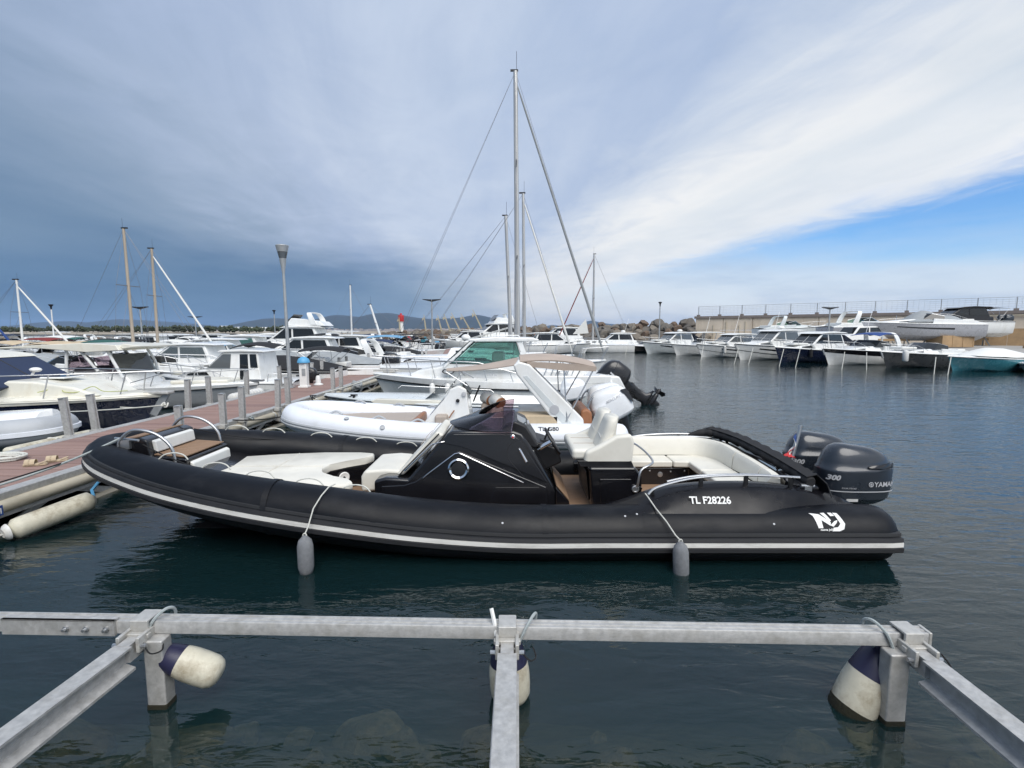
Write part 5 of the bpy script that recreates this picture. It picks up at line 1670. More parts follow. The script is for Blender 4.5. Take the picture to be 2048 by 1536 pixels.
# arch: two broad raked legs joined over the top
for sg in (-1, 1):
    y = WY + sg * .78
    leg = [(1.48, .48), (.95, .48), (.86, .62), (.10, 1.56), (.02, 1.76), (.14, 1.84), (.36, 1.78), (.50, 1.64), (1.46, .66)]
    a = part('arch_leg', MB().prism(leg, y - .07, y + .07), 'gelcoat', wr, bevel=.04, seg=3)
    inner = [(1.22, .58), (1.02, .58), (.22, 1.54), (.30, 1.56)]
    part('leg_recess', MB().prism(inner, y - .076, y + .076), 'gelcoat_pale', a, bevel=.005)
    part('speaker', MB().lathe([(.10, 0), (.10, .012), (.07, .016), (.02, .012)], 18, Matrix.Translation((.86, y - .071, .86)) @ Matrix.Rotation(R(90), 4, 'X')), 'grey_print', a)
part('arch_top', MB().prism([(.02, 1.74), (.13, 1.86), (.36, 1.80), (.42, 1.70)], WY - .72, WY + .72), 'gelcoat', wr, bevel=.03)
rows = []
for i in range(11):
    f = i / 10
    x = .12 - 1.55 * f
    hw_ = .80 * (1 - f) ** .7 + .05
    rows.append([(x, WY + hw_ * u, 1.88 - .24 * f - .10 * abs(u) ** 1.5 * (1 - f * .5) - .03 * math.sin(f * math.pi)) for u in (-1, -.6, -.2, .2, .6, 1)])
part('fore_canopy', MB().sheet(rows, .015), 'canvas_taupe', wr)
rows = []
for i in range(11):
    f = i / 10
    x = .16 + 1.55 * f
    rows.append([(x, WY + .82 * u * (1 - .12 * f ** 3), 1.90 + .05 * math.sin(f * math.pi) - .12 * f ** 2 - .09 * abs(u) ** 2) for u in (-1, -.6, -.2, .2, .6, 1)])
part('aft_canopy', MB().sheet(rows, .03), 'canvas_taupe', wr)
rows = []
for i in range(9):
    f = i / 8
    x = .30 + 1.42 * f
    rows.append([(x, WY - .83 * (1 - .1 * f ** 3), 1.83 - .10 * f ** 2 - z * (.15 - .05 * abs(2 * f - 1))) for z in (0, .5, 1)])
part('canopy_valance', MB().sheet(rows, .01), 'canvas_taupe', wr)
for sg in (-1, 1):
    for p, q_ in (((1.68, 1.70), (1.10, .62)), ((1.05, 1.80), (1.12, .62)), ((-1.35, 1.62), (-.9, 1.35))):
        part('canopy_pole', MB().tube([(p[0], WY + sg * .72, p[1]), (q_[0], WY + sg * .86, q_[1])], .015, 6), 'steel', wr)
mb = MB()
for sg in (-1, 1):
    mb.tube(spline([(1.55, WY + sg * .55, .55), (1.62, WY + sg * .52, .95), (1.78, WY + sg * .5, 1.12), (1.98, WY + sg * .5, 1.0), (2.12, WY + sg * .55, .6)], 5), .02, 8)
part('ski_frame', mb, 'steel', wr)
part('stern_seat', MB().prism([(1.4, .4), (1.42, .82), (1.55, .86), (1.66, .78), (1.68, .4)], WY - .7, WY + .7), 'vinyl_brown', wr, bevel=.06)
for yy, tl in ((-.40, R(28)), (.40, R(20))):
    e, T = outboard(wr, (2.05, WY + yy, .52), M('outboard_white'), 1.0, tl)
    part('cowl_vent', MB().plate([T @ Vector(p) for p in ((.50, -.20, .55), (.64, -.12, .50), (.655, -.14, .18), (.62, -.20, .20))], .02, (0.3, -1, 0)), 'black_plastic', e, bevel=.01)
    def onw(u, v, T=T):
        k = min(1, abs((u - .22) / .445)); return T @ Vector((u, -.24 * (1 - k ** 2.9) ** (1 / 2.9) - .006, v))
    part('maker_lettering', lettering('MERCURY', .08, (0, 0, 0), (1, 0, 0), (0, 0, 1), .001, .25, warp=lambda u, v: onw(u * .9 + .12, v + .42)), 'grey_print', e)
for x in (-3.6, -2.7, -1.9):
    for sg in (-1, 1):
        h = smooth_tab([(s[0], s[1]) for s in reversed(WST)], x)
        part('tube_handle', MB().tube(spline([(x - .14, WY + sg * (h - .06), wz(x) + .25), (x, WY + sg * (h - .08), wz(x) + .31), (x + .14, WY + sg * (h - .06), wz(x) + .25)], 4), .022, 7), 'hypalon_grey', wr)
def on_wt(x, ang): 
    a = R(ang); h = smooth_tab([(s[0], s[1]) for s in reversed(WST)], x)
    return Vector((x, WY - h - .276 * math.cos(a), wz(x) + .276 * math.sin(a)))
part('registration_lettering', lettering('TL G80', .13, (0, 0, 0), (1, 0, 0), (0, 0, 1), .003, warp=lambda u, v: on_wt(.52 + u, 38 + math.degrees(v / .27))), 'black_print', wr)
for x, a in ((-2.55, 35), (-3.3, 60)):
    p = on_wt(x, a)
    part('valve', MB().lathe([(.05, -.004), (.05, .008), (.03, .012), (.028, .004), (.006, .005)], 14, Matrix.Translation(p) @ (p - Vector((x, WY - 1, wz(x)))).to_track_quat('Z', 'Y').to_matrix().to_4x4()), 'hypalon_grey', wr)
rope('mooring_line', sag((-4.3, WY - .45, .80), (-6.0, WY - .3, .55), .08), .014, 'rope_black', 'black mooring line over the bow of the white inflatable')

# ---- pale grey open tender
tn = thing('motor_boat', 'pale grey pointed open boat lying between the white inflatable and the cruiser', 'boat', (-1.85, 14.1, 0))
H = Hull(6.9, 2.1, .48, .66, .3, .7, .35, .12)
H.build(tn, 'gelcoat_pale')
H.band(tn, 'gelcoat_grey', .40, .47, .0, .97, name='hull_crease')
H.rail(tn, .02, .03, 'gelcoat_pale')
H.deck(tn, 'gelcoat_pale', .42, 1., .06)
rows = [[(3.2 - 5.2 * i / 10, u * (H.hw(3.2 - 5.2 * i / 10) - .17), H.dk(3.2 - 5.2 * i / 10) - .16 * (abs(u) < .95) + .03) for u in (-1, -.9, 0, .9, 1)] for i in range(11)]
part('cockpit_liner', MB().sheet(rows, .01), 'gelcoat', tn, world=False)
part('side_cushion', MB().prism([(-1.9, .60), (-1.75, .66), (.2, .60), (.4, .52), (.3, .48), (-1.8, .52)], -.98, -.78), 'gelcoat_cream', tn, world=False, bevel=.02)
part('bow_guard', MB().tube([(-3.38, -.10, .60), (-3.46, 0, .61), (-3.38, .10, .60)], .035, 8).tube([(-3.05, -.33, .585), (-3.40, -.09, .60)], .022, 6), 'black_plastic', tn, world=False)
part('side_rail', MB().tube([(-1.6, .95, .72), (-1.5, .98, .80), (1.2, 1.04, .66), (1.3, 1.03, .58)], .014, 6), 'steel', tn, world=False)
part('windshield', MB().plate([(-.5, -.7, .62), (-.5, .7, .62), (-.1, .6, .95), (-.1, -.6, .95)], .01), 'glass_clear', tn, world=False)
part('deck_cleat', MB().tube([(-2.6, -.42, .70), (-2.4, -.46, .70)], .02, 6).box(-2.53, -2.47, -.47, -.41, .6, .70), 'black_plastic', tn, world=False)
outboard(tn, (3.45, 0, .5), M('outboard_white'), .85, R(10), world=False)
rope('mooring_line', sag((-4.35, 13.66, .70), (-5.9, 14.3, .45), .1), .014, 'rope_black', 'black mooring line from the pale open boat\'s bow')

# ---- white cabin cruiser
CRY = 16.9
cr = thing('cabin_cruiser', 'white cabin cruiser with teal-tinted windows moored behind the white inflatable', 'cabin cruiser', (-.75, CRY, 0))
H = Hull(7.9, 2.75, .80, 1.02, .4, .75, .36, .12)
H.build(cr, 'gelcoat_pale')
H.band(cr, 'gelcoat', .72, 1.0, 0, 1., .004, 'top_strake', .02)
H.band(cr, 'rubber', .70, .76, 0, 1., .02, 'rub_rail', .03)
H.deck(cr, 'gelcoat', 0., 1., .05)
tr_, wt = trunk(cr, [(-2.75, .98), (-2.3, 1.18), (-1.2, 1.36), (-.2, 1.40), (2.6, 1.15), (2.7, .8), (-1, .8)], 1.06, 'gelcoat', 'coachroof', .12, bevel=.07, nose=.45)
roof = part('hardtop', MB().prism([(-.75, 2.14), (-.55, 2.20), (.2, 2.26), (1.4, 2.24), (1.62, 2.18), (1.55, 2.12), (-.4, 2.11)], -1.05, 1.05), 'gelcoat', cr, world=False, bevel=.05)
part('roof_rail', MB().tube([(.1, -.6, 2.26), (.15, -.6, 2.31), (.95, -.6, 2.31), (1.0, -.6, 2.25)], .015, 6), 'gelcoat', roof, world=False)
part('searchlight', MB().ball((-.85, .5, 2.22), (.16, .12, .12)), 'gelcoat', roof, world=False)
def wh(x, z): return 1.02 - .05 * (z - 1.3)
for sg in (-1, 1):
    # pillars and panes of the wheelhouse side
    part('pillar', MB().bar((-1.42, sg * 1.0, 1.30), (-.52, sg * .97, 2.14), .05, .11, up=(1, 0, 1)), 'gelcoat', cr, world=False)
    part('pillar', MB().bar((1.30, sg * 1.0, 1.28), (.98, sg * .97, 2.14), .05, .15, up=(1, 0, .3)), 'gelcoat', cr, world=False)
    part('side_window', MB().plate([(-1.22, sg * 1.0, 1.42), (1.12, sg * 1.0, 1.36), (.88, sg * .965, 2.09), (-.45, sg * .965, 2.09)], .012, (0, sg, 0)), 'glass_teal', cr, world=False)
    part('window_gasket', MB().tube([(-1.22, sg * 1.012, 1.42), (1.12, sg * 1.012, 1.36), (.88, sg * .98, 2.09), (-.45, sg * .98, 2.09)], .016, 6, closed=True), 'rubber', cr, world=False)
    part('lower_side', MB().prism([(-1.6, 1.25), (-1.25, 1.42), (1.14, 1.36), (1.3, 1.2)], sg * 1.0 - .02, sg * 1.0 + .02), 'gelcoat', cr, world=False)
for u0, u1 in ((-.98, -.02), (.02, .98)):
    part('windshield', MB().plate([(-1.48, u0, 1.36), (-1.48, u1, 1.36), (-.60, u1 * .96, 2.12), (-.60, u0 * .96, 2.12)], .012, (-1, 0, 1)), 'glass_teal', cr, world=False)
part('wiper', MB().bar((-1.35, -.4, 1.5), (-.85, -.15, 1.93), .02, .02), 'black_plastic', cr, world=False)
part('helm_dash', MB().box(-1.3, -.5, -.9, .9, 1.2, 1.42), 'gelcoat_pale', cr, world=False, bevel=.05)
part('helm_seat', MB().box(.1, .5, -.7, -.2, 1.0, 1.75).box(.1, .5, .2, .7, 1.0, 1.75), 'vinyl_white', cr, world=False, bevel=.06)
ph = part('porthole', MB().lathe([(.10, -.01), (.115, .01), (.10, .02), (.085, .012)], 20, Matrix.Translation((-1.28, -1.0, 1.17)) @ Matrix.Rotation(R(84), 4, 'X') @ Matrix.Diagonal((1.75, .8, 1, 1))), 'black_plastic', cr, world=False)
part('porthole_glass', MB().lathe([(.09, .0), (.088, .013), (.01, .014)], 20, Matrix.Translation((-1.28, -1.0, 1.17)) @ Matrix.Rotation(R(84), 4, 'X') @ Matrix.Diagonal((1.75, .8, 1, 1))), 'galvanised', ph, world=False)
bow_rail(cr, H, 1.2, .58, .016, .12, 6, mid=False)
part('anchor', MB().tube([(-3.95, 0, 1.12), (-3.5, 0, 1.16), (-3.1, 0, 1.14)], .03, 8).box(-3.6, -3.2, -.12, .12, 1.06, 1.16), 'aluminium_cast', cr, world=False)
part('registration_lettering', lettering('TLB 26', .09, (-.0, -1.09, 1.03), (1, 0, 0), (0, 0, 1), .001, lift=.02), 'grey_print', cr, world=False)
for y_ in (-1.24, 1.24):
    part('cockpit_coaming', MB().box(1.5, 3.85, y_ - .06, y_ + .06, .80, 1.05), 'gelcoat', cr, world=False, bevel=.04)
mb = MB()
for k in range(5):
    x = 1.75 + k * .22
    mb.tube([(x, -1.05, 1.0), (x + .28, -1.0, 1.72)], .017, 6)
part('rod_holder', mb, 'steel', cr, world=False, kind='stuff')
part('ladder', MB().tube([(2.1, -1.1, .95), (2.3, -1.08, 1.5)], .015, 6).tube([(2.45, -1.1, .95), (2.65, -1.08, 1.5)], .015, 6).tube([(2.2, -1.09, 1.2), (2.55, -1.09, 1.2)], .012, 6).tube([(2.27, -1.09, 1.4), (2.62, -1.09, 1.4)], .012, 6), 'steel', cr, world=False)
part('transom_well', MB().prism([(3.3, .3), (3.3, .92), (3.6, 1.06), (4.2, 1.0), (4.42, .6), (4.4, .25)], -.95, .95), 'gelcoat', cr, world=False, bevel=.06)
e, T = outboard(cr, (4.30, -.3, .42), M('outboard_black'), 1.35, R(58), world=False)
part('cowl_stripe', MB().plate([T @ Vector(p) for p in ((.12, -.245, .1), (.16, -.247, .1), (.24, -.247, .5), (.20, -.247, .5))], .006, (0, -1, 0)).plate([T @ Vector(p) for p in ((.20, -.245, .1), (.24, -.247, .1), (.32, -.247, .48), (.28, -.247, .48))], .006, (0, -1, 0)), 'grey_print', e, world=False, kind='stuff')
part('maker_lettering', lettering('MERCURY', .1, (0, 0, 0), (1, 0, 0), (0, 0, 1), .001, .2, warp=lambda u, v: T @ Vector((.02 - v, -.253, .06 + u))), 'white_print', e, world=False)
part('anode_plate', MB().plate([T @ Vector(p) for p in ((.36, -.10, -.10), (.40, -.12, .12), (.52, -.10, -.02), (.46, -.09, -.25))], .02, (0, -1, 0)), 'galvanised', e, world=False)
fender('slim white fender with navy cap hanging on the cruiser\'s bow side', (-2.50, CRY - 1.33, .30), .52, .09, 'fender_white', [(-2.50, CRY - 1.2, 1.10), (-2.50, CRY - 1.1, 1.45)], 'fenders on the white cruiser', 'fender_navy')
fender('second white fender hanging amidships on the cruiser, above the inflatable\'s seats', (-2.0, CRY - 1.42, .34), .48, .09, 'fender_white', [(-2.0, CRY - 1.3, 1.10), (-2.0, CRY - 1.2, 1.45)], 'fenders on the white cruiser', 'fender_navy')
rope('mooring_line', sag((-4.4, CRY - .2, 1.0), (-5.85, CRY - 1.6, .55), .04), .014, 'rope_white', 'white mooring line from the cruiser\'s bow to the pontoon')

# ================================================================ boats on the pontoon's left side (bow towards it)
# ---- blue-hulled cruiser with navy window covers
bl = thing('cabin_cruiser', 'cream and dark-blue cruiser with navy canvas over its windows, left of the pontoon', 'cabin cruiser', (-12.75, 12.3, 0), math.pi)
H = Hull(8.2, 2.9, .85, .90, .4, .85, .40, .10)
H.build(bl, 'gelcoat_navy')
H.band(bl, 'gelcoat_cream', .86, 1.0, 0, 1., .004, 'top_strake', .03)
H.rail(bl, .02, .03, 'gelcoat_cream')
H.deck(bl, 'gelcoat_cream', 0, 1., .06)
tk_, wt = trunk(bl, [(-3.05, .93), (-2.5, 1.14), (-1.6, 1.28), (-1.05, 1.30), (-.55, .98), (3, .92), (3, .8), (-2, .85)], 1.14, 'gelcoat_cream', 'coachroof', .10, bevel=.09, nose=.40)
hatch = part('deck_hatch', MB().prism([(-1.95, -.30), (-1.35, -.30), (-1.35, .30), (-1.95, .30)], 1.30, 1.345, 'z'), 'gelcoat', tk_, world=False, bevel=.02)
part('hatch_glass', MB().prism([(-1.90, -.25), (-1.40, -.25), (-1.40, .25), (-1.90, .25)], 1.335, 1.352, 'z'), 'glass_dark', hatch, world=False)
hatch.rotation_euler = (0, 0, 0)
cab, wc_ = trunk(bl, [(-1.15, 1.16), (-.05, 1.80), (.25, 1.86), (3.3, 1.86), (3.4, .88), (-.55, .90)], 1.22, 'canvas_navy', 'window_cover', .14, bevel=.04, nose=.06)
part('cover_seam', MB().tube([(.3, 1.1, 1.16), (.32, 1.02, 1.83)], .012, 6), 'rubber', cab, world=False)
part('cover_seam', MB().tube([(-1.0, -.0, 1.25), (-.05, 0, 1.80)], .012, 6), 'rubber', cab, world=False)
rf_ = part('cabin_roof', MB().prism([(-.10, 1.79), (.05, 1.86), (.8, 1.96), (2.0, 2.04), (3.5, 2.02), (3.6, 1.86), (.2, 1.82)], -1.06, 1.06), 'gelcoat_cream', bl, world=False, bevel=.07)
part('roof_rail', MB().tube([(1.4, .78, 2.0), (1.5, .8, 2.06), (3.3, .8, 2.07), (3.4, .78, 2.0)], .02, 6), 'steel', rf_, world=False)
part('roof_fin', MB().tube([(.95, .5, 1.96), (.95, .5, 2.10), (1.0, .5, 2.10)], .02, 6), 'galvanised', rf_, world=False)
part('antenna', MB().tube([(.45, .95, 1.5), (.45, .95, 2.06)], .008, 6), 'black_plastic', rf_, world=False)
bow_rail(bl, H, 2.6, .55, .016, .12, 5)
part('cabin_vent', MB().box(.6, 1.05, 1.13, 1.16, .98, 1.10), 'black_plastic', tk_, world=False)
part('searchlight', MB().ball((-1.0, 0, 1.5), (.14, .10, .06)).tube([(-.9, 0, 1.36), (-.95, 0, 1.46)], .03, 8), 'white_paint', bl, world=False)
part('bow_roller', MB().box(-4.3, -3.7, -.14, .14, .90, .97), 'aluminium_cast', bl, world=False, bevel=.02)
part('anchor', MB().plate([(-4.28, -.02, .90), (-4.05, -.02, .86), (-3.75, -.02, .40), (-3.92, -.02, .34)], .05, (0, 1, 0)), 'galvanised', bl, world=False)
part('deck_line', MB().tube(spline([(-3.5, .35, 1.02), (-3.1, .55, 1.03), (-2.8, .5, 1.14), (-2.6, .7, 1.03), (-2.3, .75, 1.05), (-2.2, .6, 1.15), (-1.8, .85, 1.04)], 6), .010, 6), 'rope_green', bl, world=False)

# ---- small grey inflatable at the far left
gr = thing('inflatable_boat', 'small white and grey inflatable at the left edge beside the blue-hulled cruiser', 'inflatable boat', (-10.4, 9.55, 0), math.pi)
GST = [(x, h, .50 + .06 * max(0, -x)) for x, h in ((1.9, .62), (1., .62), (0, .62), (-.7, .60), (-1.2, .48), (-1.45, .28), (-1.52, 0))]
gp, _ = rib_path(GST, 0, 5)
part('tube', tube_body(gp, .27, .24, gr, None, .3, 20), 'hypalon_grey', gr, world=False)
part('rub_strake', sweep_section(gp, [(.20, -.06), (.275, -.05), (.275, .03), (.2, .04)]), 'hypalon_white', gr, world=False)
rings = [[(x, -h, z - .15), (x, -h * .6, z - .38), (x, 0, z - .52 + .12 * max(0, -x) ** 2), (x, h * .6, z - .38), (x, h, z - .15)] for x, h, z in GST]
part('hull', MB().loft(rings, closed=False, cap=False), 'gelcoat', gr, world=False)
rows = [[(x, h * u * 1.15, z + .24 + .13 * (1 - u * u) - (.04 if abs(u) == 1 else 0)) for u in (-1, -.6, -.2, .2, .6, 1)] for x, h, z in GST]
part('cover', MB().sheet(rows, .01), 'gelcoat', gr, world=False)
part('side_flash', MB().plate([(.4, .86, .66), (-.75, .80, .70), (-.6, .80, .76), (.4, .84, .75)], .01, (0, 1, .5)), 'canvas_navy', gr, world=False)
part('cleat', MB().tube([(-.2, .3, .95), (-.5, .25, .98), (-.62, .2, .93)], .05, 8), 'galvanised', gr, world=False)

# ---- grey-hulled boat with cream hardtop
tt = thing('motor_boat', 'white and grey fishing boat with a long cream hardtop, bow to the pontoon', 'fishing boat', (-12.35, 16.4, 0), math.pi)
H = Hull(8.0, 2.6, .66, .76, .35, .6, .42, .08)
H.build(tt, 'gelcoat_grey')
H.band(tt, 'gelcoat', .80, 1.0, 0, 1., .004, 'top_strake', .03)
H.band(tt, 'rubber', .77, .82, 0, 1., .02, 'rub_rail', .03)
H.deck(tt, 'gelcoat', .40, 1., .05)
for y_ in (-1.12, 1.12):
    part('cockpit_coaming', MB().box(0, 4, y_ - .12, y_ + .12, .5, .82), 'gelcoat', tt, world=False, bevel=.04)
cn, wq = trunk(tt, [(-1.45, .74), (-1.05, 1.12), (-.62, 1.22), (.6, 1.2), (.7, .5), (-1.0, .5)], .84, 'gelcoat', 'console', .10, bevel=.06, nose=.15)
part('console_mark', lettering('24', .12, (-.62, .80, .95), (-1, 0, 0), (0, 0, 1), .001, lift=.02), 'grey_print', cn, world=False)
tp = part('hardtop', MB().prism([(-1.30, 1.86), (-1.2, 2.02), (-.2, 2.08), (1.2, 2.02), (2.6, 1.94), (2.7, 1.90), (1.2, 1.92), (-.3, 1.80)], -1.05, 1.05), 'gelcoat_cream', tt, world=False, bevel=.04)
part('hardtop_lip', MB().prism([(-1.9, 1.98), (-1.3, 2.06), (-1.2, 1.98), (-1.3, 1.9)], -.9, .9), 'gelcoat_cream', tp, world=False, bevel=.02)
for sg in (-1, 1):
    for a, b in (((-1.15, 1.0), (-.78, 1.86)), ((-.40, 1.2), (.10, 1.90)), ((.62, .6), (.48, 1.93))):
        part('hardtop_leg', MB().tube(spline([(a[0], sg * .80, a[1]), ((a[0] + b[0]) / 2 - .04, sg * .88, (a[1] + b[1]) / 2), (b[0], sg * .85, b[1])], 4), .045, 8), 'gelcoat', tt, world=False)
    part('side_window', MB().plate([(-1.0, sg * .80, 1.17), (-.5, sg * .81, 1.24), (-.30, sg * .83, 1.62), (-.80, sg * .83, 1.70)], .01, (0, sg, 0)), 'glass_smoke', tt, world=False)
    part('side_window', MB().plate([(-.38, sg * .81, 1.24), (.52, sg * .81, 1.22), (.46, sg * .83, 1.50), (.10, sg * .83, 1.68), (-.15, sg * .83, 1.66)], .01, (0, sg, 0)), 'glass_smoke', tt, world=False)
    part('window_frame', MB().tube(spline([(-.38, sg * .825, 1.24), (-.22, sg * .84, 1.62), (.08, sg * .84, 1.70), (.46, sg * .84, 1.52), (.54, sg * .825, 1.22)], 4), .022, 6), 'rubber', tt, world=False)
part('windshield', MB().plate([(-1.12, -.75, 1.14), (-1.12, .75, 1.14), (-.84, .78, 1.72), (-.84, -.78, 1.72)], .01, (-1, 0, .5)), 'glass_clear', tt, world=False)
part('helm_seat', MB().box(.2, .6, -.6, .6, .6, 1.3), 'canvas_black', tt, world=False, bevel=.08)
outboard(tt, (4.05, .35, .75), M('outboard_black'), .95, R(4), world=False)
outboard(tt, (4.05, -.35, .75), M('outboard_black'), .95, R(4), world=False)
bow_rail(tt, H, -.6, .42, .015, .14, 3)
part('bow_roller', MB().box(-4.15, -3.6, -.1, .1, .80, .86), 'steel', tt, world=False)
part('bow_cushion', MB().prism([(-3.2, -.4), (-1.6, -.8), (-1.6, .8), (-3.2, .4)], .78, .90, 'z'), 'gelcoat_cream', tt, world=False, bevel=.05)

for ch in tt.children:
    if ch.name.split('.')[0] in ('console', 'hardtop', 'hardtop_leg', 'side_window', 'window_frame', 'windshield', 'helm_seat'):
        ch.location.x += 1.0
# ---- small pilothouse boat, stern to the pontoon
ph_ = thing('pilothouse_boat', 'small white pilothouse boat with dark windows, stern to the pontoon by the lamp', 'pilothouse boat', (-10.45, 18.7, 0))
H = Hull(5.3, 2.1, .62, .80, .3, .6, .36, .10)
H.build(ph_, 'gelcoat')
H.band(ph_, 'gelcoat_pale', .40, .60, 0, .98, .003, 'hull_stripe', .006)
H.rail(ph_, .02, .03, 'gelcoat')
H.deck(ph_, 'gelcoat', .0, 1., .05)
tk2, wk = trunk(ph_, [(-1.75, .82), (-1.2, 1.02), (-.3, 1.06), (1, 1.0), (1, .6), (-1.2, .7)], .80, 'gelcoat', 'coachroof', .1, bevel=.05, nose=.35)
side_pane(tk2, wk, [(-1.32, .93), (-.45, .98), (-.40, .86), (-1.42, .84)], 'glass_dark')
cab, wc2 = trunk(ph_, [(-.62, 1.04), (.06, 1.70), (1.30, 1.70), (1.42, .62), (-.3, .62)], .78, 'gelcoat', 'pilothouse', .12, bevel=.04)
part('roof', MB().prism([(-.15, 1.69), (.0, 1.77), (.7, 1.80), (1.5, 1.75), (1.55, 1.70), (.6, 1.71)], -.78, .78), 'gelcoat', ph_, world=False, bevel=.03)
side_pane(cab, wc2, [(-.52, 1.10), (.30, 1.10), (.34, 1.62), (.04, 1.62)], 'glass_pale')
side_pane(cab, wc2, [(.66, .66), (.98, .66), (.94, 1.62), (.66, 1.62)], 'glass_dark', 'door_pane')
side_pane(cab, wc2, [(1.04, 1.14), (1.30, 1.14), (1.24, 1.62), (1.01, 1.62)], 'glass_dark')
cross_pane(cab, wc2, -.58, 1.09, .0, 1.65, -.9, -.04, 'glass_pale'); cross_pane(cab, wc2, -.58, 1.09, .0, 1.65, .04, .9, 'glass_pale')
part('roof_hatch', MB().box(.15, .75, -.3, .3, 1.79, 1.82), 'galvanised', ph_, world=False)
bow_rail(ph_, H, .2, .45, .015, .1, 4)
part('stern_rail', MB().tube([(1.7, -.9, .65), (1.75, -.9, .92), (2.5, -.85, .92), (2.6, -.85, .62)], .015, 6), 'steel', ph_, world=False)
part('windlass', MB().ball((-2.1, 0, .90), (.2, .15, .08)), 'gelcoat_cream', ph_, world=False)
outboard(ph_, (2.68, 0, .62), M('outboard_black'), .7, 0., world=False)
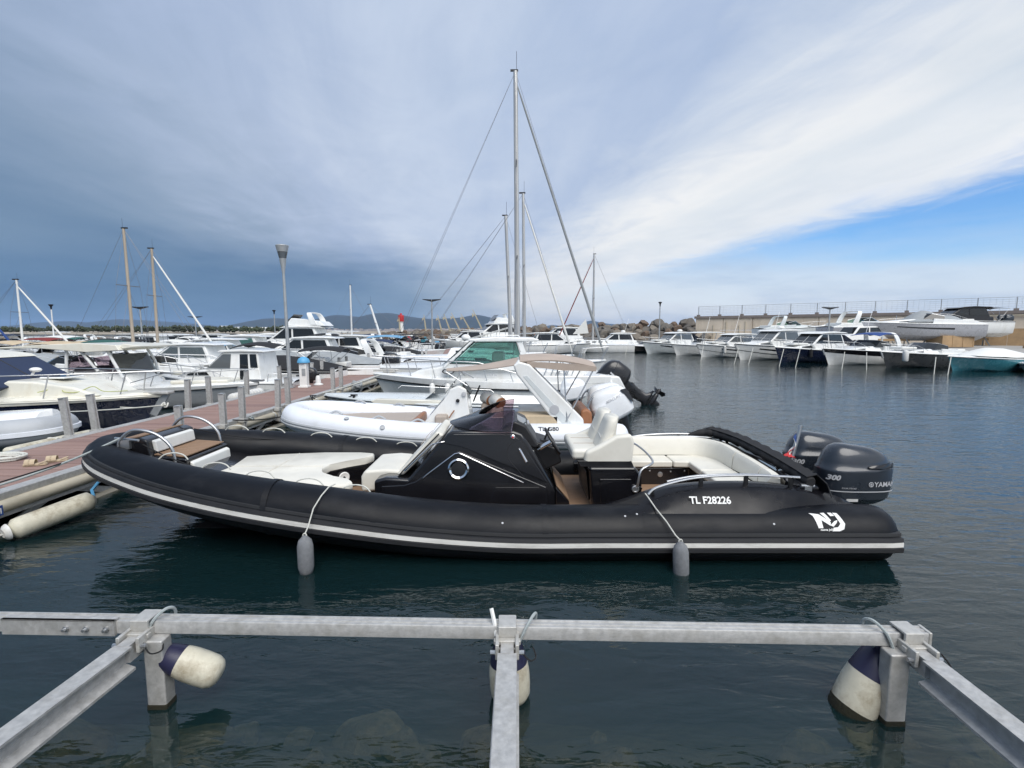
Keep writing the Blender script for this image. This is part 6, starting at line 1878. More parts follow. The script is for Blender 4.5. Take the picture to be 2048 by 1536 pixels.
# ================================================================ the rest of the harbour
CNT = {}
def boat(style, label, x, y, head, L=8., B=None, hull='gelcoat', fs=.75, fb=1.05, z=0., cat=None, group=None, stripe=None, win='glass_dark', top='gelcoat', can=None, eng=None, fly=False, rail=True, seed=0, name=None, extra=None, lod=1, hardtop=True, band=None, s=1.):
    """head: compass of the bow in degrees, 0 = +x, 90 = +y"""
    B = B or L * .33
    nm = name or {'sedan': 'cabin_cruiser', 'sport': 'sports_cruiser', 'open': 'motor_boat', 'ttop': 'motor_boat', 'covered': 'covered_boat', 'yacht': 'motor_yacht', 'walk': 'motor_boat'}[style]
    t = thing(nm, label, cat or nm.replace('_', ' '), (x, y, z), R(head) - math.pi, group)
    H = Hull(L, B, fs, fb, L * .045, L * .10, .38, .10)
    H.build(t, hull, 16)
    if stripe:
        H.band(t, stripe[0], stripe[1], stripe[2], 0, 1., .004, 'hull_stripe', .008, n=12)
    if band:        # dark hull window
        H.band(t, 'glass_dark', band[2], band[3], band[0], band[1], .012, 'hull_window', .006, n=8, taper=.5)
    if lod:
        H.rail(t, .02, .03 * s, 'rubber' if hull in ('gelcoat', 'gelcoat_pale') else 'gelcoat')
    d = H.dk
    h = L / 8.
    if style in ('sedan', 'yacht', 'sport', 'covered', 'walk'):
        H.deck(t, 'gelcoat', 0, 1., .06, n=10)
    else:
        H.deck(t, 'gelcoat', .45, 1., .05, n=8)
        for sg in (-1, 1):
            part('side_deck', MB().box(-.1 * L, L / 2, sg * B * .44 - B * .06, sg * B * .44 + B * .06, fs - .25, fs + .06), 'gelcoat', t, world=False, bevel=.03)
    if style in ('sedan', 'yacht'):
        zt = d(-.1 * L)
        tk, wk = trunk(t, [(-.36 * L, d(-.36 * L) - .02), (-.27 * L, zt + .26 * h), (-.12 * L, zt + .42 * h), (.3 * L, zt + .35 * h), (.3 * L, fs - .1), (-.2 * L, fs)], B * .40, top, 'coachroof', .14, bevel=.07, nose=.5)
        side_pane(tk, wk, [(-.25 * L, zt + .20 * h), (-.08 * L, zt + .32 * h), (-.06 * L, zt + .14 * h), (-.26 * L, zt + .10 * h)], win, 'cabin_window')
        z1, z2 = zt + .36 * h, zt + 1.12 * h
        cb, wc = trunk(t, [(-.16 * L, z1), (-.03 * L, z2), (.22 * L, z2), (.26 * L, z1), (.26 * L, fs), (-.1 * L, fs)], B * .39, top, 'wheelhouse', .15, bevel=.05, nose=.08)
        side_pane(cb, wc, [(-.125 * L, z1 + .08), (.035 * L, z1 + .08), (.03 * L, z2 - .09), (-.025 * L, z2 - .09)], win)
        side_pane(cb, wc, [(.05 * L, z1 + .08), (.235 * L, z1 + .08), (.205 * L, z2 - .09), (.045 * L, z2 - .09)], win)
        for u0, u1 in ((-.92, -.03), (.03, .92)):
            cross_pane(cb, wc, -.152 * L, z1 + .05, -.04 * L, z2 - .06, u0, u1, win)
        rf = part('cabin_roof', MB().prism([(-.07 * L, z2 - .02), (-.02 * L, z2 + .09 * h), (.1 * L, z2 + .15 * h), (.27 * L, z2 + .08 * h), (.30 * L, z2), (.1 * L, z2 + .01)], -B * .37, B * .37), top, t, world=False, bevel=.05)
        if fly or style == 'yacht':
            zf = z2 + .12 * h
            fb_, wf = trunk(t, [(-.02 * L, zf), (.03 * L, zf + .5 * h), (.06 * L, zf + .5 * h), (.26 * L, zf + .3 * h), (.30 * L, zf)], B * .33, top, 'flybridge', .05, bevel=.05)
            part('fly_screen', MB().plate([(-.01 * L, -B * .28, zf + .3 * h), (-.01 * L, B * .28, zf + .3 * h), (.05 * L, B * .26, zf + .75 * h), (.05 * L, -B * .26, zf + .75 * h)], .01, (-1, 0, .5)), 'glass_dark', t, world=False)
            arch(t, .22 * L, 0, B * .33, zf + .1, zf + .85 * h, -.05 * L, .35 * h, top)
        if can:
            canopy(t, .24 * L, .46 * L, B * .36, z2 + .05, .05, .1, can, legs=True, deck_z=fs)
    elif style in ('sport', 'walk'):
        zt = d(-.05 * L)
        tk, wk = trunk(t, [(-.40 * L, d(-.4 * L) - .02), (-.30 * L, zt + .16 * h), (-.12 * L, zt + .30 * h), (.02 * L, zt + .34 * h), (.06 * L, fs), (-.2 * L, fs)], B * .41, top, 'foredeck_trunk', .12, bevel=.08, nose=.5)
        side_pane(tk, wk, [(-.22 * L, zt + .12 * h), (-.14 * L, zt + .17 * h), (-.14 * L, zt + .08 * h), (-.22 * L, zt + .05 * h)], win, 'cabin_window')
        z1, z2 = zt + .28 * h, zt + .74 * h
        P = [(-.10 * L, 0), (-.085 * L, B * .20), (-.03 * L, B * .37), (.14 * L, B * .42)]
        Q = [(.0 * L, 0), (.01 * L, B * .18), (.05 * L, B * .33), (.15 * L, B * .38)]
        for i in range(3):
            for sg in (-1, 1):
                zz = [z1 + .04 * h, z1 + .03 * h, z1, z1 - .04 * h]; zq = [z2, z2, z2 - .03 * h, z2 - .22 * h]
                pts = [(P[i][0], sg * P[i][1], zz[i]), (P[i + 1][0], sg * P[i + 1][1], zz[i + 1]), (Q[i + 1][0], sg * Q[i + 1][1], zq[i + 1]), (Q[i][0], sg * Q[i][1], zq[i])]
                part('windscreen_pane', MB().plate(pts, .012), win, t, world=False)
        fr = [(x_, -y_, z_) for (x_, y_), z_ in zip(Q, (z2, z2, z2 - .03 * h, z2 - .22 * h))]
        part('windscreen_frame', MB().tube([(a, -b, c) for a, b, c in reversed(fr)] + fr[1:], .02 * h, 6), 'steel', t, world=False)
        for sg in (-1, 1):
            part('cockpit_side', MB().prism([(.04 * L, fs - .1), (.05 * L, zt + .34 * h), (.40 * L, fs + .25 * h), (.49 * L, fs + .05), (.49 * L, fs - .1)], sg * B * .42 - .06, sg * B * .42 + .06), top, t, world=False, bevel=.04)
        part('aft_seat', MB().box(.30 * L, .40 * L, -B * .38, B * .38, fs - .05, fs + .38 * h), 'vinyl_white', t, world=False, bevel=.06)
        if hardtop:
            arch(t, .26 * L, 0, B * .42, fs + .15, zt + 1.25 * h, -.08 * L, .42 * h, top)
        if can:
            canopy(t, -.0 * L, .26 * L, B * .40, zt + 1.28 * h, .16, .12, can, legs=False)
    elif style in ('open', 'ttop'):
        zt = fs + .1
        cn, wk = trunk(t, [(-.16 * L, zt - .1), (-.11 * L, zt + .35 * h), (-.03 * L, zt + .55 * h), (.06 * L, zt + .5 * h), (.08 * L, fs - .2), (-.1 * L, fs - .2)], B * .22, top, 'console', .1, bevel=.05)
        cross_pane(cn, wk, -.10 * L, zt + .38 * h, -.03 * L, zt + .85 * h, -1., 1., win)
        part('seat', MB().box(.13 * L, .22 * L, -B * .22, B * .22, fs - .2, fs + .4 * h), 'vinyl_white', t, world=False, bevel=.06)
        if style == 'ttop':
            zz = zt + 1.35 * h
            part('hardtop', MB().prism([(-.16 * L, zz), (-.14 * L, zz + .08), (0, zz + .13), (.24 * L, zz + .08), (.26 * L, zz + .02)], -B * .38, B * .38), can or top, t, world=False, bevel=.03)
            for sg in (-1, 1):
                for a, b in ((-.08, -.10), (.10, .14)):
                    part('top_leg', MB().tube([(a * L, sg * B * .26, fs), (b * L, sg * B * .3, zz + .02)], .035, 6), 'dark_steel' if can else 'steel', t, world=False)
        elif can:
            canopy(t, -.12 * L, .2 * L, B * .4, zt + 1.2 * h, .12, .14, can, deck_z=fs)
    elif style == 'covered':
        rows = []
        for i in range(13):
            u = i / 12
            xx = -.30 * L + .78 * L * u
            hh = smooth_tab([(0, .02), (.18, .30), (.4, .62), (.6, .60), (.82, .36), (1, .12)], u) * h
            row = []
            for k in range(11):
                v = -1 + k / 5
                row.append((xx, v * H.hw(xx) * .99, d(xx) + .06 + hh * (1 - abs(v) ** 2.2) + .035 * h * noise.noise(Vector((xx * 1.7, v * 3, seed + .5)))))
            rows.append(row)
        part('cover', MB().sheet(rows, .02), can or 'canvas_grey', t, world=False)
    if rail and style not in ('covered',):
        bow_rail(t, H, (.0 if style in ('sedan', 'yacht') else -.12) * L, .5 * h, .014 * max(1, s), .1, 4, mid=False)
    if eng:
        n = 2 if eng.endswith('2') else 1
        for k in range(n):
            outboard(t, (L / 2 + .05, (k - (n - 1) / 2) * .75, fs + .02), M(eng.rstrip('2')), .95, R(6), detail=False, world=False)
    if extra:
        extra(t, H, L, B, h)
    return t

def sail(label, x, y, head, L, mast_h, hull='gelcoat', mast='mast_alu', furl=None, boom=None, z=0., mast_x=-.08, lean=0., spread=(.55,), cat='sailing boat', group=None, r=1., bowz=None):
    B = L * .31
    t = thing('sailing_boat', label, cat, (x, y, z), R(head) - math.pi, group)
    H = Hull(L, B, .85, 1.1, .5, L * .11, .25, .02, .7)
    H.build(t, hull, 16)
    H.rail(t, .01, .025, 'gelcoat_grey')
    H.deck(t, 'gelcoat', 0, 1., .08, n=10)
    tk, wk = trunk(t, [(-.22 * L, 1.0), (-.15 * L, 1.34), (.12 * L, 1.42), (.15 * L, .9)], B * .30, 'gelcoat', 'coachroof', .15, bevel=.05, nose=.4)
    for k in range(3):
        side_pane(tk, wk, [(-.12 * L + k * .08 * L, 1.15), (-.07 * L + k * .08 * L, 1.16), (-.07 * L + k * .08 * L, 1.26), (-.12 * L + k * .08 * L, 1.25)], 'glass_dark')
    mx = mast_x * L
    tx = mx + lean
    m = part('mast', MB().tube([(mx, 0, 1.2), (tx, 0, mast_h)], [.085 * r, .065 * r], 10), mast, t, world=False)
    part('mast_head', MB().box(tx - .12, tx + .22, -.04, .04, mast_h, mast_h + .07).tube([(tx - .05, 0, mast_h + .05), (tx - .05, 0, mast_h + .55 * r)], .006 * r, 5), 'dark_steel', m, world=False)
    bow = (-L / 2 + .1, 0, bowz or 1.2)
    st = (L / 2 - .1, 0, 1.0)
    w = MB()
    wr_ = .007
    w.tube([(tx, 0, mast_h), bow], wr_, 5); w.tube([(tx, 0, mast_h), (st[0], -.3, st[2])], wr_, 5); w.tube([(tx, 0, mast_h), (st[0], .3, st[2])], wr_, 5)
    for f in spread:
        zz = 1.2 + (mast_h - 1.2) * f
        xm = mx + lean * f
        w.tube([(xm, -.09 * L, zz), (xm, .09 * L, zz)], .022 * r, 6)
        for sg in (-1, 1):
            w.tube([(tx, 0, mast_h - .1), (xm, sg * .09 * L, zz), (mx, sg * B * .46, 1.0)], wr_, 5)
            w.tube([(xm, 0, zz - .15), (mx + .2, sg * B * .46, 1.0)], wr_, 5)
    part('rigging', w, 'wire', t, world=False, kind='stuff')
    if furl:
        a, b = Vector((tx, 0, mast_h - .35)), Vector(bow)
        pts = [a.lerp(b, k / 12) for k in range(13)]
        part('furled_sail', MB().tube(pts, [.02] + [.04 + .03 * (k / 12) for k in range(1, 12)] + [.03], 8), furl, t, world=False)
    if boom:
        part('boom', MB().tube([(mx + .1, 0, 2.0), (.40 * L, 0, 2.1)], .06, 8), mast, t, world=False)
        part('sail_cover', MB().tube([(mx + .15, 0, 2.3), (mx + .5, 0, 2.22), (.2 * L, 0, 2.2), (.38 * L, 0, 2.14)], [.10, .17, .13, .07], 10), boom, t, world=False)
    pp = MB()
    yy = H.hw(-L * .40) - .08
    pp.tube([(-L * .38, -yy, 1.1), (-L * .39, -yy, 1.65), (-L * .5 - .1, -.12, 1.72), (-L * .5 - .1, .12, 1.72), (-L * .39, yy, 1.65), (-L * .38, yy, 1.1)], .016, 6)
    pp.tube([(-L * .48, -.15, 1.12), (-L * .5 - .1, -.12, 1.72)], .016, 6); pp.tube([(-L * .48, .15, 1.12), (-L * .5 - .1, .12, 1.72)], .016, 6)
    part('pulpit', pp, 'steel', t, world=False)
    return t

# ---------------------------------------------------------------- quay, wall and fence to the right
q0, q1 = Vector((52, 17)), Vector((20, 74))
struct('quay', MB().prism([(36.5, 29), (60, 0), (140, 10), (90, 75), (26, 88), (15, 80), (20.5, 62), (29.5, 43)], -3, 1.0, 'z'), M('concrete'))
wa, wb = Vector((27.4, 75.2)), Vector((70.0, 39.5))
wd = (wb - wa).normalized(); wn_ = Vector((-wd.y, wd.x))
if wn_.y < 0: wn_ = -wn_
wl_ = (wb - wa).length
wall = thing('sea_wall', 'tall beige concrete sea wall behind the boats stored on the right', 'sea wall', (wa.x, wa.y, 0), math.atan2(wd.y, wd.x))
npan = 14
for k in range(npan):
    for za, zb in ((-1, 2.55), (2.59, 4.25)):
        part('wall_panel', MB().box(k * wl_ / npan + .03, (k + 1) * wl_ / npan - .03, 0, .8, za, zb), 'concrete_wall', wall, world=False, bevel=.03)
part('coping', MB().box(-.15, wl_ + .15, -.18, 1.0, 4.27, 4.62), 'concrete_cap', wall, world=False)
fen = thing('fence', 'wire mesh fence on grey posts along the top of the sea wall', 'fence', (wa.x, wa.y, 4.62), math.atan2(wd.y, wd.x))
pm = mesh_of(MB().box(-.04, .04, -.04, .04, 0, 1.45), M('galvanised'), name='post')
fm = mesh_of(MB().box(-.20, .20, -.18, .18, 0, .22), M('concrete_cap'), name='post_footing')
npost = 19
for k in range(npost):
    xx = .3 + k * (wl_ - .6) / (npost - 1)
    add_mesh('post', pm, fen, (xx, .3, 0)); add_mesh('post_footing', fm, fen, (xx, .3, .002))
w = MB()
for k in range(6):
    w.tube([(.3, .3, .25 + k * .235), (wl_ - .3, .3, .25 + k * .235)], .010 if k < 5 else .02, 4)
for k in range(int(wl_ / .5)):
    w.tube([(.3 + k * .5, .3, .25), (.3 + k * .5, .3, 1.42)], .007, 4)
part('mesh_wires', w, 'galvanised', fen, world=False, kind='stuff')
# stains of rusty pipe on the wall
for k, xx in enumerate((2.6, 4.4, 6.2, 7.0)):
    tag(add_mesh('wall_pipe', mesh_of(MB().tube([(0, 0, 0), (.03, -.02, 1.2 + .4 * (k % 2)), (0, 0, 2.1 + .5 * (k % 2))], .05, 6), M('pipe_beige'), name='wall_pipe'), None, Vector((wa.x, wa.y, 1.2)) + Vector((wd.x * xx - wn_.x * .08, wd.y * xx - wn_.y * .08, 0))),
        'rusty pipe on the sea wall, %s from the rocky end' % order[k].replace('nearest', 'first'), 'pipe', 'pipes on the sea wall')
hp = [Vector((wa.x, wa.y, 0)) + Vector((wd.x, wd.y, 0)) * a - Vector((wn_.x, wn_.y, 0)) * .2 + Vector((0, 0, zz)) for a, zz in ((27.5, 2.0), (27.8, 2.9), (28.6, 3.6), (30., 4.05), (33, 4.1), (38, 4.12))]
rope('wall_hose', spline(hp, 5), .06, 'pipe_beige', 'brown hose arching up the sea wall beside the big outboards', 'hose')

# ---------------------------------------------------------------- rock breakwater and light
mat('rock_grey', (.135, .122, .108), .92, var=.35, vscale=.8, bump=.6, bscale=5, stain=((.24, .21, .17), .5, 1.2))
mat('rock_brown', (.15, .108, .08), .92, var=.3, vscale=.8, bump=.6, bscale=5, stain=((.12, .10, .085), .5, 1.2))
mat('rock_pale', (.20, .175, .145), .92, var=.3, vscale=.8, bump=.6, bscale=5)
rocks = [boulder_mesh(i, M(('rock_grey', 'rock_brown', 'rock_pale')[i % 3]), .45, 2, .85, 12, (.45, .82), 18) for i in range(9)]
bk = thing('breakwater', 'long breakwater of heaped grey boulders between the harbour and the sea', 'breakwater', (0, 100, 0))
core = []
bp = [(31, 77.5, 4.0), (26, 79, 4.0), (18, 84, 3.75), (9, 92, 3.45), (-2, 102, 3.1), (-14, 112, 2.9), (-25, 119, 2.7), (-33, 124, 2.2), (-36.5, 127, .6)]
rows = []
for x, y, hh in bp:
    rows.append([(x - 3.4, y - 6.2, -1.2), (x - 1.2, y - 2.0, hh * .72 - .5), (x, y, hh - .65), (x + 2.5, y + 4, hh - .65), (x + 6, y + 10, -1.5)])
part('rubble_core', MB().sheet([[(a - 0, b - 100, c) for a, b, c in r_] for r_ in rows], 0), 'rock_grey', bk, world=False)
rnd = random.Random(21)
nr = 0
for i in range(len(bp) - 1):
    a, b = Vector(bp[i]), Vector(bp[i + 1])
    seglen = (b - a).length
    size = 1.0 if i < 3 else (.95 if i < 5 else .9)
    for row_, f in enumerate((1.0, .78, .54, .28)):
        n = max(1, int(seglen / (size * 1.45)))
        for k in range(n):
            u = (k + rnd.uniform(.1, .9)) / n
            p = a.lerp(b, u)
            hh = p.z
            pos = Vector((p.x - 3.2 * (1 - f) * 1.0 + rnd.uniform(-.25, .25), p.y - 5.8 * (1 - f) + rnd.uniform(-.25, .25), (hh - .55) * (f ** .8) + rnd.uniform(-.22, .22)))
            o = add_mesh('boulder', rocks[rnd.randrange(9)], bk, pos - Vector((0, 100, 0)), (rnd.uniform(-.5, .5), rnd.uniform(-.5, .5), rnd.uniform(0, 6.3)))
            sc = size * rnd.uniform(.75, 1.25)
            o.scale = (sc * rnd.uniform(.9, 1.35), sc * rnd.uniform(.85, 1.15), sc * rnd.uniform(.8, 1.1))
            nr += 1
lt = thing('harbour_light', 'small red and white harbour light at the tip of the breakwater', 'harbour light', (-26.2, 119, 2.3))
part('tower', MB().lathe([(.62, 0), (.55, .3), (.50, 2.2), (.62, 2.25), (.62, 2.35)], 16), 'white_paint', lt, world=False)
part('lantern', MB().lathe([(.66, 2.35), (.70, 2.5), (.70, 3.7), (.66, 3.85), (.25, 3.9), (.22, 4.3), (.02, 4.35)], 16), 'red_paint', lt, world=False)
# tilted yellow davits standing behind the moles
def davit(x, y, z0, h, lean, label):
    t = thing('davit_post', label, 'davit', (x, y, z0), group='yellow davit posts on the breakwater')
    part('post', MB().add([(-.16, -.15, 0), (.16, -.15, 0), (.16, .15, 0), (-.16, .15, 0), (lean - .10, -.1, h * .75), (lean + .1, -.1, h * .75), (lean + .1, .1, h * .75), (lean - .10, .1, h * .75), (lean * 1.35 - .04, -.05, h), (lean * 1.35 + .02, -.05, h), (lean * 1.35 + .02, .05, h), (lean * 1.35 - .04, .05, h)],
                          [(0, 1, 5, 4), (1, 2, 6, 5), (2, 3, 7, 6), (3, 0, 4, 7), (4, 5, 9, 8), (5, 6, 10, 9), (6, 7, 11, 10), (7, 4, 8, 11), (8, 9, 10, 11)], False), 'yellow_paint', t, world=False)
    part('jaw', MB().add([(lean - .55, -.1, h * .62), (lean - .1, -.1, h * .72), (lean - .1, .1, h * .72), (lean - .55, .1, h * .62), (lean * 1.2 - .3, 0, h * .84)], [(0, 1, 2, 3), (0, 1, 4), (1, 2, 4), (2, 3, 4), (3, 0, 4)], False), 'yellow_paint', t, world=False)
    return t
names = ['beside the harbour light', 'behind the double-headed pontoon lamp', 'first right of the pontoon lamp', 'second right of the pontoon lamp', 'third right of the pontoon lamp', 'fourth right of the pontoon lamp', 'beside the white flybridge yacht']
for k, (px, Y, h, ln) in enumerate(((801, 118, 3.4, -.1), (853, 110, 3.6, -.3), (884, 106, 3.4, -.6), (901, 102, 3.5, -.9), (921, 99, 3.6, -1.3), (942, 96, 3.3, -1.4), (966, 93, 4.0, -1.4))):
    davit((px - 1024) / 1000 * Y, Y, 2.45, h, ln, 'pale yellow pointed davit post ' + names[k])
tlamp(18.9, 64.5, 1.0, 5.0, 'thin lamp with a flared lantern standing before the breakwater rocks', single_=True)
tlamp(29.6, 47.0, 1.0, 3.6, 'short double-headed lamp between the stored boats on the quay', .45)

# ---------------------------------------------------------------- moored row on the right (bows out)
GR = 'motor boats moored along the right quay'
def kit(k):
    """deck gear that sets one boat of the row apart from its neighbours"""
    def f(t, H, L, B, h):
        d = H.dk(-.1 * L)
        if k & 1:
            part('aerial', MB().tube([(.15 * L, B * .3, d + 1.1), (.22 * L, B * .3, d + 3.0)], .018, 5), 'white_paint', t, world=False)
        if k & 2:
            part('bow_cushion', MB().prism([(-.33 * L, -B * .16), (-.18 * L, -B * .26), (-.18 * L, B * .26), (-.33 * L, B * .16)], d + .30 * h, d + .46 * h, 'z'), 'vinyl_white', t, world=False, bevel=.06)
        if k & 4:
            part('radar_dome', MB().lathe([(.02, 0), (.26, .02), (.28, .12), (.2, .22), (.02, .25)], 14, Matrix.Translation((.12 * L, 0, d + 1.3 * h))), 'white_paint', t, world=False)
        if k & 8:
            for x in (-.22, .02, .2):
                p = H.side((.5 - x), .75, .14)
                part('side_fender', MB().lathe([(.03, -.38), (.12, -.3), (.13, 0), (.12, .26), (.03, .32)], 12, Matrix.Translation((p.x, p.y, p.z - .1))), 'fender_white' if k & 1 else 'canvas_black', t, world=False)
        if k & 16:
            part('bow_anchor', MB().plate([(-L / 2 - .1, -.03, H.fb - .05), (-L / 2 + .3, -.03, H.fb), (-L / 2 + .35, -.03, H.fb - .4), (-L / 2 + .15, -.03, H.fb - .5)], .06, (0, 1, 0)), 'galvanised', t, world=False)
        if k & 32:
            rows = [[(.24 * L + .22 * L * u, v * B * .38, d + (1.1 - .75 * u) * h - .12 * v * v) for v in (-1, -.5, 0, .5, 1)] for u in (0, .25, .5, .75, 1)]
            part('cockpit_cover', MB().sheet(rows, .02), 'canvas_grey' if k & 1 else 'canvas_navy', t, world=False)
    return f
def mob(px, Y): return (px - 1024) / 1000 * Y * 1.0
boat('open', 'grey inflatable-sided tender cut off by the right edge of the picture', 32.2, 30.2, 205, 5.2, 2.0, 'hypalon_grey', .45, .6, group=GR, rail=False, name='tender', stripe=('canvas_navy', .5, .62))
boat('covered', 'teal-hulled boat under a white cover at the right end of the row', 30.0, 31.6, 197, 7.0, 2.4, 'gelcoat_teal', .72, .95, can='vinyl_white', group=GR, seed=3)
b8 = boat('sport', 'dark grey open cruiser with smoked windscreen beside the teal boat', 28.2, 34.6, 199, 7.6, 2.6, 'gelcoat_charcoal', .85, 1.12, group=GR, hardtop=False, extra=kit(18))
boat('sport', 'white cruiser with black hull band and dark blue bimini', 26.4, 37.6, 200, 8.4, 2.8, 'gelcoat', .9, 1.2, group=GR, can='canvas_blue', stripe=('gelcoat_black', .62, .98), extra=kit(17))
boat('sedan', 'navy-hulled cruiser with white deck and dark cabin windows', 24.4, 40.6, 204, 8.9, 2.9, 'gelcoat_navy', .85, 1.25, group=GR, extra=kit(42))
boat('sedan', 'white cruiser with a thin dark hull stripe next to the navy one', 22.9, 44.2, 206, 9.2, 3.0, 'gelcoat', 1.0, 1.4, group=GR, stripe=('gelcoat_charcoal', .30, .36), band=(.45, .8, .55, .72), win='glass_pale', extra=kit(21))
boat('sedan', 'white cruiser with rounded cabin and pointed black hull window', 21.0, 48.2, 199, 7.8, 2.8, 'gelcoat', .85, 1.25, group=GR, stripe=('gelcoat_charcoal', .26, .31), band=(.4, .75, .55, .72), win='glass_pale', extra=kit(27))
boat('ttop', 'white boat under a long flat white hardtop on dark posts', 19.8, 52.2, 204, 8.0, 2.7, 'gelcoat', .8, 1.15, group=GR, cat='motor boat', extra=kit(17))
boat('sedan', 'pale grey-hulled cruiser with black hull window left of the hardtop boat', 17.8, 55.6, 204, 8.2, 2.8, 'gelcoat_pale', .9, 1.3, group=GR, band=(.45, .8, .55, .74), win='glass_pale', extra=kit(38))
boat('sedan', 'white cruiser with charcoal topsides lying broadside before the rocks', 12.6, 61.5, 178, 8.2, 2.8, 'gelcoat', .85, 1.15, group=GR, stripe=('gelcoat_charcoal', .40, .92), fly=False, extra=kit(13))
boat('sport', 'small black-hulled boat half hidden beyond the broadside cruiser', 15.6, 59.3, 215, 5.5, 2.0, 'gelcoat_black', .6, .85, group=GR, hardtop=False)
boat('sedan', 'long white motor yacht behind the broadside cruiser', 6.5, 71, 183, 11, 3.4, 'gelcoat', 1.1, 1.6, group=GR, fly=False)
boat('open', 'small white open boat with black bimini before the rocks', 13.6, 67, 190, 6, 2.2, 'gelcoat', .9, 1.2, group=GR, can='canvas_black')
boat('sedan', 'white cabin boat left of the furled-sail bow', 4.6, 56, 5, 8.5, 2.8, 'gelcoat', .9, 1.1, group=GR, can='canvas_grey')
fender('white fender on the dark grey open cruiser at the right', (25.65, 32.6, .45), .75, .17, 'fender_white', [(25.65, 32.65, 1.3)], None, 'fender_white')
# mooring lines dropping from the bows into the water
for k, (bx, by, bz, ln, nm) in enumerate(((24.5, 28.9, .95, -.5, 'teal boat, left'), (25.2, 28.7, .95, -.6, 'teal boat, right'), (22.6, 31.9, 1.1, -.3, 'dark grey boat, right'), (21.6, 32.5, 1.1, -.5, 'dark grey boat, left'), (19.9, 34.6, 1.2, -.6, 'white boat with the black band, right'), (19.1, 35.2, 1.2, -.6, 'white boat with the black band, left'), (18.0, 37.4, 1.2, -.6, 'navy boat, right'), (17.2, 38.0, 1.2, -.6, 'navy boat, left'), (15.8, 41.4, 1.2, -.4, 'white boat beside the navy one'), (12.2, 52.5, 1.2, -.5, 'pale grey-hulled cruiser'))):
    rope('mooring_line', [(bx, by, bz), (bx + ln * .9, by - .5, -.1)], .022, 'rope_white', 'pale mooring line dropping into the water from the %s' % nm, group='bow lines of the right-hand row')

# ---------------------------------------------------------------- boats stored ashore
GS = 'boats stored on the quay'
boat('sport', 'grey and white cruiser with a raked arch stored before the sea wall, leftmost', 33.2, 59.5, 5, 8.6, 2.9, 'gelcoat_pale', .95, 1.35, z=1.75, group=GS, win='glass_teal', rail=True, top='gelcoat_pale')
boat('sport', 'silver cruiser with teal windscreen and white arch stored ashore', 37.2, 52.6, 3, 9.4, 3.0, 'gelcoat_silver', 1.1, 1.5, z=1.75, group=GS, win='glass_teal', band=(.35, .8, .55, .74))
lb = boat('sport', 'long silver powerboat under a grey cover, stored ashore on props', 36.6, 45.4, 172, 9.4, 3.0, 'gelcoat_silver', 1.05, 1.3, z=2.0, group=GS, hardtop=False, band=(.28, .75, .52, .66), rail=False)
rows = []
for i in range(13):
    u = i / 12
    xx = -1.4 + 4.6 * u
    hh = smooth_tab([(0, .05), (.3, .95), (.45, 1.0), (.62, .55), (.85, .6), (1, .1)], u)
    rows.append([(xx, v * 1.3, 1.25 + hh * (1 - abs(v) ** 2.) + .05 * noise.noise(Vector((xx * 2, v * 3, 2)))) for v in [-1 + k / 5 for k in range(11)]])
part('cover', MB().sheet(rows, .02), 'canvas_grey', lb, world=False)
bb = boat('sedan', 'white-hulled boat with a black wheelhouse and two big outboards, stored ashore', 43.6, 49.5, 176, 8.6, 3.0, 'gelcoat', 1.1, 1.4, z=2.25, group=GS, top='gelcoat_black', eng='outboard_grey2', can='canvas_black', win='glass_dark')
def prop_(x, y, label):
    t = thing('boat_stand', label, 'boat stand', (x, y, 1.0), group='stands under the stored boats')
    part('beam', MB().box(-1.4, 1.4, -.12, .12, .55, .75), 'plywood', t, world=False)
    for sg in (-1, 1):
        part('leg', MB().bar((sg * 1.3, -.4, 0), (sg * 1.0, 0, .95), .10, .10), 'galvanised', t, world=False)
        part('leg', MB().bar((sg * 1.3, .4, 0), (sg * 1.0, 0, .95), .10, .10), 'galvanised', t, world=False)
for x, y, lb_ in ((34, 59.4, 'grey arch cruiser'), (38.5, 52.6, 'silver teal-windowed cruiser'), (38.8, 45.6, 'long covered powerboat, aft'), (34.5, 45.4, 'long covered powerboat, forward'), (45.5, 49.5, 'black wheelhouse boat')):
    prop_(x, y, 'metal stand with timber beam under the %s' % lb_)
# van and clutter on the quay
vn = thing('van', 'white van parked between the moored row and the stored boats', 'van', (31.8, 46.0, 1.0), R(12))
bd_, wv = trunk(vn, [(-2.2, .35), (-2.25, .95), (-1.55, 1.15), (-.95, 1.85), (2.2, 1.9), (2.3, .35)], .92, 'white_paint', 'body', .12, bevel=.08)
side_pane(bd_, wv, [(-1.35, 1.18), (-.85, 1.72), (.1, 1.76), (.1, 1.18)], 'glass_dark'); side_pane(bd_, wv, [(.25, 1.18), (.25, 1.76), (2.0, 1.78), (2.1, 1.18)], 'glass_dark')
cross_pane(bd_, wv, -1.5, 1.2, -1.0, 1.78, -.9, .9, 'glass_dark')
for sx in (-1.4, 1.4):
    for sg in (-1, 1):
        wl2 = part('wheel', MB().lathe([(.33, -.1), (.34, .1)], 18, Matrix.Translation((sx, sg * .86, .33)) @ Matrix.Rotation(R(90), 4, 'X')), 'rubber', vn, world=False)
        part('hubcap', MB().lathe([(.18, -.115), (.18, .115)], 14, Matrix.Translation((sx, sg * .86, .33)) @ Matrix.Rotation(R(90), 4, 'X')), 'galvanised', wl2, world=False)
ct = thing('storage_crate', 'large plywood shipping crate under the stored powerboat', 'crate', (38.9, 44.6, 1.0), R(4))
part('box', MB().box(-1.5, 1.5, -.8, .8, .05, 1.05), 'plywood', ct, world=False)
for k in range(4):
    part('batten', MB().box(-1.5 + k * .96, -1.40 + k * .96, -.83, -.8, .05, 1.05), 'plywood', ct, world=False)
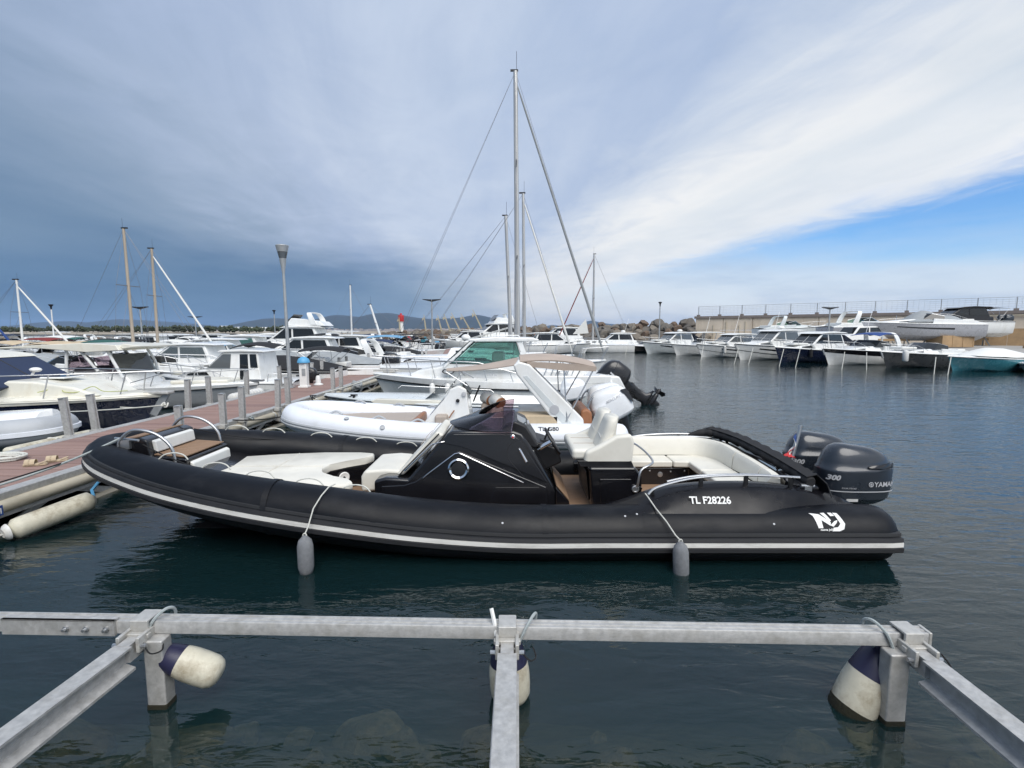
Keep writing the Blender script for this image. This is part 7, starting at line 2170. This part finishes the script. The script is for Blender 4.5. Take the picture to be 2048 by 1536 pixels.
cb_ = thing('container', 'rusty brown storage container against the sea wall at the right edge', 'container', (54.5, 46.0, 1.0), math.atan2(wd.y, wd.x))
part('body', MB().box(-1.5, 3.5, -1.1, 1.1, 0, 2.5), 'rock_brown', cb_, world=False, bevel=.03)
for k in range(12):
    part('rib', MB().box(-1.4 + k * .4, -1.25 + k * .4, -1.14, -1.1, .1, 2.4), 'rock_brown', cb_, world=False)
tp_ = thing('plywood_hoarding', 'weathered plywood hoarding leaning on the sea wall behind the outboards', 'hoarding', (49.5, 50.2, 1.0), math.atan2(wd.y, wd.x))
for k in range(4):
    part('panel', MB().box(-3.2 + k * 1.62, -1.62 + k * 1.62, -.05, .05, 0, 1.7 + .05 * (k % 2)), 'plywood', tp_, world=False)
rnd = random.Random(9)
cl = [('barrel', 'dark blue plastic barrel beside the clutter on the quay', 45.8, 41.8, 'plastic_blue'), ('trestle', 'blue metal trestle standing among the clutter on the quay', 47.2, 42.2, 'plastic_blue'), ('crate', 'white plastic crate lying on the quay clutter', 46.6, 41.5, 'white_paint'), ('pallet_stack', 'stack of wooden pallets on the quay at the right edge', 49.0, 43.0, 'plywood'), ('engine_block', 'old dark engine standing on the quay below the big outboards', 43.8, 42.0, 'dark_steel'), ('tarpaulin', 'crumpled dark tarpaulin heap on the quay at the right edge', 48.0, 41.0, 'canvas_black')]
for nm, lab, x, y, m_ in cl:
    t = thing(nm, lab, nm.replace('_', ' '), (x, y, 1.0), rnd.uniform(0, 3))
    if nm == 'barrel':
        part('body', MB().lathe([(.28, 0), (.30, .05), (.29, .3), (.31, .32), (.29, .6), (.31, .62), (.29, .88), (.25, .92), (.02, .92)], 18), m_, t, world=False)
        part('lid', MB().lathe([(.26, .92), (.26, .95), (.02, .95)], 18), 'dark_steel', t, world=False)
    elif nm == 'trestle':
        part('top', MB().box(-.7, .7, -.06, .06, .85, .95), m_, t, world=False)
        for sx in (-.6, .6):
            for sy in (-.35, .35):
                part('leg', MB().bar((sx, sy, 0), (sx, 0, .86), .07, .07), m_, t, world=False)
    elif nm == 'pallet_stack':
        for k in range(6):
            part('pallet', MB().box(-.6, .6, -.5, .5, k * .14, k * .14 + .10), m_, t, world=False)
    elif nm == 'tarpaulin':
        rows = [[(u * 1.2, v * .8, .02 + .75 * (1 - u * u) * (1 - v * v) * (.6 + .7 * noise.noise(Vector((u * 2, v * 2, 1))))) for v in [-1 + k / 5 for k in range(11)]] for u in [-1 + k / 6 for k in range(13)]]
        part('cloth', MB().sheet(rows, .01), m_, t, world=False)
        part('rope', MB().tube([(-1.1, 0, .1), (0, .05, .75), (1.1, 0, .1)], .02, 5), 'rope_white', t, world=False)
    elif nm == 'crate':
        part('shell', MB().box(-.4, .4, -.3, .3, .55, 1.0), m_, t, world=False, bevel=.03)
        part('stand', MB().box(-.35, .35, -.25, .25, 0, .55), 'red_paint', t, world=False)
    else:
        part('block', MB().box(-.5, .5, -.35, .35, .2, 1.0), m_, t, world=False, bevel=.06)
        part('head', MB().box(-.35, .35, -.3, .3, 1.0, 1.3), m_, t, world=False, bevel=.06)
        part('skid', MB().box(-.6, .6, -.4, .4, 0, .2), 'plywood', t, world=False)

# ---------------------------------------------------------------- sailing boats in the middle
sail('sailing yacht with the tallest mast and furled grey genoa, bow to the right', -.75, 23.2, 0, 10.2, 13.75, furl='canvas_grey', mast_x=-.10, lean=.12, spread=(.36, .68), r=1.5, bowz=1.45)
s1 = COL.objects[-1]
while s1.parent: s1 = s1.parent
part('sail_clew', MB().plate([(-4.15, 0, 3.0), (-4.28, 0, 2.35), (-3.55, .02, 2.30)], .03, (0, 1, 0)), 'vinyl_white', s1, world=False)
sail('second sailing boat with shorter mast behind the tallest one', -1.0, 28.2, 0, 9.0, 9.9, furl='vinyl_white', mast_x=-.19, lean=.1, r=1.2)
sail('third sailing boat with a bare greyish mast just left of the tallest', -2.6, 31.5, 0, 9.5, 9.45, mast_x=-.27, lean=.35, r=1.5, mast='mast_alu')
sail('distant sailing boat with dark red furled sail, bow to the left', 9.6, 58.5, 180, 9.0, 11.2, furl='canvas_red', mast_x=-.02, r=1.5, spread=(.5,))
# ---------------------------------------------------------------- crowded berths to the left and centre
GL = 'boats in the crowded left-hand berths'
sail('sailing boat with a tall tan mast at the left, behind the hardtop fishing boat', -20.6, 27.5, 175, 8.5, 7.9, 'gelcoat', 'mast_tan', mast_x=-.02, lean=-.05, r=1.0, group=GL)
sail('sailing boat with a shorter tan mast and white forestay, right of the tall tan mast', -21.7, 30.0, 5, 8.0, 7.25, 'gelcoat_pale', 'mast_tan', furl='vinyl_white', mast_x=-.06, lean=-.05, r=1.0, group=GL)
sail('small sailing boat with a white mast and stay near the left edge', -31.1, 31.5, 5, 7.0, 5.6, 'gelcoat', 'white_paint', furl='vinyl_white', mast_x=-.05, r=.8, group=GL)
sail('sailing boat with a blue furled sail cut off at the left edge', -34.8, 31.0, 5, 8.0, 8.2, 'gelcoat', 'white_paint', furl='canvas_blue', mast_x=.1, r=.9, group=GL)
sail('far sailing boat with a thin white mast left of the harbour light', -22.8, 72, 180, 8.0, 8.9, 'gelcoat', 'white_paint', mast_x=-.02, r=1.5, group=GL)
sail('far boat with a white mast raked steeply to the left', -11.2, 41.5, 5, 7.0, 4.6, 'gelcoat', 'white_paint', mast_x=-.08, lean=1.0, r=1.2, group=GL)
rows_ = [
    # style, px, Y, heading, L, hull, kwargs, label
    ('sport', 480, 22.5, 185, 7.0, 'gelcoat', dict(can='canvas_black', hardtop=False), 'white sports boat with a black folded hood behind the pilothouse boat'),
    ('covered', 545, 22.0, 175, 6.5, 'gelcoat', dict(can='canvas_black'), 'white boat under a black cover right behind the pilothouse cabin'),
    ('covered', 640, 25.5, 180, 6.8, 'gelcoat', dict(can='canvas_grey'), 'white boat under a grey tent cover behind the pedestal'),
    ('open', 640, 23.0, 182, 6.0, 'gelcoat', dict(can='canvas_black', eng='outboard_black'), 'open boat with black bimini just behind the pedestal'),
    ('sport', 690, 28.5, 178, 7.2, 'gelcoat', dict(), 'white arch cruiser right of the grey tent cover'),
    ('walk', 735, 33, 182, 6.8, 'gelcoat', dict(can='canvas_navy', hardtop=False), 'white day boat with navy hood beyond the far pontoon posts'),
    ('sedan', 605, 31.5, 184, 8.2, 'gelcoat', dict(stripe=('canvas_orange', .9, 1.0)), 'white cabin boat with an orange trim line behind the lamp post'),
    ('covered', 660, 33, 176, 7.5, 'gelcoat', dict(can='canvas_black'), 'white sports boat with a low black cover beyond the tent-covered boat'),
    ('sedan', 470, 37, 182, 8.5, 'gelcoat', dict(win='glass_teal'), 'white wheelhouse cruiser with blue-tinted windows left of the lamp'),
    ('covered', 510, 29.0, 180, 7.5, 'gelcoat', dict(can='canvas_grey'), 'boat under a peaked grey cover left of the lamp post'),
    ('sedan', 415, 32, 182, 7.5, 'gelcoat', dict(), 'white hardtop boat with open sides right of the shorter tan mast'),
    ('walk', 395, 27.0, 185, 6.5, 'gelcoat', dict(can='canvas_lightblue'), 'white boat with a light blue hood between the tan masts'),
    ('sedan', 370, 24.0, 178, 6.8, 'gelcoat_pale', dict(win='glass_clear'), 'pale boat with a big clear windscreen beneath the shorter tan mast'),
    ('open', 345, 37, 180, 6.5, 'gelcoat', dict(can='vinyl_white', eng='outboard_black'), 'small white boat with a white top far behind the tan masts'),
    ('open', 205, 29, 175, 7.2, 'gelcoat_green', dict(can='canvas_green'), 'green boat with a dark green awning left of the tall tan mast'),
    ('open', 255, 33, 178, 7.2, 'gelcoat', dict(can='canvas_black'), 'white boat with a black awning just left of the tall tan mast'),
    ('open', 110, 27, 175, 7.0, 'gelcoat', dict(can='canvas_sand'), 'white boat with a large sand-coloured awning at the left'),
    ('open', 165, 31, 180, 6.5, 'gelcoat', dict(can='canvas_sand', eng='outboard_black'), 'second sand-coloured awning boat, behind and right of the first'),
    ('open', 85, 36, 178, 7.5, 'gelcoat', dict(can='canvas_red'), 'boat with a red awning at the far left'),
    ('covered', 60, 24, 178, 6.5, 'gelcoat_pale', dict(can='canvas_grey'), 'boat under a grey cover at the far left behind the blue-hulled cruiser'),
    ('open', 20, 30, 175, 6.8, 'gelcoat', dict(can='canvas_sand', eng='outboard_white'), 'boat with a tan awning half out of the picture at the left'),
    ('walk', 130, 22, 182, 6.0, 'gelcoat', dict(hardtop=False, eng='outboard_white'), 'small open white boat behind the blue-hulled cruiser\'s roof'),
    ('walk', 290, 21.5, 182, 6.0, 'gelcoat', dict(hardtop=False), 'white boat with a blue cover strip behind the hardtop boat'),
    ('yacht', 590, 44, 178, 10.5, 'gelcoat', dict(fb=1.5, fs=1.1), 'white flybridge yacht rising behind the lamp post'),
    ('sedan', 535, 45, 183, 9.0, 'gelcoat', dict(), 'white cruiser left of the flybridge yacht behind the lamp'),
    ('ttop', 665, 47, 180, 9.0, 'gelcoat', dict(fb=1.3), 'white sport fishing boat with a flat hardtop and thin outrigger'),
    ('sport', 625, 40, 180, 9.0, 'gelcoat', dict(can='canvas_black'), 'white cruiser with black hood right of the flybridge yacht'),
    ('open', 795, 41, 178, 6.5, 'gelcoat', dict(can='canvas_black', eng='outboard_black'), 'white open boat with a raised black hood near the far lamp'),
    ('covered', 770, 37, 182, 5.8, 'gelcoat', dict(can='canvas_black'), 'small boat under a pointed black cover near the far pontoon posts'),
    ('ttop', 812, 52, 180, 7.0, 'gelcoat', dict(can='canvas_black', eng='outboard_black'), 'centre console boat with a black T-top left of the far lamp'),
    ('walk', 700, 52, 180, 7.0, 'gelcoat', dict(hardtop=False), 'low white runabout far down the left berths'),
    ('open', 440, 47, 180, 6.8, 'gelcoat', dict(can='canvas_navy'), 'boat with a navy awning in the rear left berths'),
    ('open', 380, 52, 182, 7., 'gelcoat', dict(can='vinyl_white'), 'boat with a white awning in the rear left berths'),
    ('sedan', 290, 48, 178, 8., 'gelcoat', dict(), 'white cabin boat in the rear berths between the tan masts'),
    ('walk', 220, 45, 180, 7., 'gelcoat', dict(), 'white arch boat in the rear left berths'),
    ('open', 140, 47, 180, 7., 'gelcoat', dict(can='canvas_green'), 'boat with a green awning in the rear left berths'),
    ('walk', 40, 42, 180, 7., 'gelcoat', dict(), 'white arch boat in the rear berths near the left edge'),
    ('open', 335, 60, 180, 7., 'gelcoat', dict(can='canvas_sand'), 'boat with a sand awning in the last row of berths'),
    ('sedan', 500, 62, 180, 8., 'gelcoat', dict(), 'white cabin boat in the last row left of the lamp'),
    ('sedan', 420, 66, 180, 8., 'gelcoat', dict(), 'white cabin boat in the last row below the second lamp'),
    ('yacht', 985, 76, 200, 13, 'gelcoat', dict(fb=2.0, fs=1.4), 'large white flybridge motor yacht in front of the breakwater'),
    ('sedan', 930, 72, 190, 9.5, 'gelcoat', dict(fb=1.4), 'white cruiser left of the large flybridge yacht'),
    ('sport', 1090, 66, 180, 10, 'gelcoat', dict(), 'white cruiser right of the mast group before the rocks'),
    ('sedan', 1130, 77, 185, 9, 'gelcoat', dict(), 'white cabin cruiser close under the rocks right of the masts'),
    ('open', 1080, 84, 180, 8, 'gelcoat', dict(can='canvas_orange'), 'boat with an orange-red awning at the foot of the breakwater'),
]
# fillers: whole rows of small craft, each described by its place in its row
rnd = random.Random(77)
styles = [('open', 'open boat', 'canvas_black', 'black awning'), ('walk', 'cuddy boat', None, 'bare arch'), ('sedan', 'cabin boat', None, 'white wheelhouse'), ('covered', 'covered boat', 'canvas_grey', 'grey cover'), ('open', 'open boat', 'vinyl_white', 'white awning'), ('ttop', 'console boat', None, 'flat hardtop'), ('covered', 'covered boat', 'vinyl_white', 'white cover'), ('open', 'open boat', 'canvas_lightblue', 'light blue awning'), ('sport', 'sports cruiser', 'canvas_navy', 'navy hood')]
for rn, (Y, n_, x0, x1) in {'middle': (40.5, 9, -150, 820), 'back': (58, 11, 0, 860), 'last': (78, 12, 20, 780)}.items():
    for k in range(n_):
        sx_ = x0 + (x1 - x0) * (k + rnd.uniform(.2, .8)) / n_
        st, nm_, cn_, ds = styles[(k * 5 + len(rn) * 2 + rnd.randrange(2)) % 9]
        rows_.append((st, sx_, Y + rnd.uniform(-1.2, 1.2), rnd.choice((176, 180, 184, 4, 0)), rnd.uniform(6.2, 8.6), 'gelcoat', dict(can=cn_) if cn_ else {}, 'white %s with %s, %s from left in the %s left-hand row' % (nm_, ds, order[k].replace('nearest', 'first'), rn)))
for i, (st, px, Y, hd, L, hl, kw, lab) in enumerate(rows_):
    far = Y > 38
    boat(st, lab, (px - 1024) / 1000 * Y, Y, hd, L, hull=hl, group=GL, seed=i, lod=0 if far else 1, s=1.6 if far else 1.2, **{**dict(fs=.75, fb=.98), **kw})
# jet skis and dinghies drawn up along a raft below the breakwater
raft = thing('raft', 'long low dark floating dock with jet skis before the breakwater', 'floating dock', (-14, 96, 0))
part('deck', MB().box(-9.5, 9, -1., 1., -.2, .35), 'dark_steel', raft, world=False)
part('edge', MB().box(-9.6, 9.1, -1.1, -1.0, .1, .4), 'rubber', raft, world=False)
cols = ['white_paint', 'gelcoat_navy', 'red_paint', 'gelcoat_black', 'gelcoat_teal', 'white_paint', 'gelcoat_charcoal', 'white_paint', 'red_paint', 'white_paint', 'gelcoat_navy', 'white_paint']
for k in range(12):
    t = thing('jet_ski', '%s jet ski, %s from the left on the floating dock before the breakwater' % (['white', 'navy', 'red', 'black', 'teal', 'white', 'charcoal', 'white', 'red', 'white', 'navy', 'white'][k], (order[k].replace('nearest', 'first'))), 'jet ski', (-22.8 + k * 1.55, 95.7, .35), R(-95), 'jet skis on the floating dock')
    part('hull', MB().loft([[(x, w * c, z0 + hgt * s_) for c, s_ in ((-1, .6), (-.7, 0), (.7, 0), (1, .6), (.6, 1), (-.6, 1))] for x, w, z0, hgt in ((1.4, .45, 0, .5), (.4, .55, 0, .6), (-.6, .5, 0, .65), (-1.3, .15, .2, .4))]), cols[k], t, world=False)
    part('seat', MB().box(-.1, 1.2, -.2, .2, .5, .85), 'black_plastic', t, world=False, bevel=.08)
    part('handlebar', MB().prism([(-.5, .55), (-.2, 1.05), (-.05, .9), (0, .55)], -.25, .25), cols[k], t, world=False, bevel=.05)
for x, y, h, lab in ((-19.6, 96.2, 1.75, 'dark-clothed person standing at the left end of the jet ski dock'), (-18.9, 96.3, 1.7, 'second dark-clothed person standing beside the first on the jet ski dock')):
    t = thing('person', lab, 'person', (x, y, .35))
    s_ = h / 1.75
    mb = MB()
    rg = [(.0, .11, .08), (.1, .10, .07), (.5, .11, .09), (.85, .16, .11), (1.05, .15, .10), (1.3, .20, .12), (1.43, .19, .10), (1.48, .07, .07), (1.53, .06, .07)]
    mb.loft([[(w * s_ * math.cos(a), d_ * s_ * math.sin(a), z_ * s_) for a in [q * math.pi / 5 for q in range(10)]] for z_, w, d_ in rg])
    for sg in (-1, 1):
        mb.tube([(sg * .19 * s_, 0, 1.40 * s_), (sg * .25 * s_, .02, 1.12 * s_), (sg * .24 * s_, -.06, .85 * s_)], [.055, .045, .035], 8)
    part('body', mb, 'canvas_navy', t, world=False)
    part('head', MB().ball((0, 0, 1.64 * s_), (.085, .10, .125)), 'vinyl_taupe', t, world=False)
# low breakwater of stones closing the harbour on the left, behind the boats
lbk = thing('stone_mole', 'low stone mole behind the boats on the left, before the green shore', 'mole', (-60, 105, 0))
part('core', MB().sheet([[(x - 0, -1.8, -1), (x, -.8, .9), (x, 1.0, 1.1), (x, 3, -1)] for x in (-90, -60, -30, 0, 22, 26)]), 'rock_grey', lbk, world=False)
part('walkway', MB().box(-90, 22, .4, 1.6, 1.05, 1.3), 'concrete', lbk, world=False)
rnd = random.Random(33)
for k in range(150):
    o = add_mesh('stone', rocks[rnd.randrange(9)], lbk, (-88 + 113 * (k + rnd.random()) / 150, rnd.uniform(-1.7, -.4), rnd.uniform(.1, .85)), (rnd.uniform(0, 6), rnd.uniform(0, 6), rnd.uniform(0, 6)))
    sc = rnd.uniform(.4, .75); o.scale = (sc, sc, sc)
# a bird high on the left
bd2 = thing('bird', 'tiny dark bird in the upper left corner of the sky', 'bird', (-38.5, 40, 31.3), R(20))
part('body', MB().lathe([(.005, -.22), (.05, -.1), (.06, .05), (.03, .18), (.005, .22)], 8, Matrix.Rotation(R(90), 4, 'Y')), 'dark_steel', bd2, world=False)
part('wing', MB().sheet([[(-.06, 0, .02), (.08, 0, .02)], [(-.12, .25, .16), (.03, .25, .16)], [(.05, .5, .10), (.10, .5, .10)]], .01), 'dark_steel', bd2, world=False)
part('wing', MB().sheet([[(-.06, 0, .02), (.08, 0, .02)], [(-.12, -.25, .16), (.03, -.25, .16)], [(.05, -.5, .10), (.10, -.5, .10)]], .01), 'dark_steel', bd2, world=False)
# ---------------------------------------------------------------- the air
hm = bpy.data.materials.new('haze')
hm.use_nodes = True
hn, hl_ = hm.node_tree.nodes, hm.node_tree.links
hn.clear()
ho = N(hn, 'ShaderNodeOutputMaterial')
pv = N(hn, 'ShaderNodeVolumePrincipled', i_Color=(.46, .66, 1., 1), i_Density=.00004)
hl_.new(pv.outputs[0], ho.inputs['Volume'])
struct('haze', MB().box(-16000, 16000, -600, 15800, -15, 330), hm, 'stuff')
